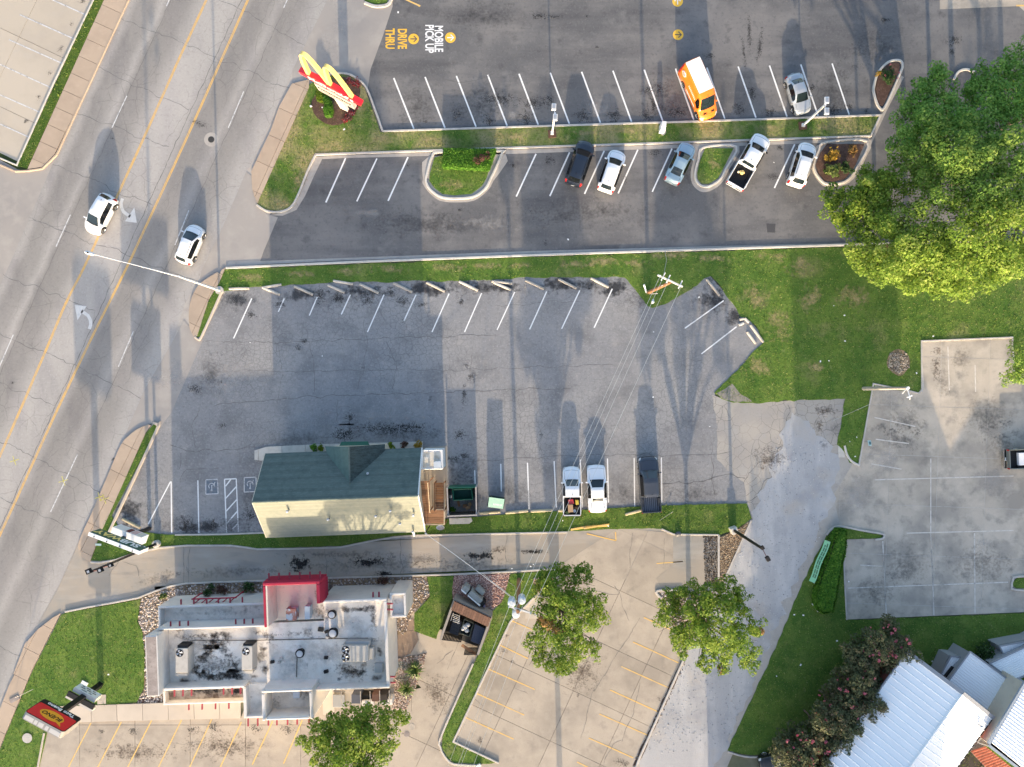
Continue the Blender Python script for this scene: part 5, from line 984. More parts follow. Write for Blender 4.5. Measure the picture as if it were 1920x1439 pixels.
T1 = tree('tree', 'green tree with a rust brown patch beside the transformer pole', 'tree', (1046, 1118), [(1040, 1085, 34, 6.5), (1070, 1075, 24, 6.5), (1095, 1078, 22, 6), (1015, 1110, 24, 6), (1045, 1115, 40, 8), (1085, 1120, 30, 7.5), (1115, 1135, 26, 7), (1120, 1160, 24, 6.5), (1060, 1150, 42, 9), (1095, 1165, 32, 8), (1020, 1150, 26, 7), (1035, 1190, 34, 8), (1065, 1205, 36, 8), (1000, 1205, 22, 6), (1010, 1230, 20, 6), (1045, 1235, 30, 7), (1085, 1225, 28, 7), (1110, 1220, 20, 6.5), (1060, 1250, 20, 6)], 13500, lf_lot, 9, .22, 'trees in the tan parking lot', 31, (.16, .36), extra=[('brown_leaves', [(1028, 1170, 18, 8.4), (1045, 1182, 13, 9), (1012, 1165, 11, 8)], 900, lf_brown, (.15, .3))], sub=9)
T2 = tree('tree', 'dense green tree overhanging the gravel lane', 'tree', (1292, 1135), [(1262, 1118, 22, 5.5), (1255, 1155, 30, 6), (1295, 1105, 24, 6.5), (1335, 1110, 30, 7.5), (1368, 1100, 22, 7), (1390, 1120, 20, 6.5), (1305, 1145, 36, 8), (1345, 1145, 36, 9), (1385, 1140, 22, 7), (1270, 1190, 24, 6.5), (1300, 1195, 32, 7.5), (1340, 1190, 40, 9), (1385, 1190, 34, 8), (1415, 1175, 20, 7), (1275, 1215, 18, 6), (1400, 1215, 26, 7), (1360, 1220, 28, 7.5), (1330, 1230, 20, 6.5), (1320, 1250, 14, 6), (1405, 1245, 18, 6), (1355, 1253, 14, 6)], 14500, lf_lot, 9, .24, 'trees in the tan parking lot', 32, (.16, .36), extra=[('brown_leaves', [(1425, 1182, 10, 7), (1352, 1256, 9, 6)], 260, lf_brown, (.14, .28))], sub=9)
T3 = tree('tree', 'leafy tree in front of the white restaurant at the bottom edge', 'tree', (693, 1318), [(600, 1375, 28, 8.0), (630, 1360, 32, 9.0), (665, 1350, 36, 10.5), (700, 1345, 34, 10.5), (735, 1350, 26, 9.0), (758, 1343, 16, 8.5), (590, 1400, 26, 8.0), (625, 1400, 38, 10.0), (665, 1395, 44, 11.5), (705, 1385, 36, 11.0), (605, 1425, 26, 9.0), (650, 1435, 40, 11.0), (695, 1425, 34, 10.5), (720, 1400, 24, 10.0), (675, 1465, 40, 10.5), (625, 1455, 32, 10.0), (565, 1390, 12, 7.5)], 14500, lf_lot, 10, .24, 'trees in the tan parking lot', 33, (.16, .36), sub=9)
# pink flowering shrubs along the metal building
cm = [('at the tip of the row beside the grey lot corner', 1662, 1203, 1.0), ('second from the row tip, against the metal roof corner', 1632, 1248, 1.0), ('in the middle of the row, sparse in flower', 1600, 1288, 1.05), ('with magenta heads where the row bends past the roof', 1570, 1328, 1.0), ('fifth along the row, thick dark foliage by the lawn', 1540, 1368, 1.0), ('at the lower end of the row over the black SUV', 1512, 1412, 1.05)]
for i, (lb, x, y, k) in enumerate(cm):
    r = random.Random(60 + i); lob = []; blo = []
    for q in range(9):
        a = r.uniform(0, 6.28); d = r.uniform(.1, 1) ** .7 * 50 * k; h = r.uniform(2.6, 4.6) + (1 - d / 50) * .6
        lob.append((x + math.cos(a) * d * .8 + math.sin(a) * d * .35, y + math.sin(a) * d * .8, r.uniform(22, 31) * k, h))
    for q in range(24 if i in (0, 5) else 13):
        a = r.uniform(0, 6.28); d = r.uniform(.3, 1) * 46; blo.append((x + math.cos(a) * d, y + math.sin(a) * d * .85, r.uniform(1.5, 4), r.uniform(4.3, 5.3)))
    kx = P(x, y, 4)
    bx, by = 960 + kx.x * S, 719.5 - kx.y * S
    tree('flowering_shrub', 'pink flowering dark shrub ' + lb, 'shrub', (bx, by), lob, 6500, lf_myrtle, 3.6, .09, 'pink flowering shrubs by the metal building', 70 + i, (.16, .42), extra=[('blossoms', blo, 700 if i in (0, 5) else 330, lf_pink, (.10, .2))], sub=10)
# clipped hedges and shrubs
def hedge_box(name, label, cat, poly, z1, n, mt, size=(.1, .2), seed=0, round_=.35, extra=None, z0=0.0):
    w = G(poly); c = sum(w, Vector((0, 0))) / len(w); root = empty(name, (c.x, c.y, 0), 0, label, cat)
    g = np.random.default_rng(seed)
    core = [c + (p - c) * .86 for p in w]; MB().prism(core, z0, z1 - .12).build('stems', M('hedge_core_' + name, (.018, .03, .01), rough=1), root)
    px, py, _ = sample(w, n * 4); px, py = px[:n], py[:n]; k = len(px)
    # distance to edge rounds the top
    dist = np.full(k, 9.)
    for i in range(len(w)):
        a, b = w[i], w[(i + 1) % len(w)]; ab = b - a; t = np.clip(((px - a.x) * ab.x + (py - a.y) * ab.y) / max(ab.length_squared, 1e-6), 0, 1)
        dist = np.minimum(dist, np.hypot(px - a.x - ab.x * t, py - a.y - ab.y * t))
    zz = z1 - np.clip(round_ - dist, 0, None) ** 2 / max(round_, .01) * .9 + g.normal(size=k) * .05
    top = np.stack([px, py, zz], 1); nt = g.normal(size=(k, 3)) * .4 + np.array([0, 0, .9])
    L = sum((w[(i + 1) % len(w)] - w[i]).length for i in range(len(w))); S_, SN = [], []
    for i in range(len(w)):
        a, b = w[i], w[(i + 1) % len(w)]; d = b - a; m_ = int(n * .8 * d.length / L); t = g.random(m_); q = Vector((d.y, -d.x)).normalized()
        if (a + q * .05 - c).length < (a - c).length: q = -q
        e = g.normal(size=m_) * .05
        S_.append(np.stack([a.x + d.x * t + q.x * e, a.y + d.y * t + q.y * e, g.uniform(z0 + .05, z1 - .1, m_)], 1)); SN.append(g.normal(size=(m_, 3)) * .4 + np.array([q.x, q.y, .2]))
    C = np.concatenate([top] + S_); Nn = np.concatenate([nt] + SN); l = g.uniform(*size, len(C))
    raw_mesh('leaves', leaves(C, Nn, l, l * .65), 4, mt, np.clip(.5 + g.normal(size=len(C)) * .25, 0, 1), root, 'stuff')
    return root
hb = hedge_box('clipped_hedge', 'square clipped bright green hedge with burgundy centre on the rounded island', 'hedge', [(834, 285), (930, 286), (917, 322), (832, 318)], 1.15, 5200, lf_hedge, (.09, .18), 5, .15)
foliage(hb, 'burgundy_foliage', [((P(898, 298, 1.1).x, P(898, 298, 1.1).y, 1.05), .85), ((P(915, 292, 1.1).x, P(915, 292, 1.1).y, 1.05), .6)], 900, lf_burg, (.1, .2), seed=8, kind='stuff')
for i, (lb, pts, z) in enumerate((('tallest loop of clipped yellow-green box hedge under the sign', [(594, 168), (601, 163), (612, 170), (608, 192), (598, 190), (604, 180)], 1.0), ('clipped box hedge segment in the middle of the sign bed', [(597, 178), (608, 172), (614, 186), (606, 196), (597, 192)], .9), ('long bright green sausage shaped clipped hedge in the sign bed', [(608, 191), (616, 184), (623, 192), (627, 210), (624, 222), (613, 223), (610, 210), (613, 202)], 1.0))):
    hedge_box('clipped_hedge', lb, 'hedge', pts, z, 1500 if i == 2 else 900, lf_topi if i < 2 else lf_hedge, (.07, .14), 40 + i, .3)
def shrub(name, label, cat, x, y, r, h, n, mt, size=(.1, .22), seed=0, group=None, extra=None, flat=1.0):
    c = P(x, y, h * .6); root = empty(name, (c.x, c.y, 0), 0, label, cat, group); g = random.Random(seed); R = r / S
    lob = [((c.x + g.uniform(-.5, .5) * R, c.y + g.uniform(-.5, .5) * R, h * g.uniform(.35, .7)), R * g.uniform(.4, .6)) for _ in range(6)]
    mb = MB()
    for q in range(5): mb.tube([(c.x, c.y, 0), (c.x + g.uniform(-.5, .5) * R, c.y + g.uniform(-.5, .5) * R, h * .6)], [.03, .01], 4)
    tag(mb.build('stems', m_bark, root), kind='stuff'); foliage(root, 'leaves', lob, n, mt, size, seed=seed, kind='stuff', sub=5)
    if extra: foliage(root, 'flowers', [((c.x + g.uniform(-1, 1) * R * .8, c.y + g.uniform(-1, 1) * R * .8, h), R * .12) for _ in range(5)], extra[0], extra[1], (.08, .16), seed=seed + 1, kind='stuff', sub=1)
    return root
shrub('shrub', 'dark green shrub with pink specks on the leaf shaped island', 'shrub', 1666, 139, 19, 1.3, 1100, lf_dark, seed=3, extra=(60, lf_pink)); shrub('shrub', 'small pale yellow plant beside the dark shrub on the leaf shaped island', 'plant', 1648, 137, 6, .5, 120, lf_orng, seed=4)
shrub('shrub', 'orange and yellow flowering shrub on the mulched island', 'shrub', 1561, 291, 16, 1.1, 700, lf_orng, seed=5, extra=(60, lf_orng)); shrub('shrub', 'yellow-green tufted shrub at the bottom of the mulched island', 'shrub', 1562, 322, 18, .9, 800, lf_palm, (.14, .34), seed=6)
shrub('shrub', 'green shrub beside the tufted one on the mulched island', 'shrub', 1587, 313, 15, 1.0, 700, lf_dark, seed=7); shrub('shrub', 'brownish low plant at the top right of the mulched island', 'plant', 1602, 280, 13, .5, 300, lf_brown, seed=8)
for i, (x, y, r, lb) in enumerate(((668, 155, 12, 'dark red flower clump by the kerb above the big sign'), (655, 150, 9, 'dark red flower clump nearest the driveway by the big sign'), (661, 213, 10, 'dark red and white flower clump at the right rim of the sign bed'), (650, 222, 10, 'dark red and white flower clump at the lower rim of the sign bed'), (668, 200, 9, 'dark red flower clump below the end of the red sign'))):
    shrub('flower_clump', lb, 'flowers', x, y, r, .35, 420, lf_redf, (.07, .15), seed=100 + i, group='red flowers round the big sign')
hedge_box('hedge_row', 'shaggy dark green hedge row behind the green banner', 'hedge', [(1563, 990), (1580, 992), (1579, 1025), (1568, 1075), (1562, 1110), (1555, 1142), (1538, 1146), (1525, 1138), (1522, 1115), (1532, 1075), (1548, 1035), (1556, 1005)], 1.0, 7000, lf_hedge, (.14, .28), 9, .5)
for i, (x, y, r, h, mt, lb) in enumerate(((392, 1107, 15, 1.2, lf_dark, 'dark round shrub on the left by the white restaurant wall'), (415, 1106, 12, 1.1, lf_burg, 'purple-brown shrub between the two dark ones by the white restaurant'), (463, 1104, 15, 1.2, lf_dark, 'dark round shrub nearest the red tower'), (717, 1084, 13, 1.0, lf_burg, 'reddish brown bush by the drive lane kerb'), (304, 1119, 8, .5, lf_palm, 'small green plant in the rock bed by the white restaurant'))):
    shrub('shrub', lb, 'shrub', x, y, r, h, 600, mt, seed=120 + i)
def yucca(x, y, r, label, seed):
    c = P(x, y, .3); root = empty('yucca', (c.x, c.y, 0), 0, label, 'plant', 'spiky plants by the restaurant corner'); g = random.Random(seed)
    mb = MB()
    for q in range(64):
        a = g.uniform(0, 6.28); l = r / S * g.uniform(.6, 1.05); e = g.uniform(.1, 1.1); d = Vector((math.cos(a), math.sin(a), 0)); s = Vector((-d.y, d.x, 0)) * .05
        p1 = Vector((c.x, c.y, .15)) + d * l * .5 + Vector((0, 0, e * .7)); p2 = Vector((c.x, c.y, .1)) + d * l + Vector((0, 0, e * .45)); p0 = Vector((c.x, c.y, .1))
        mb.add([p0 - s, p0 + s, p1 + s, p1 - s, p2], [(0, 1, 2, 3), (3, 2, 4)])
    o = mb.build('fronds', M('yucca_frond', (.09, .14, .03), rough=.5, layers=[((.2, .23, .07), 6, .5, .7, .6)]), root); tag(o, kind='stuff')
yucca(778, 1256, 22, 'spiky yucca by the restaurant corner, upper of two', 1); yucca(762, 1292, 20, 'spiky yucca by the restaurant corner, lower of two', 2)
for i, (x, y, r, lb) in enumerate(((587, 841, 9, 'low green bush before the green roof left of its gable'), (600, 840, 9, 'low green bush touching the left side of the front gable'), (733, 836, 9, 'green bush touching the right side of the front gable'), (757, 836, 9, 'brown-green bush before the green roof right of its gable'), (782, 834, 10, 'yellow-green bush at the right end of the green roof front'))):
    shrub('shrub', lb, 'shrub', x, y, r, .9, 420, (lf_hedge, lf_topi, lf_topi, lf_burg, lf_orng)[i], seed=140 + i, group='bushes along the shop front')
shrub('shrub', 'rounded dark green bush between the metal roofs', 'shrub', 1846, 1223, 24, 2.0, 1500, lf_dark, (.12, .26), seed=150)
# ------------------------------------------------------------------ grass blades, stones, litter
V, RN = [], []
for nm, (poly, z, dens, h) in LAWNS.items():
    n0 = 200000; xs = [p.x for p in poly]; x0, x1 = max(-54, min(xs)), min(54, max(xs)); ys = [p.y for p in poly]; y0, y1 = max(-41, min(ys)), min(41, max(ys))
    n = int((x1 - x0) * (y1 - y0) * 55 * dens)
    if n <= 0: continue
    px, py, _ = sample(poly, n); k = len(px); hh = h * npr.uniform(.5, 1.1, k) * .75; a = npr.uniform(0, 6.28, k); t = npr.normal(size=(k, 2)) * .06; w = npr.uniform(.025, .06, k)
    b = np.stack([px, py, np.full(k, z - .01)], 1); s = np.stack([np.cos(a) * w, np.sin(a) * w, np.zeros(k)], 1); tip = b + np.stack([t[:, 0], t[:, 1], hh], 1)
    V.append(np.stack([b - s, b + s, tip], 1).reshape(-1, 3)); RN.append(npr.random(k))
g_o = raw_mesh('grass', np.concatenate(V), 3, M('grass_blades', (.08, .13, .025), rough=.8, spec=.15, attr=[(.075, .15, .022), (.15, .245, .038), (.235, .315, .06), (.42, .39, .17)], transl=.3), np.concatenate(RN), None, 'stuff')
def stones(name, poly, n, size, cols, z, parent=None):
    px, py, ar = sample(G(poly), n * 3); px, py = px[:n], py[:n]; k = len(px)
    if not k: return
    oct_ = np.array([(1, 0, 0), (-1, 0, 0), (0, 1, 0), (0, -1, 0), (0, 0, 1), (0, 0, -1)], float); f = [(0, 2, 4), (2, 1, 4), (1, 3, 4), (3, 0, 4)]
    sc = npr.uniform(*size, (k, 1, 1)) * npr.uniform(.7, 1.3, (k, 6, 3)) * np.array([1, 1, .6]); a = npr.uniform(0, 6.28, k); c, s = np.cos(a), np.sin(a)
    v = oct_[None] * sc; x = v[..., 0] * c[:, None] - v[..., 1] * s[:, None]; y = v[..., 0] * s[:, None] + v[..., 1] * c[:, None]
    v = np.stack([x + px[:, None], y + py[:, None], v[..., 2] + z + .01], 2); tri = v[:, np.array(f).ravel()].reshape(-1, 3)
    return raw_mesh(name, tri, 3, M(name + '_stone', cols[0], rough=.95, attr=cols), np.repeat(npr.random(k), 4), parent, 'stuff')
gcol = [(.10, .085, .08), (.24, .2, .185), (.40, .35, .32), (.62, .57, .54)]; pcol = [(.13, .07, .06), (.28, .16, .13), (.42, .27, .23), (.58, .45, .4)]
stones('bed_gravel', bedT, 5200, (.05, .12), gcol, .05); stones('bed_gravel', bedL, 1800, (.05, .13), [(.18, .14, .12), (.38, .32, .28), (.5, .42, .36), (.68, .62, .58)], .055)
stones('pink_gravel', bedP, 3600, (.04, .10), pcol, .055); stones('bed_gravel', bedQ, 600, (.05, .12), pcol, .115); stones('bed_gravel', bedS, 1500, (.05, .11), [(.16, .1, .08), (.3, .22, .18), (.45, .36, .3), (.55, .48, .42)], .055)
stones('leaf_chips', bedN, 1600, (.05, .11), [(.09, .055, .035), (.2, .14, .09), (.34, .25, .16), (.45, .36, .25)], .045); stones('bed_gravel', bedK, 900, (.05, .1), gcol, .065)
stones('wood_chips', [(1668, 663), (1700, 663), (1704, 690), (1684, 703), (1665, 690)], 420, (.05, .12), [(.1, .08, .06), (.22, .18, .14), (.33, .28, .22), (.45, .4, .34)], .075)
stones('loose_gravel', [(1400, 990), (1465, 800), (1560, 850), (1540, 1000), (1460, 1180), (1360, 1400), (1210, 1420), (1290, 1230)], 1500, (.03, .07), [(.25, .25, .25), (.36, .36, .36), (.45, .45, .45), (.56, .56, .55)], .015)
stones('gutter_debris', [(1276, 1240), (1286, 1242), (1200, 1430), (1188, 1430)], 700, (.03, .08), [(.03, .025, .02), (.07, .05, .04), (.2, .16, .13), (.5, .48, .45)], .03)
stones('leaf_debris', [(1318, 1005), (1345, 1005), (1345, 1095), (1322, 1095)], 900, (.03, .07), [(.02, .015, .012), (.05, .035, .025), (.1, .075, .05), (.3, .26, .22)], .03)
V = []
for x, y in ((605, 203), (646, 244), (1553, 677), (1582, 592), (1562, 574), (1537, 678), (1717, 700), (1748, 631), (1592, 828), (1583, 640), (620, 160), (1500, 1246), (1455, 1267), (1568, 1201), (1505, 1153), (1488, 1152), (1746, 1239), (205, 1264), (1450, 306), (470, 643), (605, 668), (1225, 623), (1224, 745), (1330, 800), (1065, 450), (747, 25), (1590, 1090), (995, 1062), (1000, 1058), (960, 1066), (1140, 986), (1055, 976), (1415, 1021), (1605, 820), (1310, 558), (1602, 856)):
    p = P(x, y); s = rnd.uniform(.06, .13); a = rnd.uniform(0, 6.28); q = [Vector((math.cos(a + t), math.sin(a + t), 0)) * s for t in (0, 1.2, 3.1, 4.4)]
    V += [tuple(p + e + Vector((0, 0, .16))) for e in q]
raw_mesh('litter', np.array(V), 4, M('paper', (.85, .85, .83)), np.zeros(len(V) // 4), None, 'stuff')

# ------------------------------------------------------------------ shop with the green shingle roof
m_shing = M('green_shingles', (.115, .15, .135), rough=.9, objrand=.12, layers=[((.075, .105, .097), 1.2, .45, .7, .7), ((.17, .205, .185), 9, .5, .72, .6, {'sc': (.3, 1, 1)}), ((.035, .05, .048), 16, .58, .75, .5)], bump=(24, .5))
m_shing2 = M('pale_sunlit_shingles', (.25, .255, .20), rough=.9, objrand=.07, layers=[((.19, .205, .165), 2, .45, .7, .6), ((.30, .295, .235), 9, .5, .72, .6, {'sc': (.3, 1, 1)}), ((.12, .14, .115), 14, .6, .75, .5)], bump=(24, .5))  # south slope: paler shingles with the sun's cream tint put into colour
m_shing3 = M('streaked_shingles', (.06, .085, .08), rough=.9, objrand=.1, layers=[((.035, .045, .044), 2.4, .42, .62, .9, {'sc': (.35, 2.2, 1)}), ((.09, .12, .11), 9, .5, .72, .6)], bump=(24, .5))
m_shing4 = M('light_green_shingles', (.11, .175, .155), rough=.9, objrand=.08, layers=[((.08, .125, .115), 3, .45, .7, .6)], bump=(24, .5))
m_wallc = M('cream_siding', (.55, .5, .4), layers=[((.45, .4, .32), 2, .5, .7, .5)])
m_wht = M('white_paint', (.78, .78, .77), rough=.5, layers=[((.6, .59, .57), 3, .6, .8, .5)])
m_galv = M('galvanised', (.5, .51, .52), rough=.4, metal=.6)
m_wood = M('deck_wood', (.30, .16, .085), objrand=.22, rough=.85, layers=[((.16, .085, .05), 3, .45, .7, .8, {'sc': (.3, 3, 1)}), ((.42, .25, .14), 8, .55, .75, .5)])
m_woodp = M('pale_timber', (.5, .40, .28), objrand=.12, rough=.85, layers=[((.3, .22, .15), 5, .5, .72, .7)])
m_dgreen = M('green_steel', (.012, .10, .07), rough=.5, layers=[((.01, .06, .045), 4, .5, .7, .7)])
shop = empty('shop_building', P(660, 915), 0, 'small shop with a green shingled gable roof and front cross gable', 'building')
ea, eb, ec, ed = P(497, 851, 3.2), P(791, 840, 3.2), P(797.5, 997, 3.2), P(499.5, 1008.5, 3.2)   # eaves: north-west, north-east, south-east, south-west
ra, rb = P(472.5, 942, 6.6), P(784, 930, 6.6)
w_in = [Vector((v.x, v.y)) for v in (ea, eb, ec, ed)]; cen = sum(w_in, Vector((0, 0))) / 4; w_in = [cen + Vector(((p - cen).x * .96, (p - cen).y * .88)) for p in w_in]
MB().prism(w_in, -.05, 3.25).build('wall', m_wallc, shop)
mb = MB()
for a, b, c in ((ea, ra, ed), (eb, rb, ec)):
    k = [Vector((0, 0, 0))]; q = lambda v: cen.to_3d() * .03 + Vector((v.x * .97, v.y * .97, v.z - .12)) if False else Vector((v.x + (cen.x - v.x) * .03, v.y + (cen.y - v.y) * .03, v.z - .12))
    mb.add([q(a), q(b), q(c)], [(0, 1, 2)])
mb.build('gable_wall', m_wallc, shop)
def courses(parent, a, b, c, d, n, mt, name='shingle_course', lift=.035):
    """roof slope a-b at the eave, d-c at the ridge, laid as overlapping courses"""
    for i in range(n):
        t0, t1 = i / n, (i + 1) / n
        p0, p1, p2, p3 = a.lerp(d, t0), b.lerp(c, t0), b.lerp(c, t1), a.lerp(d, t1)
        nn = (p1 - p0).cross(p3 - p0); nn = nn.normalized() * lift if nn.z > 0 else -nn.normalized() * lift
        mb = MB(); mb.quad(p0 + nn, p1 + nn, p2, p3); mb.quad(p0, p1, p1 + nn, p0 + nn); mb.quad(p1, p2, p2, p1 + nn); mb.build(name, mt, parent)
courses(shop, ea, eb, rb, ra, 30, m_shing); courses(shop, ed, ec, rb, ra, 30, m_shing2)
MB().tube([ra + Vector((0, 0, .03)), rb + Vector((0, 0, .03))], .09, 6).build('ridge_cap', m_shing, shop)
MB().tube([ea, ra, ed], .05, 4).build('barge_board', m_wallc, shop); MB().tube([eb, rb, ec], .07, 4).build('barge_board', m_wht, shop)
# front cross gable
ga, gb, gr, gv_ = P(610, 837, 3.3), P(722, 833, 3.3), P(654, 838, 5.5), P(656, 909, 5.55)
va, vb = P(613, 850, 3.35), P(721, 846, 3.35)
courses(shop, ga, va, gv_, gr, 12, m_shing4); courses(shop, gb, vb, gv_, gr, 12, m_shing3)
for q0, q1, q2 in ((ga, va, gv_), (gb, vb, gv_)): pass
MB().add([ga + Vector((.05, -.15, 0)), gb + Vector((-.05, -.15, 0)), gr + Vector((0, -.15, 0))], [(0, 1, 2)]).build('gable_wall', m_wallc, shop)
MB().prism([p.xy for p in (ga + Vector((.2, -.2, 0)), gb + Vector((-.2, -.2, 0)), vb, va)], 0, 3.28).build('porch_wall', m_wallc, shop)
MB().tube([gr, gv_], .08, 5).build('ridge_cap', m_shing, shop)
mb = MB(); aw = [P(636, 836.5, 2.7), P(693, 835, 2.7), P(690, 828, 2.3), P(640, 829, 2.3)]; mb.quad(*aw); mb.quad(aw[3], aw[2], aw[2] - Vector((0, 0, .3)), aw[3] - Vector((0, 0, .3))); mb.build('awning', m_dgreen, shop)
rng_ = rnd
def rvent(x, y, h, r, hgt, parent=shop, mt=m_galv, nm='roof_vent'):
    p = P(x, y, h); MB().tube([p - Vector((0, 0, .1)), p + Vector((0, 0, hgt)), p + Vector((0, 0, hgt)), p + Vector((0, 0, hgt + .06)), p + Vector((0, 0, hgt + .1))], [r * .8, r * .8, r * 1.2, r * 1.2, r * .3], 12).build(nm, mt, parent)
for x, y, h in ((691, 887, 4.7), (541, 958, 5.9), (617, 973, 5.1), (706, 967, 5.3), (733, 957, 5.7), (751, 981, 4.7), (776, 965, 5.2), (775, 996, 3.6)): rvent(x, y, h, .1, .4, mt=m_galv)
MB().tube([P(776, 1004, 2.8), P(774, 985, 3.6)], [.16, .1], 8).build('flue', m_galv, shop)
# cooler box, timber stair and landing at the shop end
box_ = empty('cooler_box', P(811, 866), 0, 'white flat topped walk-in cooler at the end of the green roofed shop', 'cooler')
cb = [P(x, y, 2.7).xy for x, y in ((791.5, 845), (829, 844.5), (830, 879.5), (790.5, 880))]
MB().prism(cb, 0, 2.7).build('body', m_wht, box_)
for i in range(4):
    a, b = cb[i], cb[(i + 1) % 4]; MB().tube([(*a, 2.72), (*b, 2.72)], .05, 4).build('rim', m_wht, box_)
MB().prism([P(x, y, 2.72).xy for x, y in ((794, 848), (826, 847), (827, 877), (793, 877))], 2.705, 2.715).build('roof_membrane', M('stained_membrane', (.62, .58, .5), layers=[((.38, .28, .16), 1.1, .5, .72, .9), ((.8, .8, .8), 2, .5, .7, .7)]), box_)
MB().prism([P(x, y, 2.9).xy for x, y in ((813, 866), (826.5, 865), (827, 877.5), (813.5, 878))], 2.72, 2.95).build('hatch', M('hatch_blue_grey', (.5, .56, .62), rough=.4), box_)
MB().prism([P(x, y, .1).xy for x, y in ((790, 840), (838, 836), (838, 972), (790, 976))], 0, .05).build('yard_slab', m_drive, kind='structure')
stair = empty('timber_stair', P(815, 945), 0, 'weathered timber stair with two flights and a landing at the shop end', 'stair')
def board(p0, p1, w, th, nm='plank', mt=m_wood, parent=stair):
    p0, p1 = Vector(p0), Vector(p1); d = p1 - p0; rz = math.atan2(d.y, d.x); pit = math.asin(max(-1, min(1, d.z / d.length)))
    R = Matrix.Rotation(rz, 3, 'Z') @ Matrix.Rotation(-pit, 3, 'Y'); return MB().box((p0 + p1) / 2, (d.length, w, th), mat=R).build(nm, mt, parent)
for k in range(8):   # landing planks
    y = 958.5 + k * 3.15; a, b = P(794.5, y, 1.5), P(832, y, 1.5); board(a, b, .155, .04)
for k in range(14):  # flight beside the wall, climbing north
    z = 1.6 + k * .14; y = 957 - k * 4.05; a, b = P(788 + max(0, (k - 6) * -.6), y, z), P(806, y, z); board(a, b, .2, .04, 'tread')
for k in range(11):  # flight on the right, going down north
    z = 1.5 - (k + 1) * .125; y = 957 - (k + 1) * 4.5; a, b = P(816, y, z), P(831.5, y, z); board(a, b, .215, .045, 'tread')
for x0, z0, z1, y1 in ((814.5, 1.6, .25, 905), (832.5, 1.6, .25, 905)): board(P(x0, 958, z0 + .05), P(x0, y1, z1 + .1), .08, .26, 'stringer', m_wood)
board(P(806, 962, 2.5), P(802, 905, 4.0), .07, .1, 'handrail', m_woodp); board(P(814.5, 960, 2.4), P(814.5, 906, 1.3), .06, .1, 'handrail', m_wood); board(P(833, 960, 2.45), P(833, 906, 1.35), .06, .1, 'handrail', m_woodp)
board(P(833, 984, 2.4), P(833, 958, 2.4), .09, .12, 'handrail', m_woodp); board(P(795, 984, 2.4), P(833, 984, 2.4), .09, .1, 'handrail', m_woodp)
for x, y, zt in ((833, 984, 2.4), (833, 958, 2.45), (814.5, 958, 2.4), (795, 984, 2.4), (833, 906, 1.4), (815, 906, 1.4), (806, 958, 2.5), (803, 905, 4)): MB().box((*P(x, y, zt).xy, zt / 2), (.1, .1, zt)).build('post', m_wood, stair)
d_ = empty('satellite_dish', P(826, 985), 0, 'grey satellite dish below the timber landing', 'dish')
mb = MB(); c = P(826, 986, .9); prev = None
for r_, z in ((0, 0), (.15, .03), (.3, .1), (.42, .2)):
    ring = [(c.x + r_ * math.cos(t), c.y + r_ * .6 * math.sin(t) - z * .8, c.z + z) for t in np.linspace(0, 6.283, 15)[:-1]]
    if prev:
        for i in range(14): mb.quad(prev[i], prev[(i + 1) % 14], ring[(i + 1) % 14], ring[i])
    prev = ring
mb.build('bowl', m_galv, d_, smooth=True); MB().tube([(c.x, c.y, 0), c], .03, 6).build('mast', m_galv, d_)
p = P(806, 986); sv = empty('service_mast', p, 0, 'dark service mast at the shop corner taking the overhead line', 'mast'); MB().tube([p, (p.x, p.y, 3.6)], .06, 6).build('pipe', m_black, sv); MB().tube([(p.x, p.y, 3.6), (p.x + .15, p.y - .1, 3.7)], .09, 6).build('weather_head', m_galv, sv)
# dumpsters
m_sea = M('faded_sea_green', (.17, .33, .29), rough=.6, objrand=.05, layers=[((.22, .38, .35), 2, .45, .7, .7), ((.3, .34, .3), 4, .55, .75, .6)])
enc = empty('dumpster_enclosure', P(866, 942), 0, 'square grey walled enclosure round the open green dumpster', 'enclosure')
def wall(parent, a, b, h, th, mt, nm='wall', z0=0.0):
    a, b = Vector(a), Vector(b); d = b - a; return MB().box(((a.x + b.x) / 2, (a.y + b.y) / 2, (z0 + h) / 2), (d.length, th, h - z0), math.atan2(d.y, d.x)).build(nm, mt, parent)
m_dgrey = M('dark_fence_boards', (.055, .05, .048), objrand=.15, layers=[((.1, .09, .085), 4, .5, .7, .6)]); m_rail = M('weathered_rail', (.36, .34, .33), layers=[((.2, .19, .18), 4, .5, .7, .6)])
e4 = [P(x, y, 2.1).xy for x, y in ((838.5, 916), (892.5, 914.5), (893.5, 966), (840.5, 968))]
for i, nm in ((1, 0), (2, 0), (3, 0)):
    a, b = e4[i], e4[(i + 1) % 4]; n = 14
    for k in range(n):
        p, q = a.lerp(b, (k + .06) / n), a.lerp(b, (k + .94) / n); wall(enc, p, q, 2.1, .04, m_dgrey, 'board')
    wall(enc, a, b, 2.2, .12, m_rail, 'top_rail', 2.1)
wall(enc, e4[0], e4[1], 2.0, .06, m_dgreen, 'gate')
for p in e4: MB().box((p.x, p.y, 1.15), (.13, .13, 2.3)).build('post', m_rail, enc)
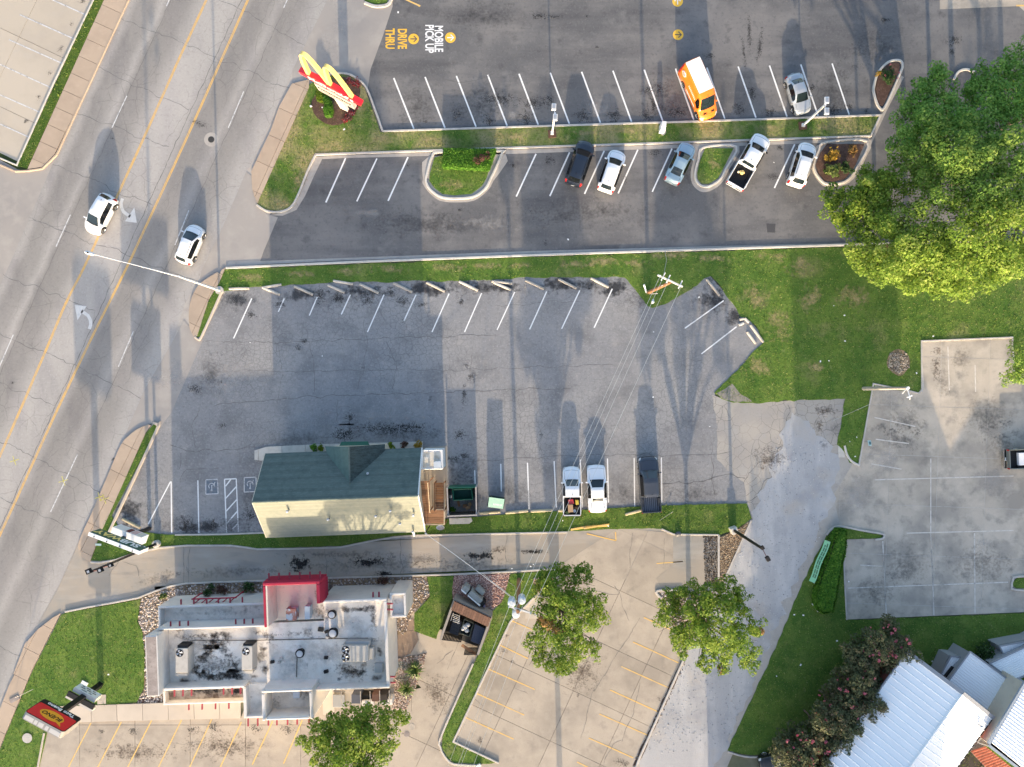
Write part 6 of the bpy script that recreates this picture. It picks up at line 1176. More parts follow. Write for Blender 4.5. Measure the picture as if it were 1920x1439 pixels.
def dumpster(label, q, h, lid, mt, group=None, z0=.12, open_=True, inner=None):
    w = [P(x, y, h).xy for x, y in q]; c = sum(w, Vector((0, 0))) / 4; root = empty('dumpster', (c.x, c.y, 0), 0, label, 'dumpster', group)
    for i in range(4): wall(root, w[i], w[(i + 1) % 4], h, .05, mt, 'side', z0); MB().tube([(*w[i], h), (*w[(i + 1) % 4], h)], .05, 4).build('rim', mt, root)
    MB().prism(w, z0 + .02, z0 + .06).build('floor', inner or mt, root)
    for i in range(3):
        a, b = w[1].lerp(w[0], (i + 1) / 4), w[2].lerp(w[3], (i + 1) / 4); o = c + (a - c) * 1.03; MB().box((o.x, o.y, h * .55), (.08, .08, h * .8), math.atan2((w[1] - w[0]).y, (w[1] - w[0]).x)).build('rib', mt, root)
    for s in (0, 1): m_ = w[s * 2].lerp(w[(s * 2 + 3) % 4], .5) if s == 0 else w[1].lerp(w[2], .5); MB().box((m_.x, m_.y, h * .7), (.16, .7, .14), math.atan2((w[1] - w[0]).y, (w[1] - w[0]).x)).build('fork_pocket', mt, root)
    return root, w, c
dm, w, c = dumpster('open empty dark green dumpster inside the grey enclosure', ((848.5, 918.5), (884, 916.5), (886.5, 936.5), (850.5, 938.5)), 1.5, None, m_dgreen)
for (x, y, lb, s, mt) in ((872, 949, 'brown crate scrap lying nearest the open dumpster', (.42, .3, .2), m_wood), (878, 952, 'brown box scrap beside the dumpster enclosure rail', (.3, .5, .25), m_cargo), (881, 946, 'small tan carton in the dumpster enclosure', (.34, .3, .25), m_cargo), (860, 945, 'flat brown board among weeds in the enclosure', (.6, .25, .06), m_wood), (845, 931, 'white bag on the floor left of the open dumpster', (.3, .3, .3), m_wht)):
    p = P(x, y, .1); o = MB().box((0, 0, 0), s, rnd.uniform(0, 3)).build('scrap', mt, bevel=.02); o.location = (p.x, p.y, s[2] / 2 + .01); tag(o, lb, 'scrap')
shrub('weed_clump', 'green weeds in the lower left corner of the dumpster enclosure', 'weeds', 847, 957, 8, .4, 160, lf_hedge, seed=160)
dm2, w, c = dumpster('closed sea green dumpster with a pale lettered lid standing in the lot', ((917, 934), (945.7, 937.5), (943, 954), (915, 950.5)), 1.55, None, M('dark_green_steel', (.01, .035, .03), rough=.5))
hi, lo = 2.0, 1.62
lid = MB(); L4 = [P(917, 932.5, hi), P(946, 936.5, hi), P(943, 954.5, lo), P(915, 951, lo)]
lid.quad(*L4); lid.quad(*[v - Vector((0, 0, .06)) for v in L4])
for i in range(4): lid.quad(L4[i], L4[(i + 1) % 4], L4[(i + 1) % 4] - Vector((0, 0, .06)), L4[i] - Vector((0, 0, .06)))
lid.build('lid', m_sea, dm2)
MB().quad(*[Vector((*w[0], 1.5)), Vector((*w[1], 1.5)), L4[1] - Vector((0, 0, .05)), L4[0] - Vector((0, 0, .05))]).build('front_panel', m_black, dm2)
mb = MB(); rx = (L4[1] - L4[0]).normalized(); uy = (L4[0] - L4[3]).normalized()
for k in range(7): o = L4[3].lerp(L4[2], .34 + k * .085) + uy * .28 + Vector((0, 0, .012)); mb.quad(o, o + rx * .05, o + rx * .05 + uy * .2, o + uy * .2)
tag(mb.build('lid_lettering', M('pale_lid_letters', (.5, .62, .58)), dm2), kind='stuff')
# ------------------------------------------------------------------ the white stucco restaurant
m_stu = M('white_stucco', (.62, .59, .55), rough=.9, layers=[((.48, .47, .455), .8, .45, .7, .6), ((.66, .65, .63), 2, .5, .7, .5)], bump=(30, .3))
m_cap = M('weathered_cap', (.27, .23, .21), layers=[((.4, .35, .32), 1.2, .45, .7, .8), ((.14, .12, .11), 5, .55, .75, .7)])
m_roof = M('white_roof_membrane', (.76, .70, .62), rough=.7, layers=[((.50, .45, .38), .7, .47, .68, .8), ((.84, .80, .74), 1.2, .5, .7, .7), ((.2, .17, .145), 1.6, .6, .76, .75), ((.3, .28, .26), 9, .58, .76, .5)])
m_roofc = M('cream_roof_membrane', (.58, .54, .47), rough=.7, layers=[((.42, .38, .32), .9, .5, .7, .8), ((.3, .27, .23), 3, .62, .78, .6)])
m_redw = M('crimson_stucco', (.33, .016, .045), rough=.75, layers=[((.3, .03, .06), 2, .5, .7, .5)])
m_viga = M('red_log', (.30, .05, .07), rough=.75, layers=[((.26, .03, .05), 4, .5, .7, .7)])
m_unit = M('grey_enamel', (.44, .42, .385), rough=.5, layers=[((.32, .3, .27), 2, .5, .7, .6)])
m_fan = M('fan_black', (.012, .012, .014), rough=.5)
rest = empty('restaurant', P(510, 1200), 0, 'white stucco flat roofed restaurant with a crimson tower and red log ends', 'building')
def Bp(x, y, z): return P(x + (y - 1200) * .035, y - (x - 500) * .035, z)
def brect(x0, y0, x1, y1, h): return [Bp(x, y, h).xy for x, y in ((x0, y0), (x1, y0), (x1, y1), (x0, y1))]
def bwall(x0, y0, x1, y1, h, z0=-.05, mt=m_stu, nm='parapet_wall', hp=None, bev=.06): return MB().prism(brect(x0, y0, x1, y1, hp or h), z0, h).build(nm, mt, rest, bevel=bev)
def bdeck(x0, y0, x1, y1, hp, z, mt=m_roof, nm='roof_deck'): return MB().prism(brect(x0, y0, x1, y1, hp), 0, z).build(nm, mt, rest)
bdeck(294, 1175, 724, 1297, 4.9, 3.9); bdeck(603, 1135, 723, 1175.5, 4.9, 3.895); MB().prism(brect(502, 1107, 600, 1175.5, 5.6), 3.5, 3.89).build('roof_deck', m_roofc, rest); bdeck(301, 1134, 500, 1174, 3.5, 2.75)
# tall west end wall with its weathered top
bwall(272, 1185, 295, 1299, 6.0); MB().prism(brect(274, 1187, 293, 1297, 6.0), 6.0, 6.012).build('parapet_cap', m_cap, rest)
bwall(295.2, 1171.5, 501, 1175.5, 4.9); bwall(602, 1130, 727, 1135, 4.9); bwall(721, 1135.2, 727, 1299, 4.9); bwall(295.2, 1283.5, 455, 1288, 5.2); bwall(583, 1294.5, 727, 1299, 5.0)
bwall(298, 1130, 499, 1134.5, 3.5); bwall(298, 1134.7, 302.5, 1171.3, 3.5)
bdeck(304, 1288, 454, 1314, 3.4, 2.7, M('dirty_roof', (.42, .38, .33), layers=[((.1, .07, .055), .9, .45, .62, .9), ((.5, .46, .42), 2, .5, .7, .6)])); bwall(302, 1288.3, 306, 1315, 3.4); bwall(302, 1312, 455, 1316, 3.4)
bdeck(455, 1288, 490, 1345, 4.9, 4.1); bwall(452, 1288.3, 458, 1346, 4.9); bwall(458.2, 1341, 490, 1346, 4.9)
bdeck(488, 1297, 580, 1350, 6.2, 4.3)
bwall(486, 1294, 582, 1300, 6.2, bev=.14); bwall(486, 1300.2, 492.5, 1352, 6.2, bev=.14); bwall(575.5, 1300.2, 582, 1352, 6.2, bev=.14); bwall(492.7, 1346, 575.3, 1352, 6.2, bev=.14)
for x, y in ((486, 1294), (577, 1294), (486, 1347), (577, 1347)): MB().prism(brect(x, y, x + 5.5, y + 5.5, 6.4), 6.0, 6.4).build('parapet_corner', m_stu, rest, bevel=.1)
# crimson tower, its north cornice hanging over the lane
bwall(496, 1093, 603, 1099, 6.3, 4.15, m_redw, 'tower_parapet'); bwall(496, 1099.2, 501, 1177, 6.3, 3.6, m_redw, 'tower_parapet'); bwall(596, 1099.2, 603, 1136, 6.3, 3.6, m_redw, 'tower_parapet')
bwall(497, 1090.5, 606, 1094.8, 5.9, 4.0, m_redw, 'tower_cornice'); bwall(603.2, 1092, 607, 1135, 5.6, 4.0, m_redw, 'tower_cornice')
MB().prism(brect(504, 1120, 598, 1134, 3.9), 0, 3.6).build('tower_base', m_stu, rest)
MB().prism(brect(501, 1099, 504, 1176, 6.3), 3.9, 6.25).build('tower_lining', m_roofc, rest)
# corner chimney box
for x0, y0, x1, y1 in ((733, 1121, 763, 1125), (733, 1163, 763, 1167), (733, 1125.2, 737, 1162.8), (759, 1125.2, 763, 1162.8)): bwall(x0, y0, x1, y1, 4.5, bev=.04)
bdeck(735, 1123, 761, 1165, 4.5, 4.0); bwall(727, 1130, 734, 1140, 4.3)
def viga(x, y, z, l=.55, ang=90, r=.085):
    p = Bp(x, y, z); d = Vector((math.cos(math.radians(ang)), math.sin(math.radians(ang)), .02)) * l; MB().tube([p - d * .3, p + d * .9, p + d], [r, r, r * .55], 8).build('log_end', m_viga, rest, smooth=False)
for x in (342, 366, 390, 412, 434, 457): viga(x, 1129, 3.2)
for x in (321, 338, 354, 443, 459, 475): viga(x, 1170, 4.4)
for x in (508, 527, 547, 566, 585, 604): viga(x, 1090, 5.5, .75)
for x in (702, 713): viga(x, 1129, 4.4, .6)
for y in (1126, 1137): viga(728, y + 14, 4.75, .55, 0)
for y in (1277, 1288): viga(728, y, 4.4, .55, 0)
for x in (324, 340, 356, 416, 432, 448): viga(x, 1290, 4.6, .5, -90)
for x in (350, 375, 400, 425): viga(x, 1317, 3.0, .5, -90)
for x in (460, 478, 498, 514, 534, 552, 574): viga(x, 1350, 4.3, .55, -90)
for k in range(6): # red lattice pergola on the north wall
    x = 366 + k * 13; a, b = Bp(x, 1128, 2.9), Bp(x + 12, 1119, 2.9); MB().tube([a, (b.x, b.y, 2.9)], .05, 4).build('pergola_bar', m_redw, rest)
a, b = Bp(362, 1119, 2.9), Bp(446, 1119, 2.9); MB().tube([a, b], .07, 4).build('pergola_beam', m_redw, rest)
for x in (364, 444): a = Bp(x, 1119, 2.9); MB().tube([a, (a.x, a.y, 0)], .07, 5).build('pergola_post', m_redw, rest)
def unit(x0, y0, x1, y1, z0, z1, mt=m_unit, nm='air_conditioner', fans=(), bev=.03, grille=None):
    o = MB().prism([P(x, y, z1).xy for x, y in ((x0, y0), (x1, y0), (x1, y1), (x0, y1))], z0, z1).build(nm, mt, rest, bevel=bev)
    for fx, fy, fr in fans:
        p = P(fx, fy, z1); c = (p.x, p.y)
        mb = MB(); mb.prism([Vector(c) + Vector((math.cos(t), math.sin(t))) * fr for t in np.linspace(0, 6.283, 21)[:-1]], z1, z1 + .015); f = mb.build('fan_opening', m_fan, o, rel=True)
        mb = MB()
        for q in range(4):
            A = q * 1.571 + .3; mb.quad((c[0] + fr * .12 * math.cos(A), c[1] + fr * .12 * math.sin(A), z1 + .03), (c[0] + fr * .85 * math.cos(A - .32), c[1] + fr * .85 * math.sin(A - .32), z1 + .03), (c[0] + fr * .85 * math.cos(A + .32), c[1] + fr * .85 * math.sin(A + .32), z1 + .06), (c[0] + fr * .12 * math.cos(A + .9), c[1] + fr * .12 * math.sin(A + .9), z1 + .05))
        mb2 = mb.build('fan_blades', m_galv, o)
    if grille:
        gx0, gy0, gx1, gy1 = grille; MB().prism([P(x, y, z1).xy for x, y in ((gx0, gy0), (gx1, gy0), (gx1, gy1), (gx0, gy1))], z0 + .15, z1 - .08).build('coil_grille', m_black, o)
    return o
unit(329, 1216, 352, 1262, 3.95, 5.2, fans=((337, 1225, .36),), grille=(332, 1211, 351, 1215.6)); unit(330, 1263, 351, 1268, 3.95, 4.9, nm='duct_hood'); unit(453, 1212, 473, 1257, 3.95, 5.2, fans=((461, 1222, .36),), grille=(455, 1208, 473, 1211.6)); unit(454, 1258, 474, 1263, 3.95, 4.9, nm='duct_hood')
unit(641, 1211, 690, 1241, 3.95, 5.1, fans=((648, 1219, .38), (648, 1233, .38))); unit(691, 1216, 701, 1236, 3.95, 4.7, nm='duct_hood'); unit(648, 1203, 694, 1210.5, 3.95, 4.8, M('duct_tin', (.38, .38, .37), rough=.45, metal=.4), 'duct')
m_bvent = M('blue_grey_vent', (.30, .38, .46), rough=.5, layers=[((.24, .1, .07), 1.6, .5, .56, .9)])
unit(536, 1142, 555, 1164, 3.95, 4.8, m_bvent, 'vent_cowl'); unit(571, 1137, 581, 1162, 3.95, 4.8, M('blue_vent', (.3, .38, .46), rough=.5), 'vent_cowl')
unit(702, 1245, 717, 1262, 3.95, 4.3, m_galv, 'roof_hatch'); unit(549, 1296, 562, 1310, 4.35, 4.9, m_galv, 'vent_cowl')
for x, y, r_ in ((622, 1153, .42), (624, 1188, .5), (562, 1226, .43)):
    p = P(x, y, 4.5); q = lambda z: (p.x, p.y, z); o = MB().tube([q(3.9), q(4.35), q(4.36), q(4.5), q(4.55)], [r_ * .7, r_ * .7, r_, r_, r_ * .8], 18).build('exhaust_fan', m_black, rest); MB().tube([q(4.5), q(4.6), q(4.62)], [r_ * .74, r_ * .7, r_ * .2], 18).build('exhaust_cap', m_galv, o)
for x, y, s in ((613, 1148, .3), (612, 1185, .35), (613, 1196, .3), (601, 1181, .5), (611, 1234, .35), (611, 1260, .4), (510, 1242, .35), (527, 1236, .3), (523, 1243, .25), (580, 1184, .25)):
    p = P(x, y, 4.1); MB().box((p.x, p.y, 4.02), (s, s * .7, .25), rnd.uniform(-.4, .4)).build('pipe_block', m_black if s > .33 else m_unit, rest)
for a, b in (((360, 1201), (480, 1201)), ((480, 1201), (612, 1198)), ((612, 1198), (690, 1197)), ((556, 1270), (557, 1230))): MB().tube([P(*a, 3.97), P(*b, 3.97)], .035, 5).build('gas_pipe', m_black, rest)
# stains on the roof
def rstains(m, lst, z, nm):
    mb = MB()
    for i, (x, y, rx, ry, a) in enumerate(lst): mb.decal(P(x, y, z).xy, rx / S, ry / S, math.radians(a), z + .004 + i * .0004)
    tag(mb.build(nm, m, rest), kind='stuff')
rstains(stain_mat('roof_soot', (.035, .027, .022), .85, 1.3, .7, speck=.6), [(405, 1192, 18, 13, 0), (424, 1194, 15, 13, 0), (400, 1203, 18, 13, 0), (396, 1213, 15, 13, 0), (390, 1222, 18, 13, 0), (383, 1230, 15, 13, 0), (376, 1239, 18, 13, 0), (370, 1250, 15, 13, 0), (366, 1260, 18, 13, 0), (374, 1266, 15, 13, 0), (384, 1268, 18, 13, 0), (394, 1270, 15, 13, 0), (403, 1275, 18, 13, 0), (412, 1271, 15, 13, 0), (422, 1268, 18, 13, 0), (432, 1268, 15, 13, 0), (442, 1268, 18, 13, 0), (452, 1270, 15, 13, 0), (447, 1258, 18, 13, 0), (441, 1248, 15, 13, 0), (434, 1238, 18, 13, 0), (427, 1229, 15, 13, 0), (421, 1219, 18, 13, 0), (416, 1209, 15, 13, 0), (490, 1225, 16, 30, -15), (497, 1258, 14, 16, 0), (649, 1143, 16, 14, 0), (672, 1143, 24, 8, 0), (690, 1140, 22, 14, 0), (680, 1257, 16, 26, 0), (660, 1262, 30, 14, 0), (636, 1273, 10, 8, 0), (706, 1272, 16, 9, 0), (712, 1222, 10, 14, 30), (478, 1268, 14, 7, 0), (348, 1277, 26, 9, 0), (745, 1136, 16, 16, 0)], 3.9, 'black_ponding_stains')
rstains(st_brown, [(340, 1180, 40, 8, 0), (560, 1190, 60, 10, 0), (600, 1150, 30, 20, 0), (380, 1192, 30, 10, 0), (350, 1195, 30, 14, 0), (405, 1206, 60, 12, 0), (400, 1250, 60, 40, 0), (500, 1190, 40, 14, -20), (690, 1200, 40, 8, 0), (650, 1255, 40, 22, 0), (700, 1160, 10, 40, 0), (595, 1120, 10, 24, 20)], 3.896 + .02, 'brown_grime')
rstains(st_pale, [(408, 1245, 40, 34, 0), (375, 1212, 22, 20, 0), (620, 1225, 60, 30, 0), (545, 1250, 50, 34, 0), (660, 1170, 46, 30, 0)], 3.93, 'bleached_patches')
rstains(st_black, [(390, 1294, 70, 12, 2), (445, 1296, 16, 14, 0)], 2.72, 'black_ponding_stains'); rstains(st_brown, [(520, 1318, 12, 18, 20), (574, 1300, 9, 16, 0)], 4.32, 'rust_stains'); rstains(st_pale, [(370, 1150, 90, 9, -1), (430, 1147, 60, 9, -3)], 2.77, 'bleached_patches')
# fenced service yard with its tin roof and shelves
mb = MB().prism(brect(620, 1300, 735, 1330, .1), 0, .06).build('yard_slab', m_drive, rest)
MB().prism(brect(600, 1298, 622, 1345, .2), 0, .1).build('step', m_walk2, rest)
for k in range(6): a, b = Bp(636 + k * 18, 1303, 2.6), Bp(636 + k * 18, 1328, 2.6); MB().tube([a, b], .04, 4).build('yard_rafter', m_rail, rest)
for x0, y0, x1, y1, h, mt in ((659, 1303, 676, 1320, 1.6, M('slate_blue_bin', (.07, .08, .11))), (676, 1304, 696, 1318, 1.2, m_black), (697, 1302, 710, 1316, 1.9, M('brown_stack', (.09, .05, .04))), (711, 1303, 726, 1318, 1.5, M('dark_stack', (.03, .025, .025))), (624, 1303, 646, 1327, .3, M('tin_sheet', (.3, .3, .29), rough=.5, metal=.3))): unit(x0, y0, x1, y1, .06, h, mt, 'yard_store')
for x0, x1 in ((674, 696), (711, 731)): MB().prism(brect(x0, 1320, x1, 1330, 1.4), 0, 1.4).build('yard_wall', m_stu, rest, bevel=.03)
# coiled hose beside the wall
p = P(752, 1262, .3); ho = empty('garden_hose', p, 0, 'coiled green hose lying on the gravel beside the white restaurant wall', 'hose'); pts = [(p.x + math.cos(t) * (.35 + .03 * t), p.y + math.sin(t) * (.38 + .03 * t), .12 + .03 * math.sin(t * 3)) for t in np.linspace(0, 22, 90)]; MB().tube(pts, .022, 5).build('coil', M('hose_green', (.12, .2, .16), rough=.5), ho)
# gated bin store of the restaurant
bs = empty('bin_store', P(870, 1177), 0, 'brown capped bin store with black gates and bins between lawn and rock bed', 'enclosure')
q4 = [P(x, y, 2.0).xy for x, y in ((852, 1126), (921, 1158), (896, 1228), (826, 1200))]
for i in (3, 0, 1): wall(bs, q4[i], q4[(i + 1) % 4], 2.0, .22, M('bin_store_block', (.3, .27, .24), layers=[((.2, .18, .16), 3, .5, .7, .6)]))
nn = 16
u_ = (q4[3] - q4[0]).normalized()
for k in range(nn):  # brown sloping roof boards along the back
    a, b = q4[0].lerp(q4[1], (k + .04) / nn), q4[0].lerp(q4[1], (k + .96) / nn); mb = MB(); mb.quad((*a, 2.35), (*b, 2.35), (*(b + u_ * .95), 2.15), (*(a + u_ * .95), 2.15)); mb.quad((*(a + u_ * .95), 2.15), (*(b + u_ * .95), 2.15), (*(b + u_ * .95), 2.05), (*(a + u_ * .95), 2.05)); mb.quad((*b, 2.35), (*a, 2.35), (*a, 2.0), (*b, 2.0)); mb.build('roof_plank', M('brown_board', (.10, .055, .042), objrand=.2, layers=[((.15, .09, .07), 5, .5, .7, .6)]) if k == 0 else bpy.data.materials['brown_board'], bs)
for (s0, s1, sw) in ((q4[3], q4[3].lerp(q4[2], .5), Vector((.2, .5))), (q4[2], q4[3].lerp(q4[2], .5), Vector((.45, -.75)))):
    a, b = s0, s1 + sw; n = 14
    for k in range(n): wall(bs, a.lerp(b, (k + .1) / n), a.lerp(b, (k + .9) / n), 1.9, .03, m_black, 'gate_bar', .15)
    wall(bs, a, b, 1.98, .06, m_black, 'gate_rail', 1.9); wall(bs, a, b, .2, .06, m_black, 'gate_rail', .1)
board((*q4[3].lerp(q4[2], .55), 1.2), (*(q4[2] + Vector((-.2, -.3))), 1.2), .3, .05, 'gate_brace', m_wood, bs)
MB().prism(q4, 0, .05).build('floor', M('bin_floor', (.04, .04, .04)), bs)
mblk = M('black_bin_plastic', (.016, .018, .024), rough=.35)
bn, w, c = dumpster('black dumpster with ribbed lid on the left in the bin store', ((851, 1160), (865, 1166), (858, 1192), (842, 1186)), 1.3, None, mblk, 'black bins in the restaurant bin store'); rx = None
def lidq(root, w, h, mt, n=7):
    a, b, c_, d_ = [Vector((*p, h)) for p in w]
    for k in range(n):
        t0, t1 = (k + .08) / n, (k + .92) / n; mb = MB(); up = Vector((0, 0, .05)); v = [a.lerp(d_, t0), b.lerp(c_, t0), b.lerp(c_, t1), a.lerp(d_, t1)]; mb.quad(*[q + up for q in v]); mb.quad(v[0], v[1], v[1] + up, v[0] + up); mb.quad(v[2], v[3], v[3] + up, v[2] + up); mb.build('lid_rib', mt, root)
    MB().quad(a, b, c_, d_).build('lid', mt, root)
lidq(bn, w, 1.33, mblk, 5)
bn, w, c = dumpster('black dumpster with slatted lid on the right in the bin store', ((891, 1170), (912, 1180), (902, 1210), (883, 1202)), 1.3, None, mblk, 'black bins in the restaurant bin store'); lidq(bn, w, 1.33, M('navy_lid', (.035, .045, .075), rough=.35), 9)
bn, w, c = dumpster('open grey bin full of white rubbish bags in the bin store', ((871, 1161), (888, 1169), (880, 1194), (862, 1187)), 1.2, None, M('grey_green_bin', (.06, .07, .06)))
for i, (x, y, r_) in enumerate(((872, 1175, .34), (868, 1179, .3), (877, 1172, .28), (875, 1183, .26))): blob(P(x, y, 1.0), r_, M('rubbish_bag', (.6, .59, .56), rough=.5) if i == 0 else bpy.data.materials['rubbish_bag'], 'rubbish_bag', ('white rubbish bag in the middle of the open grey bin', 'white rubbish bag at the lower left of the open grey bin', 'pale rubbish bag at the top right of the open grey bin', 'small rubbish bag at the lower right of the open grey bin')[i], 'bag', seed=20 + i)
rk = empty('wire_rack', P(855, 1157), 0, 'pale metal rack standing in the back left of the bin store', 'rack')
for k in range(5): a, b = P(849, 1151 + k * 3.4, 1.8), P(862, 1156 + k * 3.4, 1.8); MB().tube([a, b], .03, 4).build('rung', m_galv, rk)
for x, y in ((849, 1151), (862, 1156)): MB().tube([P(x, y, 1.8), P(x - 4, y + 13.6, 1.8)], .03, 4).build('rail', m_galv, rk); MB().tube([P(x, y, 1.8), (*P(x, y, 1.8).xy, .05)], .03, 4).build('leg', m_galv, rk)
# menu board lying on the rock bed
mn = empty('menu_board', P(888, 1108), 0, 'long grey menu board unit with white face on the rock bed', 'menu board')
ax = (P(905, 1125) - P(868, 1093)).normalized(); ay = Vector((-ax.y, ax.x, 0)); c0 = P(870, 1095)
def mbx(s, w, dpt, h, off, mt, nm): c = c0 + ax * (s + w / 2) + ay * off; return MB().box((c.x, c.y, h / 2), (w, dpt, h), math.atan2(ax.y, ax.x)).build(nm, mt, mn, bevel=.02)
mconc = M('menu_cabinet_grey', (.3, .31, .29), layers=[((.22, .22, .2), 3, .5, .7, .6)])
mbx(0, .62, .5, 1.5, .1, mconc, 'cabinet'); mbx(0, .62, .12, 1.6, -.22, m_wht, 'face_panel'); mbx(.8, 1.5, .5, 1.5, .1, mconc, 'cabinet'); mbx(.85, 1.6, .1, 1.6, -.22, m_wht, 'face_panel'); mbx(1.1, .95, .45, .9, .75, mconc, 'cabinet'); mbx(2.35, .4, .5, 1.3, .05, m_black, 'end_post'); mbx(.63, .16, .6, 1.4, .05, m_black, 'end_post'); mbx(2.55, .5, .1, .7, -.25, M('violet_panel', (.25, .22, .4)), 'face_panel')
# ------------------------------------------------------------------ metal roofed buildings, lower right
m_metal = M('white_metal_roof', (.86, .87, .87), rough=.55, objrand=.02, metal=.0, spec=.4, layers=[((.79, .81, .82), .4, .45, .7, .6)])
m_fascia = M('grey_fascia', (.28, .29, .31), rough=.6); m_tile = M('red_clay_tile', (.27, .075, .045), rough=.8, objrand=.22, layers=[((.18, .05, .03), 5, .5, .7, .6)]); m_greysh = M('grey_shingle', (.24, .235, .23), objrand=.1, layers=[((.16, .155, .15), 6, .5, .7, .6)])
def panels(parent, a, b, c, d, n, mt, rb_=.06, nm='roof_panel'):
    """panels between a-b (eave) and d-c (ridge); ribs run from eave to ridge"""
    up = (b - a).cross(d - a); up = up.normalized() if up.z > 0 else -up.normalized()
    for k in range(n):
        t0, t1 = k / n, (k + 1) / n; e = .06
        q = lambda t, s: a.lerp(b, t).lerp(d.lerp(c, t), s)
        rib = rb_ * .6; mb = MB(); prof = [(t0, 0), (t0 + e / n, rib), (t0 + 2.4 * e / n, rib), (t0 + 4 * e / n, 0), (t1, 0)]
        for (x, h), (x2, h2) in zip(prof, prof[1:]): mb.quad(q(x, 0) + up * h, q(x2, 0) + up * h2, q(x2, 1) + up * h2, q(x, 1) + up * h)
        mb.build(nm, mt, parent)
hall = empty('metal_roof_hall', P(1700, 1340), 0, 'large hall with ribbed white metal gable roof beside the flowering shrubs', 'building')
e0, e1 = P(1700, 1224, 4.6), P(1861, 1348, 4.6); rg0 = P(1790, 1292, 6.4); along = (P(1555, 1425, 4.6) - e0); Lh = 30.0; along = along.normalized() * Lh
NW, SE, RD0 = e0, e1, Vector(((e0 + e1) / 2).xy.to_3d()) + Vector((0, 0, 6.4))
panels(hall, NW, NW + along, RD0 + along, RD0, 46, m_metal); panels(hall, SE, SE + along, RD0 + along, RD0, 46, m_metal)
MB().tube([RD0 + Vector((0, 0, .05)), RD0 + along + Vector((0, 0, .05))], .09, 5).build('ridge_cap', m_metal, hall)
wl_ = [v.xy for v in (NW, SE, SE + along, NW + along)]; cc = sum(wl_, Vector((0, 0))) / 4; MB().prism([cc + (p - cc) * .975 for p in wl_], -.05, 4.5).build('wall', M('brick_wall', (.3, .1, .07), layers=[((.2, .07, .05), 8, .5, .7, .7)]), hall)
ax_ = (SE - NW).normalized(); out_ = -along.normalized()
MB().add([NW + out_ * .02, SE + out_ * .02, RD0 + out_ * .02], [(0, 1, 2)]).build('gable_wall', m_fascia, hall)
for a, b in ((NW, RD0), (RD0, SE)): board(a + out_ * .12 + Vector((0, 0, .02)), b + out_ * .12 + Vector((0, 0, .02)), .34, .16, 'fascia', m_fascia, hall)
for e_ in (NW, SE): MB().tube([e_ + Vector((0, 0, -.05)), e_ + along + Vector((0, 0, -.05))], .1, 6).build('gutter', m_fascia if e_ is NW else m_black, hall)
rvent(1836, 1360, 5.2, .12, .3, hall, m_galv)
for lbl, pts, h0, h1, n, nm in (('lower white metal roofed annex joined to the hall gable', ((1818.6, 1222), (1907, 1286.5), (1865, 1344), (1778, 1276.5)), 2.7, 3.1, 15, 'metal_roof_annex'), ('white metal roof wing at the right edge above the annex', ((1855, 1244), (1960, 1196), (1975, 1240), (1899, 1278)), 2.2, 2.5, 12, 'metal_roof_wing')):
    r4 = [P(x, y, h0 if i in (0, 3) else h1) for i, (x, y) in enumerate(pts)]; c = sum(r4, Vector()) / 4; an = empty(nm, (c.x, c.y, 0), 0, lbl, 'building')
    panels(an, r4[0], r4[3], r4[2], r4[1], n, m_metal, .05); MB().prism([c.xy + (v.xy - c.xy) * .97 for v in r4], -.05, min(h0, h1) - .1).build('wall', m_fascia, an)
    for i in range(4): board(r4[i], r4[(i + 1) % 4], .14, .14, 'fascia', m_fascia, an)
def lean(lbl, nm, pts, h, n, mt, wallm=m_fascia, mon=.25):
    r4 = [P(x, y, h + (mon if i < 2 else 0)) for i, (x, y) in enumerate(pts)]; c = sum(r4, Vector()) / 4; an = empty(nm, (c.x, c.y, 0), 0, lbl, 'building'); panels(an, r4[0], r4[1], r4[2], r4[3], n, mt, .04, 'roof_panel' if mt is not m_greysh else 'shingle_strip'); MB().prism([c.xy + (v.xy - c.xy) * .97 for v in r4], -.05, h - .1).build('wall', wallm, an)
    for i in range(4): board(r4[i], r4[(i + 1) % 4], .12, .12, 'fascia', m_fascia, an)
    return an
lean('small pale ribbed porch roof by the hall corner', 'porch_roof', ((1783, 1231), (1808, 1233), (1779, 1272), (1764, 1264)), 1.8, 6, m_metal)
o = MB().prism([P(x, y, 2.1).xy for x, y in ((1786, 1250), (1792, 1253), (1778, 1272), (1772, 1268))], 1.9, 2.2).build('roof_duct', m_black); tag(o, 'black slot shaped roof duct on the small porch roof', 'duct')
lean('low pale ribbed lean-to roof behind the round bush at the right edge', 'lean_to_roof', ((1874, 1212), (1960, 1196), (1965, 1212), (1882, 1229)), 1.7, 9, m_metal)
slabs('service_pad', [(1893, 1174), (1960, 1172), (1960, 1202), (1896, 1204)], 0, 9, 9, .06, m_drive, m_joint)
slabs('service_pad', [(1784, 1224), (1810, 1228), (1765, 1266), (1760, 1264)], 0, 9, 9, .05, m_drive, m_joint)
hall2 = empty('second_metal_hall', P(1960, 1380), 0, 'second white metal roofed hall cut off by the lower right corner', 'building')
h5 = [P(1925, 1283, 5.4), P(1857, 1397, 5.4), P(1990, 1500, 5.4), P(2090, 1400, 6.3)]
panels(hall2, h5[0], h5[1], h5[2] , h5[3], 22, m_metal); MB().prism([v.xy for v in h5], -.05, 5.2).build('wall', m_wallc, hall2)
for i in (0, 1): board(h5[i] + Vector((0, 0, -.1)), h5[(i + 1) % 4] + Vector((0, 0, -.1)), .5, .2, 'fascia', M('blue_grey_fascia', (.33, .37, .41), rough=.5) if i == 0 else bpy.data.materials['blue_grey_fascia'], hall2)
lk = lean('grey shingled link roof between the two metal halls', 'link_roof', ((1912, 1288), (1930, 1280), (1862, 1402), (1832, 1392)), 3.4, 14, m_greysh)
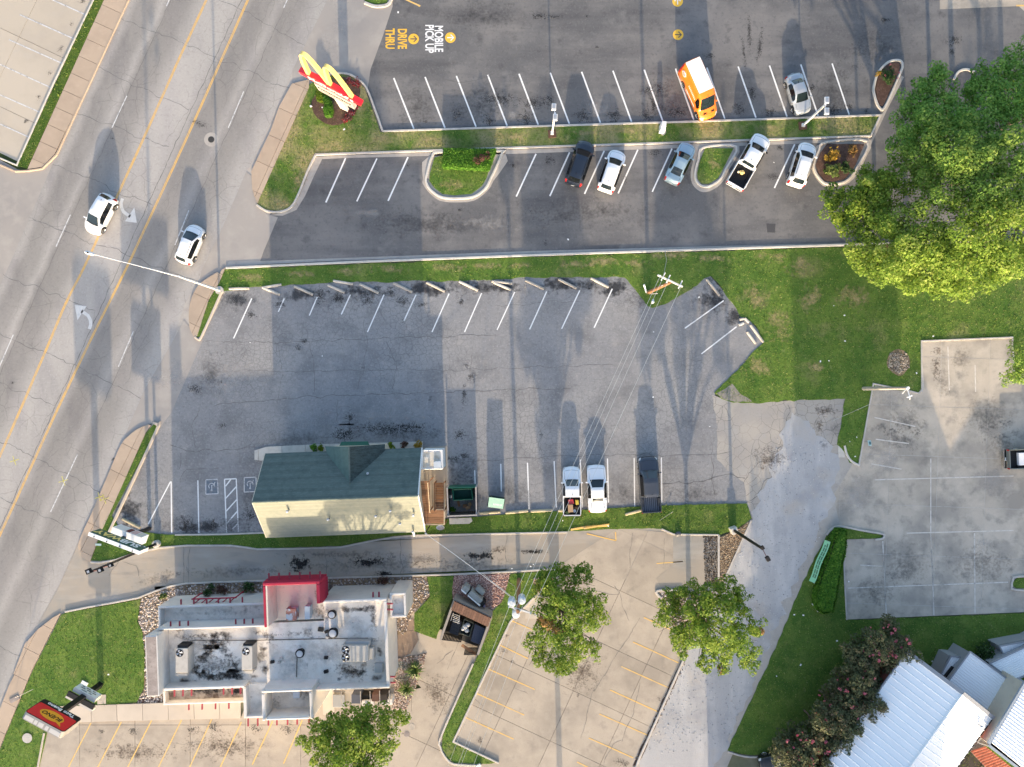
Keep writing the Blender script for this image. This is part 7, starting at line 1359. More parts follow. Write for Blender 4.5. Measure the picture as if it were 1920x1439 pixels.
tr = empty('tiled_canopy', P(1858, 1424), 0, 'red clay tiled canopy roof in the lower right corner', 'canopy')
t4 = [P(1847, 1399, 3.2), P(1905, 1446, 3.2), P(1870, 1462, 2.4), P(1819, 1408, 2.4)]
for i in range(13):
    for j in range(5):
        q = lambda s, t: t4[0].lerp(t4[1], s).lerp(t4[3].lerp(t4[2], s), t)
        s0, s1, u0, u1 = (i + .05) / 13, (i + .95) / 13, j / 5, (j + 1.05) / 5; up = Vector((0, 0, .06)); mid = (s0 + s1) / 2; mb = MB()
        a, b, c, d = q(s0, u0), q(s1, u0), q(s1, u1), q(s0, u1); e, f = q(mid, u0) + up * .8, q(mid, u1) + up * 1.6
        mb.quad(a, e, f, d + up); mb.quad(e, b, c + up, f); mb.add([d, f, d + up], [(0, 1, 2)]); mb.add([d + up * .0, c, f], [(0, 1, 2)]); mb.build('tile', m_tile, tr)
for v in (t4[2], t4[3]): MB().box((v.x, v.y, 1.2), (.2, .2, 2.4)).build('post', m_fascia, tr)
MB().prism([v.xy for v in t4], 2.2, 2.32).build('soffit', m_fascia, tr)
sheet('service_yard', [(1790, 1440), (1830, 1400), (1900, 1440), (1880, 1500), (1780, 1500)], .085, M('dark_yard', (.06, .055, .05)))

# ------------------------------------------------------------------ signs
def sign_axes(dx, dy):   # reading direction on the ground from a photo direction
    d = Vector((dx, -dy, 0)).normalized(); return d, Vector((0, 0, 1))
m_redp = M('sign_red', (.66, .016, .03), rough=.35, spec=.5); m_gold = M('arch_yellow', (.82, .64, .2), rough=.4, spec=.4); m_signw = M('sign_white', (.8, .8, .78), rough=.4); m_pole = M('black_pole', (.012, .012, .014), rough=.45)
# tall arch sign over its flower bed
b = P(647, 205); ms = empty('arch_sign', (b.x, b.y, 0), 0, 'tall pylon sign with yellow double arches over a red name board', 'sign')
r, up = sign_axes(.88, .47); n_ = r.cross(up)      # n_ points to the readers on the lot side
if n_.y > 0: n_ = -n_
o0 = Vector((b.x, b.y, 0))
MB().box(o0 + Vector((0, 0, 2.6)), (.9, .35, 5.2), math.atan2(r.y, r.x)).build('post', M('post_cream', (.6, .57, .5), layers=[((.45, .42, .37), 3, .5, .7, .6)]), ms, bevel=.03)
prof = []
for k in range(13): s = -1 + 2 * k / 12; prof.append((s * 3.2, 4.75 + .25 * s * s - .12))
for k in range(13): s = 1 - 2 * k / 12; prof.append((s * (3.2 + .12), 5.85 - .5 * s * s))
def plate(pr, depth, nm, mt, parent, o=o0, r=r, n=n_, shift=0.0, bevel=0):
    mb = MB(); k = len(pr); f = [o + r * x + Vector((0, 0, z)) + n * (depth / 2 + shift) for x, z in pr]; g = [o + r * x + Vector((0, 0, z)) - n * (depth / 2 - shift) for x, z in pr]
    mb.add(f + g, [(i, (i + 1) % k, k + (i + 1) % k, k + i) for i in range(k)])
    for t in tessellate_polygon([[Vector((x, z, 0)) for x, z in pr]]): mb.add([f[i] for i in t], [(0, 1, 2)]); mb.add([g[i] for i in reversed(t)], [(0, 1, 2)])
    ob = mb.build(nm, mt, parent)
    bm = bmesh.new(); bm.from_mesh(ob.data); bmesh.ops.remove_doubles(bm, verts=bm.verts, dist=1e-5); bmesh.ops.recalc_face_normals(bm, faces=bm.faces); bm.to_mesh(ob.data); bm.free(); return ob
plate(prof, .5, 'name_board', m_redp, ms)
text("McDonald's", .86, M('letter_white', (.62, .6, .58)), ms, 'board_lettering', o0 + n_ * .27 + Vector((0, 0, 5.18)) + r * .05, r, up, .012, 1.18, .015)
for s in (-1, 1):
    mb = MB(); w_, d_ = .34, .36; path = []
    for k in range(25):
        t = -1 + 2 * k / 24; zz = 5.6 + 4.75 * (1 - abs(t) ** 2.1); path.append((s * 1.16 + t * 1.12, zz))
    rows = []
    for i, (x, z) in enumerate(path):
        a = path[max(0, i - 1)]; c = path[min(24, i + 1)]; tx, tz = c[0] - a[0], c[1] - a[1]; l = math.hypot(tx, tz); nx, nz = -tz / l, tx / l; ww = w_ * (.62 + .38 * min(1, abs(x - s * 1.16) / .9))
        rows.append([o0 + r * (x + nx * e * ww / 2) + Vector((0, 0, z + nz * e * ww / 2)) + n_ * f * d_ / 2 for e, f in ((-1, -1), (1, -1), (1, 1), (-1, 1))])
    for a, c in zip(rows, rows[1:]):
        for q in range(4): mb.quad(a[q], a[(q + 1) % 4], c[(q + 1) % 4], c[q])
    mb.add(rows[0], [(0, 1, 2, 3)]); mb.add(rows[-1], [(3, 2, 1, 0)]); mb.build('arch', m_gold, ms, smooth=False)
plate([(-2.0, 2.75), (2.0, 2.75), (2.0, 4.3), (-2.0, 4.3)], .42, 'reader_board', M('reader_cream', (.42, .39, .34), rough=.5, layers=[((.33, .26, .23), .7, .5, .7, .6)]), ms, shift=.05)
for k, (z, h, mt) in enumerate(((3.62, .2, m_black),)):
    for q in range(13): x = -1.75 + q * .28; plate([(x, z), (x + .2, z), (x + .2, z + h * (.8 if q % 3 else 1)), (x, z + h * (.8 if q % 3 else 1))], .03, 'reader_lettering', mt, ms, shift=.285)
for k in range(8): x = -1.75 + k * .45; plate([(x, 3.1), (x + .36, 3.1), (x + .36, 3.28), (x, 3.28)], .03, 'reader_lettering', M('faded_pink_letters', (.55, .3, .3)) if k == 0 else bpy.data.materials['faded_pink_letters'], ms, shift=.285)
# sandwich shop sign: its board faces up-right, so it reads upside down from above
b = P(281, 991); ss = empty('shop_sign', (b.x, b.y, 0), 0, 'green and white sandwich shop sign board with yellow and white letters on a black post', 'sign')
d = Vector((.936, -.352, 0)); r2 = -d; n2 = r2.cross(up)
if n2.y < 0: n2 = -n2
o2 = Vector((b.x, b.y, 0)) + d * .2
MB().box((b.x, b.y, 3.2), (.3, .3, 6.4), math.atan2(d.y, d.x)).build('post', m_pole, ss)
plate([(-2.5, 5.05), (2.5, 5.05), (2.5, 6.6), (-2.5, 6.6)], .34, 'board_frame', m_signw, ss, o=o2, r=d, n=n2)
plate([(-2.44, 5.08), (2.44, 5.08), (2.44, 6.52), (-2.44, 6.52)], .03, 'board_face', M('board_green', (.012, .085, .05), rough=.4), ss, o=o2, r=d, n=n2, shift=.19)
text('SUB', 1.15, m_signw, ss, 'board_lettering', o2 + n2 * .22 + Vector((0, 0, 5.78)) - d * -1.05, r2, up, .03, .92, .015); text('WAY', 1.15, m_gold, ss, 'board_lettering', o2 + n2 * .22 + Vector((0, 0, 5.78)) - d * 1.05, r2, up, .03, .92, .015)
for sx in (-.95,): MB().add([o2 + n2 * .235 - r2 * 0 + d * x + Vector((0, 0, z)) for x, z in ((-2.2, 5.98), (-2.42, 6.12), (-2.2, 6.26))], [(0, 1, 2)]).build('letter_arrow', m_gold, ss); MB().add([o2 + n2 * .235 + d * x + Vector((0, 0, z)) for x, z in ((2.2, 5.3), (2.42, 5.44), (2.2, 5.58))], [(0, 1, 2)]).build('letter_arrow', m_signw, ss)
for k in range(4): p = o2 + d * (-1.9 + k * 1.25) - n2 * .05 + Vector((0, 0, 6.62)); MB().tube([p, p + Vector((0, 0, .05))], .06, 8).build('lifting_lug', m_black, ss)
o3 = o2 + d * -.15 + n2 * .15
plate([(-1.45, 3.2), (1.45, 3.2), (1.45, 4.55), (-1.45, 4.55)], .85, 'reader_cabinet', m_signw, ss, o=o3, r=d, n=n2)
for k, (x, w_, mt) in enumerate(((-1.3, .95, M('cream_panel', (.7, .66, .6))), (-.25, .4, M('sandwich_brown', (.16, .05, .04))), (.25, .5, M('poster_pink', (.62, .42, .38))), (.85, .45, M('poster_cream', (.66, .6, .5))))): plate([(x, 3.35), (x + w_, 3.35), (x + w_, 4.4), (x, 4.4)], .03, 'poster', mt, ss, o=o3, r=d, n=n2, shift=.44)
# taco restaurant pylon
b = P(190, 1283); ts_ = empty('pylon_sign', (b.x, b.y, 0), 0, 'red restaurant pylon sign with an orange oval and a white reader board', 'sign')
d3 = Vector((.88, -.475, 0)).normalized(); r3 = -d3; n3 = r3.cross(up)
if n3.y < 0: n3 = -n3
o4 = Vector((b.x, b.y, 0))
MB().box((b.x, b.y, 3.3), (.5, .42, 6.6), math.atan2(d3.y, d3.x)).build('post', m_pole, ts_)
def rr(w, z0, z1, c, k=5):
    out = []
    for cx, cz, a0 in ((w - c, z0 + c, -90), (w - c, z1 - c, 0), (-w + c, z1 - c, 90), (-w + c, z0 + c, 180)):
        for q in range(k + 1): a = math.radians(a0 + 90 * q / k); out.append((cx + c * math.cos(a), cz + c * math.sin(a)))
    return out
m_cab = M('sign_cabinet_grey', (.5, .47, .43), rough=.5, layers=[((.38, .35, .32), 2, .5, .7, .6)])
plate(rr(1.98, 6.15, 8.75, .28), .66, 'cabinet', M('sign_cabinet_tan', (.3, .285, .26), rough=.55, layers=[((.22, .2, .18), 2, .5, .7, .6)]), ts_, o=o4, r=d3, n=n3, shift=.06)
plate(rr(1.96, 6.17, 8.73, .27), .04, 'face_border', m_black, ts_, o=o4, r=d3, n=n3, shift=.395)
plate([(x, z) for x, z in rr(1.9, 6.82, 8.68, .2)], .04, 'red_face', m_redp, ts_, o=o4, r=d3, n=n3, shift=.415)
plate([(1.15 * math.cos(t) - .02 + (.25 if 3.6 < t < 3.9 else 0) * 0, 7.72 + .6 * math.sin(t)) for t in np.linspace(0, 6.283, 33)[:-1]], .03, 'oval', M('oval_orange', (.78, .36, .03), rough=.4), ts_, o=o4, r=d3, n=n3, shift=.44)
plate([(1.0, 7.98), (1.35, 8.45), (.72, 8.19)], .03, 'oval_tail', bpy.data.materials['oval_orange'], ts_, o=o4, r=d3, n=n3, shift=.439)
text('BUENO', .62, m_black, ts_, 'face_lettering', o4 + n3 * .462 + Vector((0, 0, 7.72)), r3, Vector((0, 0, 1)) + r3 * .18, .012, .92, .008)
text('Taco Bueno', .5, m_signw, ts_, 'face_lettering', o4 + n3 * .43 + Vector((0, 0, 6.5)), r3, up, .014, 1.12, .01)
for k, (x, w_) in enumerate(((-1.75, .85), (-.8, .3), (-.4, .5), (.3, .3), (.75, 1.0))): plate([(x, 8.752), (x + w_, 8.752), (x + w_, 8.762), (x, 8.762)], .4, 'top_patch', M('top_patch_pale', (.5, .48, .45)), ts_, o=o4, r=d3, n=n3, shift=.02)
plate([(-1.2, 1.95), (1.2, 1.95), (1.2, 2.95), (-1.2, 2.95)], .4, 'reader_cabinet', m_cab, ts_, o=o4, r=d3, n=n3, shift=.2)
plate([(-1.17, 1.98), (1.17, 1.98), (1.17, 2.92), (-1.17, 2.92)], .03, 'reader_face', M('reader_blue_white', (.66, .70, .72), rough=.3), ts_, o=o4, r=d3, n=n3, shift=.41)
text('ALL   NOW', .22, m_black, ts_, 'reader_lettering', o4 + n3 * .43 + Vector((0, 0, 2.72)), r3, up, .006, 1.0, .005)
for j, row in enumerate(((.5, .42, .34), (.3, .5, .3))):
    x = -.82
    for w_ in row:
        k = 0
        while k * .1 < w_: q = x + k * .1; plate([(q, 2.37 - j * .24), (q + .07, 2.37 - j * .24), (q + .07, 2.5 - j * .24), (q, 2.5 - j * .24)], .01, 'reader_lettering', m_black, ts_, o=o4, r=d3, n=n3, shift=.428); k += 1
        x += w_ + .18
plate([(-1.45, 2.96), (1.45, 2.96), (1.45, 3.14), (-1.45, 3.14)], .5, 'reader_back_frame', m_black, ts_, o=o4, r=d3, n=n3, shift=-.3)
plate([(-1.45, 2.6), (1.45, 2.6), (1.45, 3.1), (-1.45, 3.1)], .3, 'reader_back_frame', m_cab, ts_, o=o4, r=d3, n=n3, shift=-.62)
# ------------------------------------------------------------------ lamp posts, poles and wires
m_lampw = M('white_lamp_paint', (.75, .75, .74), rough=.45); m_rust = M('rusty_footing', (.16, .085, .055), layers=[((.08, .045, .03), 4, .5, .7, .7)])
def lotlamp(label, base, top, h, heads, rz):
    b = P(*base); t = P(*top, h); root = empty('lamp_post', (b.x, b.y, 0), 0, label, 'lamp post', 'white lamp posts in the grass verge')
    MB().box((b.x, b.y, .1), (.8, .8, .24), .1).build('footing', m_rust, root, bevel=.03); MB().box((b.x, b.y, h / 2 + .2), (.16, .16, h - .2)).build('pole', m_lampw, root); MB().box((b.x, b.y, .3), (.32, .32, .2)).build('base_cover', m_lampw, root)
    for hx, hy in heads:
        p = P(hx, hy, h); dd = Vector((p.x - b.x, p.y - b.y, 0)); o = MB().box((p.x, p.y, h + .05), (.42, .62, .2), rz).build('lamp_head', m_lampw, root, bevel=.03); MB().box((p.x, p.y, h + .16), (.3, .42, .03), rz).build('lamp_fins', m_galv, o); MB().tube([(b.x, b.y, h), (p.x, p.y, h)], .04, 5).build('arm', m_lampw, root)
lotlamp('white square lamp post with twin heads right of the clipped hedge island', (1035, 252), (1039, 213), 5.2, ((1038.5, 201.5), (1041, 221)), -.05)
lotlamp('white square lamp post with twin heads beside the silver sedan', (1504, 237), (1548, 200), 5.2, ((1549.5, 189), (1549.5, 209.5)), 0)
b = P(412, 545); sl_ = empty('street_light', (b.x, b.y, 0), 0, 'silver street light with a very long arm reaching over the road', 'street light'); t = Vector((b.x + .05, b.y, 8.6))
MB().tube([(b.x, b.y, -.05), (b.x, b.y, .12), (b.x, b.y, .13)], [.42, .42, .3], 16).build('footing', m_kerb, sl_); MB().tube([(b.x, b.y, 0), t], [.13, .08], 10).build('pole', m_lampw, sl_)
e = P(176, 477.5, 9.3); MB().tube([t - Vector((0, 0, .5)), t.lerp(e, .25) + Vector((0, 0, .25)), t.lerp(e, .6) + Vector((0, 0, .25)), e], [.05, .04, .032, .03], 7).build('arm', m_lampw, sl_)
f = P(161, 473, 9.3); dr = (f - e).normalized(); MB().tube([e - dr * .1, e + dr * .15, e + dr * .5, f, f + dr * .12], [.06, .14, .17, .14, .04], 10).build('lamp_head', m_lampw, sl_, smooth=True); MB().tube([e + dr * .45 + Vector((0, 0, .15)), e + dr * .45 + Vector((0, 0, .26))], .07, 8).build('photocell', m_black, sl_)
# black lamp pole with a concrete pedestal
b = P(1373, 993); bl_ = empty('flood_pole', (b.x, b.y, 0), 0, 'tall black flood light pole on a square concrete pedestal by the gravel lane', 'lamp post'); MB().box((b.x, b.y, .4), (.66, .66, .85), .35).build('pedestal', m_kerbw, bl_, bevel=.03)
MB().tube([(b.x, b.y, .8), (b.x + .02, b.y, 8.6)], [.16, .13], 8).build('pole', m_pole, bl_)
for (x, y, h, s) in ((1439.5, 1048, 9.2, .34), (1430, 1027, 8.7, .24)):
    p = P(x, y, h); q = MB().tube([(b.x, b.y, 8.5), p], .035, 5).build('bracket', M('bracket_rust', (.25, .13, .12)), bl_); MB().box(p, (s, s * 1.3, .3), .5).build('flood_head', m_black, bl_, bevel=.03)
b = P(296, 1019); bl_ = empty('flood_pole', (b.x, b.y, 0), 0, 'tall black flood light pole behind the sandwich shop sign on a round footing', 'lamp post'); MB().tube([(b.x, b.y, -.05), (b.x, b.y, .5), (b.x, b.y, .52)], [.36, .36, .3], 16).build('footing', m_kerbw, bl_); MB().tube([(b.x, b.y, .5), (b.x, b.y, 11.4)], [.15, .11], 8).build('pole', m_pole, bl_)
for (x, y, h, s) in ((166.5, 1071.5, 11.5, .4), (188, 1069, 10.9, .4), (207.5, 1060, 10.2, .34)):
    p = P(x, y, h); MB().tube([(b.x, b.y, h - .1), p], .035, 5).build('bracket', bpy.data.materials['bracket_rust'], bl_); o = MB().box(p, (s, s * 1.1, .35), .4).build('flood_head', m_black, bl_, bevel=.03); MB().box(p + Vector((.05, 0, .18)), (s * .5, s * .5, .02), .4).build('flood_top', m_galv, o)
# timber utility poles
m_pine = M('treated_pole', (.30, .16, .08), rough=.9, layers=[((.16, .08, .045), 4, .45, .7, .8, {'sc': (1, 1, .2)})], bump=(14, .6)); m_ins = M('insulator_grey', (.6, .61, .62), rough=.3); m_cross = M('bleached_crossarm', (.62, .61, .58), layers=[((.45, .43, .4), 4, .5, .7, .6)]); m_wire = M('bare_aluminium', (.62, .62, .62), rough=.35, metal=.7); m_trans = M('transformer_grey', (.52, .57, .6), rough=.45)
b = P(1216, 548.5); top = P(1258, 529, 10); pa = empty('utility_pole', (b.x, b.y, 0), 0, 'leaning orange-brown utility pole with a white crossarm at the lot edge', 'utility pole')
MB().tube([(b.x, b.y, -.1), top], [.2, .14], 12).build('pole', m_pine, pa)
ca, cb_ = P(1232.5, 516.5, 9.9), P(1279.5, 538.5, 9.9); rzc = math.atan2((cb_ - ca).y, (cb_ - ca).x); mid = (ca + cb_) / 2; ins = []
MB().box(mid + Vector((0, 0, .1)), ((cb_ - ca).length, .13, .16), rzc).build('crossarm', m_cross, pa)
for s in (.08, .2, .42, .92): p = ca.lerp(cb_, s); MB().tube([p + Vector((0, 0, .15)), p + Vector((0, 0, .3)), p + Vector((0, 0, .42)), p + Vector((0, 0, .46))], [.035, .075, .05, .02], 8).build('insulator', m_ins, pa); ins.append(p + Vector((0, 0, .46)))
for s in (.2, .4, .88): p = ca.lerp(cb_, s); q = Vector((-(cb_ - ca).y, (cb_ - ca).x, 0)).normalized(); MB().tube([p + q * .42 + Vector((0, 0, .3)), p + Vector((0, 0, .25)), p - q * .3 + Vector((0, 0, .12))], [.06, .045, .06], 6).build('insulator', m_ins, pa)
MB().tube([(b.x - .13, b.y + .1, 0), top + Vector((-.13, .1, -2.5))], .04, 5).build('conduit', m_lampw, pa); MB().tube([(b.x + .05, b.y - .17, 0), top + Vector((.05, -.17, -6))], .035, 5).build('conduit', m_lampw, pa)
p0 = P(1212, 549); gm = empty('guy_marker', (p0.x, p0.y, 0), 0, 'short white marker post leaning beside the orange-brown utility pole', 'marker post'); MB().tube([p0, P(1207.5, 534, .9)], .09, 8).build('sleeve', m_lampw, gm); MB().tube([P(1207.5, 534, .9), P(1207.2, 532.8, 1.05)], .03, 6).build('tip', m_black, gm)
b = P(973, 1087); topb = Vector((P(971, 1148, 10.3).x, P(971, 1148, 10.3).y, 10.3)); pb = empty('utility_pole', (b.x, b.y, 0), 0, 'dark brown utility pole carrying three transformers in the grass strip', 'utility pole'); MB().tube([(b.x, b.y, -.1), topb], [.22, .15], 12).build('pole', m_pine, pb)
for x, y in ((978.5, 1126), (959.5, 1131), (967.5, 1152)):
    p = P(x, y, 9.0); o = MB().tube([p - Vector((0, 0, .95)), p - Vector((0, 0, .9)), p, p + Vector((0, 0, .06)), p + Vector((0, 0, .1))], [.3, .34, .34, .36, .22], 18).build('transformer', m_trans, pb); MB().tube([p + Vector((.1, .1, .08)), p + Vector((.12, .12, .34))], [.06, .03], 7).build('bushing', m_ins, o)
    MB().tube([p - Vector((0, 0, .4)), Vector((topb.x, topb.y, 8.6))], .05, 5).build('bracket', m_galv, pb)
cp_, cq_ = P(953, 1137, 9.9), P(996, 1150, 9.9); MB().box((cp_ + cq_) / 2, ((cq_ - cp_).length, .12, .14), math.atan2((cq_ - cp_).y, (cq_ - cp_).x)).build('crossarm', m_cross, pb)
binS = []
for s in (.03, .3, .52, .97): p = cp_.lerp(cq_, s); MB().tube([p, p + Vector((0, 0, .2)), p + Vector((0, 0, .36))], [.04, .08, .03], 8).build('insulator', m_ins, pb); binS.append(p + Vector((0, 0, .36)))
MB().tube([Vector((topb.x, topb.y, 8.9)), P(1003, 1152, 8.9)], .03, 5).build('cutout_arm', m_black, pb); MB().tube([P(1003, 1152, 8.7), P(1003.5, 1152.5, 9.2)], .06, 6).build('cutout', m_ins, pb)
MB().tube([P(951, 1090, .1), (b.x - .4, b.y + .3, 3.5), Vector((topb.x, topb.y, 8.5))], .02, 4).build('guy_wire', m_wire, pb)
def cable(label, pts, r=.02, sag=.35, group='overhead power lines'):
    out = []
    for a, c in zip(pts, pts[1:]):
        for k in range(14): t = k / 14; q = Vector(a).lerp(Vector(c), t); out.append(q - Vector((0, 0, 4 * sag * t * (1 - t))))
    out.append(Vector(pts[-1])); return tag(MB().tube(out, r, 4).build('power_line', m_wire), label, 'wire', group)
south = [P(832, 1460, 10.2), P(851, 1460, 10.2), P(858, 1455, 10.2), P(880, 1460, 10.2)]
for i, lb in enumerate(('leftmost overhead wire crossing the lot from the orange-brown pole', 'second overhead wire from the left, close to its twin', 'third overhead wire, twin of the second, with a grey splice', 'rightmost overhead wire passing over the white coupe')):
    far = south[i] + (south[i] - binS[i]) * .6; cable(lb, [ins[i], binS[i], Vector((far.x, far.y, 10))], .014)
nn_ = (P(1243, 480, 10) - ins[1]); cable('short overhead wire leaving the orange-brown pole upwards over the lawn', [ins[1], P(1250, 488, 9.4), P(1247, 470, 8.5)], .018, .05)
p = ins[1].lerp(binS[1], .07); o = MB().tube([p - Vector((.05, .3, .1)), p - Vector((0, .15, .1)), p + Vector((.03, .1, -.1))], [.06, .14, .05], 8).build('line_splice', m_ins); tag(o, 'grey splice cover on the twin wires near the crossarm', 'splice')
cable('pale service wire running from the transformer pole to the green roofed shop', [Vector((topb.x, topb.y, 7.6)), Vector((sv.location.x, sv.location.y, 3.75))], .022, .3, 'service wires')
cable('short pale service wire ending on the white restaurant side of the bed', [Vector((topb.x, topb.y, 7.4)), P(922, 1091, 5.2), P(904, 1075, 3.9)], .022, .15, 'service wires')
# pale pole with bracket in the grey lot, right
b = P(1619, 729); pr = empty('concrete_pole', (b.x, b.y, 0), 0, 'pale leaning pole with a bent bracket at the corner of the grey lot', 'pole'); MB().tube([(b.x, b.y, 0), P(1701, 728, 7.6)], [.2, .12], 10).build('pole', M('pale_pole', (.48, .43, .36), layers=[((.3, .26, .22), 3, .45, .7, .7)]), pr)
t = P(1701, 728, 7.6); MB().tube([t, t + Vector((0, 0, .2))], .14, 10).build('cap', m_lampw, pr); MB().tube([t, P(1705, 742, 7.7), P(1706, 749, 7.5)], [.05, .05, .03], 6).build('bracket', m_lampw, pr); MB().box(P(1705.5, 744, 7.7), (.5, .12, .1), .4).build('lamp_head', m_lampw, pr); MB().tube([t, P(1691, 739, 7.3)], .03, 5).build('bracket', m_lampw, pr)
cable('thin pale guy wire crossing the grass tongue beside the grey lot', [P(1560, 790, .1), P(1632, 758, 3.0)], .018, .02, 'guy wires'); cable('thin pale guy wire lying across the grass by the dark grey pickup', [P(1237, 976, .1), P(1262, 960, .4)], .02, .02, 'guy wires')
for (x, y, lb) in ((1240, 978, 'x'),): pass
# low wire and cover at the left lawn
pt2 = P(28, 1311, .1); o = MB().box((0, 0, 0), (1.0, .45, .06), .5).build('meter_cover', m_cap); o.location = (pt2.x, pt2.y, .16); tag(o, 'brown meter cover plate on the lower left sidewalk', 'cover'); cable('thin pale guy wire by the lower left sidewalk', [P(28, 1309, .3), P(62, 1293, 2.6)], .02, .02, 'guy wires')
# ------------------------------------------------------------------ wheel stops, boxes, covers
m_stop = M('weathered_wheel_stop', (.52, .465, .395), objrand=.15, layers=[((.28, .255, .225), 2, .45, .7, .7), ((.2, .18, .16), 10, .58, .76, .5)], bump=(24, .5))
m_ystop = M('old_yellow_wheel_stop', (.5, .42, .27), objrand=.12, layers=[((.36, .32, .25), 2, .45, .7, .7)], bump=(24, .5))
def stop(a, c, label, mt=None, group='concrete wheel stops', w=.2, h=.14, z=.0):
    p, q = P(*a), P(*c); d = q - p; mid = (p + q) / 2; l = d.length / 2; mb = MB(); prof = [(-.5, 0), (-.5, .05 / h * .6), (-.34, .85), (-.22, 1), (.22, 1), (.34, .85), (.5, .05 / h * .6), (.5, 0)]
    n = 5; rows = []
    for i in range(n + 1):
        x = -l + 2 * l * i / n; k = .9 if i in (0, n) else 1; rows.append([(x, y * w * k, zz * h * k + rnd.uniform(-.006, .006)) for y, zz in prof])
    for A, B in zip(rows, rows[1:]):
        for j in range(7): mb.quad(A[j], B[j], B[j + 1], A[j + 1])
    mb.add(rows[0], [tuple(range(8))]); mb.add(rows[-1], [tuple(reversed(range(8)))])
    o = mb.build('wheel_stop', mt or m_stop); o.location = (mid.x, mid.y, z + .005); o.rotation_euler = (0, 0, math.atan2(d.y, d.x)); o.scale = (1, 1.35, 1.15); return tag(o, label, 'wheel stop', group)
ordn = ['first', 'second', 'third', 'fourth', 'fifth', 'sixth', 'seventh', 'eighth', 'ninth', 'tenth', 'eleventh']
row = [((430, 542), (468, 541)), ((492, 539), (525, 553)), ((552, 537), (587, 553)), ((615, 535), (646, 549)), ((675, 533), (710, 550)), ((738, 531), (773, 548)), ((800, 530), (834, 547)), ((861, 528), (896, 545)), ((926, 530), (958, 544)), ((985, 526), (1020, 542)), ((1047, 524), (1081, 541))]
for i, (a, c) in enumerate(row): stop(a, c, 'concrete wheel stop at the grass edge, %s in the row counted from the street light' % ordn[i], h=.15)
stop((1108, 522), (1141, 539), 'concrete wheel stop at the right end of the row near the utility pole', h=.15)
for (a, c, lb) in (((492, 540), (528, 534), 'extra wheel stop lying across the second one from the street light'), ((625, 527), (662, 533), 'extra wheel stop lying flat in the grass above the fourth one'), ((922, 528), (960, 532), 'extra wheel stop crossed over the ninth one, pale and straight'), ((1325, 524), (1349, 555), 'lone slanted wheel stop at the tip of the asphalt beyond the pole'), ((1407, 610), (1431, 642), 'pale wheel stop along the lawn at the right corner of the asphalt'), ((1401, 623), (1417, 645), 'grey wheel stop inside the pale one at the right asphalt corner'), ((1396, 597), (1404, 605), 'broken wheel stop stub above the pale one at the right corner')): stop(a, c, lb)
o = stop((1386, 600), (1395, 598), 'broken pinkish chunk of wheel stop at the right asphalt corner'); o2_ = stop((1385, 610), (1394, 606), 'white broken end of a wheel stop at the right asphalt corner', m_kerbw)
for (a, c, lb) in (((899, 963), (938, 960), 'yellowed wheel stop behind the sea green dumpster'), ((948, 962), (990, 958), 'yellowed wheel stop right of the sea green dumpster'), ((995, 959), (1036, 957), 'yellowed wheel stop left of the old white pickup'), ((1046, 958), (1085, 956), 'yellowed wheel stop under the tail of the old white pickup'), ((1172, 965), (1206, 956), 'bleached broken wheel stop left of the dark grey pickup'), ((230, 973), (263, 990), 'pale wheel stop by the sandwich shop sign')): stop(a, c, lb, m_ystop, 'yellowed wheel stops', .22, .15)
p = P(1242, 244); ub = empty('utility_cabinet', (p.x, p.y, 0), 0, 'white metal utility cabinet in the grass verge below the orange van', 'cabinet'); a = P(1243.5, 238, 1.0); MB().box((a.x, a.y, .55), (.5, .75, 1.1), -.08).build('body', m_lampw, ub, bevel=.02); a = P(1244.5, 236, 1.1); MB().box((a.x, a.y + .1, .72), (.42, .5, 1.3), -.08).build('hood', m_lampw, ub, bevel=.02); a = P(1240, 247, .2); MB().prism([P(x, y, .2).xy for x, y in ((1236, 249), (1238, 240), (1249, 241), (1249, 249), (1244, 254))], 0, .14).build('plinth', m_kerbw, ub)
def cover(x, y, r, label, mt, ring=None, z=.006):
    c = P(x, y).xy; root = empty('manhole', (c.x, c.y, 0), 0, label, 'manhole'); circ = lambda r: [c + Vector((math.cos(t), math.sin(t))) * r for t in np.linspace(0, 6.283, 29)[:-1]]
    if ring: MB().prism(circ(ring), z - .01, z).build('collar', m_gut, root)
    MB().prism(circ(r), z - .005, z + .006).build('lid', mt, root)
    for k in (-1, 0, 1): MB().box((c.x, c.y + k * r * .45, z + .008), (r * 1.2, r * .12, .008)).build('lid_rib', mt, root)
m_iron = M('cast_iron', (.05, .048, .045), rough=.6)
cover(396, 262, .32, 'dark iron manhole in its concrete collar in the street', m_iron, .72); cover(772, 1363, .33, 'grey concrete manhole cover in the tan drive, upper of two', m_grey, None, .03); cover(763, 1377, .3, 'brown concrete manhole cover in the tan drive, lower of two', m_cap, None, .03); cover(53, 1383, .5, 'round concrete cover in the lower left lawn', m_kerb, None, .16)
o = MB().box((0, 0, 0), (.66, .42, .08), -.5).build('access_box_lid', m_lampw); p = P(160, 1281); o.location = (p.x, p.y, .15); tag(o, 'small white rectangular access lid in the lawn beside the reader board', 'lid')
o = MB().box((0, 0, 0), (.6, .2, .05), -.05).build('access_box_lid', M('mint_lid', (.5, .62, .55))); p = P(186, 1021); o.location = (p.x, p.y, .15); tag(o, 'small mint coloured lid in the grass below the sandwich shop sign', 'lid')
p = P(584, 201); o = blob((p.x, p.y, .2), .13, m_lampw, 'sprinkler_head', 'small white round cap in the grass left of the arch sign bed', 'cap')
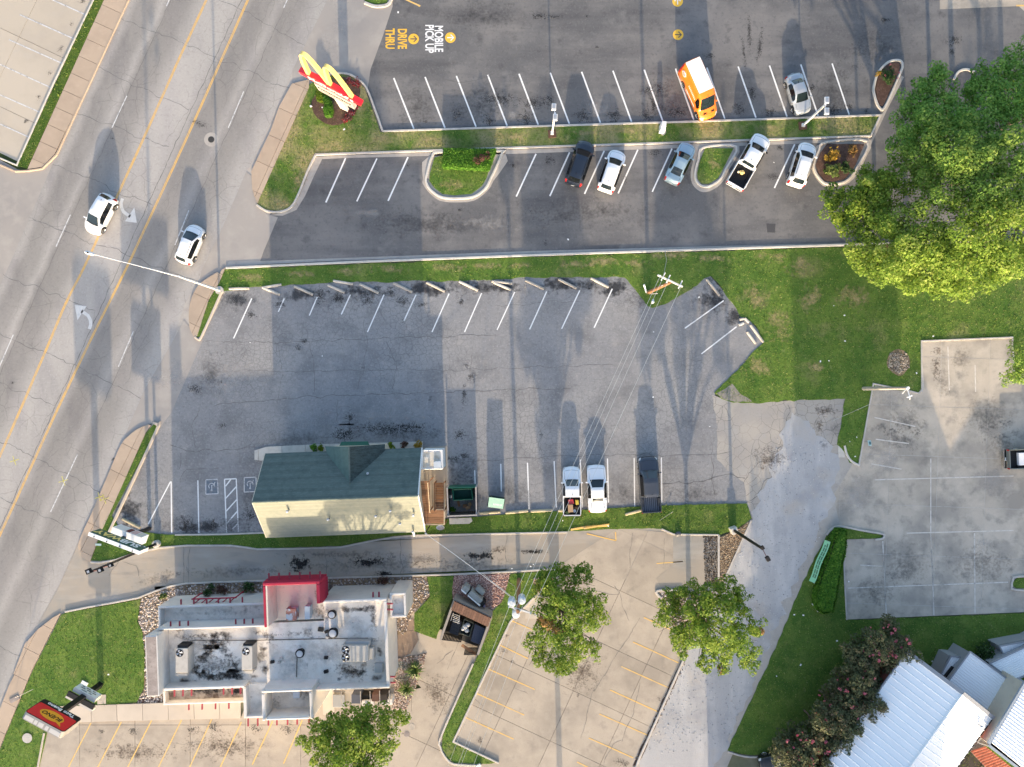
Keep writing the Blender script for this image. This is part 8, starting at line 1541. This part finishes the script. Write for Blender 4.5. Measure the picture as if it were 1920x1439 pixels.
p = P(1622, 830); gs = empty('ground_sign', (p.x, p.y, 0), .0, 'small pale green sign plate at the kerb of the grey lot', 'sign'); MB().box((p.x, p.y, .9), (.3, .06, .55), .2, mat=Matrix.Rotation(1.25, 3, 'X')).build('plate', M('mint_plate', (.5, .66, .62), rough=.4), gs); MB().tube([(p.x, p.y + .1, 0), (p.x, p.y, .9)], .03, 5).build('stake', m_galv, gs); MB().box((p.x + .02, p.y, .935), (.16, .05, .3), .2, mat=Matrix.Rotation(1.25, 3, 'X')).build('plate_print', M('teal_print', (.1, .2, .2)), gs)
# long green banner on stakes beside the hedge row
A, Bq = P(1557, 1017, .9), P(1527, 1094, .9); bn_ = empty('banner', P(1541, 1057), 0, 'long mint green banner with rows of black lettering leaning on the hedge row', 'banner'); dB = (Bq - A); nB = Vector((-dB.y, dB.x, 0)).normalized(); seg_ = 12; mb = MB()
for k in range(seg_):
    t0, t1 = k / seg_, (k + 1) / seg_; w0, w1 = nB * (.05 * math.sin(t0 * 9)), nB * (.05 * math.sin(t1 * 9)); a, c = A + dB * t0 + w0, A + dB * t1 + w1; lean_ = -nB * .42
    mb.quad(a, c, c + lean_ - Vector((0, 0, .4)), a + lean_ - Vector((0, 0, .4)))
mb.build('cloth', M('mint_green_cloth', (.25, .55, .32), rough=.6), bn_); mb = MB(); rb = random.Random(3)
for k in range(58):
    for j in (0, 1):
        if k % 7 == 6 or (k < 3 and j) or k > 55: continue
        t0 = .06 + k * .0152; t1 = t0 + .0095; w0 = nB * (.05 * math.sin(t0 * 9)); f0, f1 = (.22, .42) if j == 0 else (.56, .76); lean_ = -nB * .42 - Vector((0, 0, .4)); up_ = Vector((0, 0, .015)) - nB * .006; a, c = A + dB * t0 + w0 + up_, A + dB * t1 + w0 + up_; mb.quad(a + lean_ * f0, c + lean_ * f0, c + lean_ * f1, a + lean_ * f1)
tag(mb.build('banner_lettering', m_black, bn_), kind='stuff')
for t0 in (0, .5, 1): p = A + dB * t0; MB().tube([(p.x, p.y, 0), p], .03, 5).build('stake', m_galv, bn_)
a = P(1528, 1140, .15); o = MB().box((0, 0, 0), (.06, 1.0, .1), .62).build('pvc_pipe', m_lampw); o.location = a; tag(o, 'white pipe lying on the grass at the lower end of the hedge row', 'pipe')
p = P(1271, 1001); blob((p.x, p.y, .12), .32, M('grey_bag', (.12, .12, .13), rough=.5), 'rubbish_bag', 'dark rubbish bag lying at the kerb corner by the old asphalt bay', 'bag', seed=31)
o = MB().box((0, 0, 0), (2.6, .16, .14), .16).build('loose_timber', m_yelf); p = P(1118, 987); o.location = (p.x, p.y, .13); tag(o, 'loose yellow painted timber lying on the grass above the drive lane', 'timber')
p = P(1667, 662); 
for i, (x, y, rz) in enumerate(((1558, 1190, .3), (1750, 1230, 1.2))): pass
o = MB().prism([P(x, y).xy for x, y in ((892, 1434), (900, 1430), (903, 1434), (895, 1438))], 0, .3).build('white_box', m_lampw); tag(o, 'small white box on the grass at the bottom of the strip', 'box')

# ------------------------------------------------------------------ unseen brick block and tree added beyond the lower edge for their shade
blk = empty('added_shade_block', P(1600, 1640), 0, 'unseen brick block added beyond the lower edge to shade the field and lots', 'building'); w4 = [P(x, y).xy for x, y in ((1512, 1620), (1705, 1600), (1715, 1760), (1522, 1780))]
MB().prism(w4, -.05, 12.4).build('wall', bpy.data.materials['brick_wall'], blk); cb4 = sum(w4, Vector((0, 0))) / 4; MB().prism([cb4 + (p - cb4) * 1.02 for p in w4], 12.4, 12.9).build('parapet', m_kerb, blk)
for k in range(5):
    for z in (2, 5.5, 9): p = w4[0].lerp(w4[1], (k + .5) / 5); q = (w4[1] - w4[0]).normalized(); n4 = Vector((-q.y, q.x)); o = MB().box((p.x + n4.x * .03, p.y + n4.y * .03, z + .8), (1.2, .12, 1.7), math.atan2(q.y, q.x)).build('window', m_signw, blk); MB().box((p.x + n4.x * .1, p.y + n4.y * .1, z + .8), (1.0, .04, 1.5), math.atan2(q.y, q.x)).build('pane', m_glass, o)
r = random.Random(300); lob = [(1060 + r.uniform(-24, 24), 1680 + r.uniform(-40, 40), r.uniform(18, 28), 8 + k * .55) for k in range(10)]
tree('tree', 'unseen tall narrow tree beyond the lower edge, shaped to cast a shadow band', 'tree', (1052, 1575), lob, 3000, lf_lot, 13, .3, None, 310, (.25, .5))
# doors and windows on the sides that only show from lower down
def opening(parent, a, c, s, w, z0, z1, nm='window'):
    a, c = Vector(a), Vector(c); d = (c - a).normalized(); n = Vector((d.y, -d.x)); p = a.lerp(c, s)
    o = MB().box((p.x + n.x * .02, p.y + n.y * .02, (z0 + z1) / 2), (w + .16, .1, z1 - z0 + .16), math.atan2(d.y, d.x)).build(nm, m_signw, parent); MB().box((p.x + n.x * .07, p.y + n.y * .07, (z0 + z1) / 2), (w, .04, z1 - z0), math.atan2(d.y, d.x)).build('pane', m_glass, o)
q = brect(302, 1288, 455, 1316, 3.4)
for s in (.15, .38, .62, .85): opening(rest, q[3], q[2], s, 1.5, 1.0, 2.3)
q = brect(486, 1294, 582, 1352, 6.2)
for s in (.25, .75): opening(rest, q[3], q[2], s, 1.1, .05, 2.3, 'door')
sw_, se_ = w_in[3], w_in[2]
for s in (.15, .4, .65, .88): opening(shop, sw_, se_, s, 1.4, 1.0, 2.2)
opening(shop, w_in[0], w_in[3], .3, 1.1, .05, 2.2, 'door'); opening(shop, w_in[0], w_in[3], .65, 2.0, .9, 2.3)
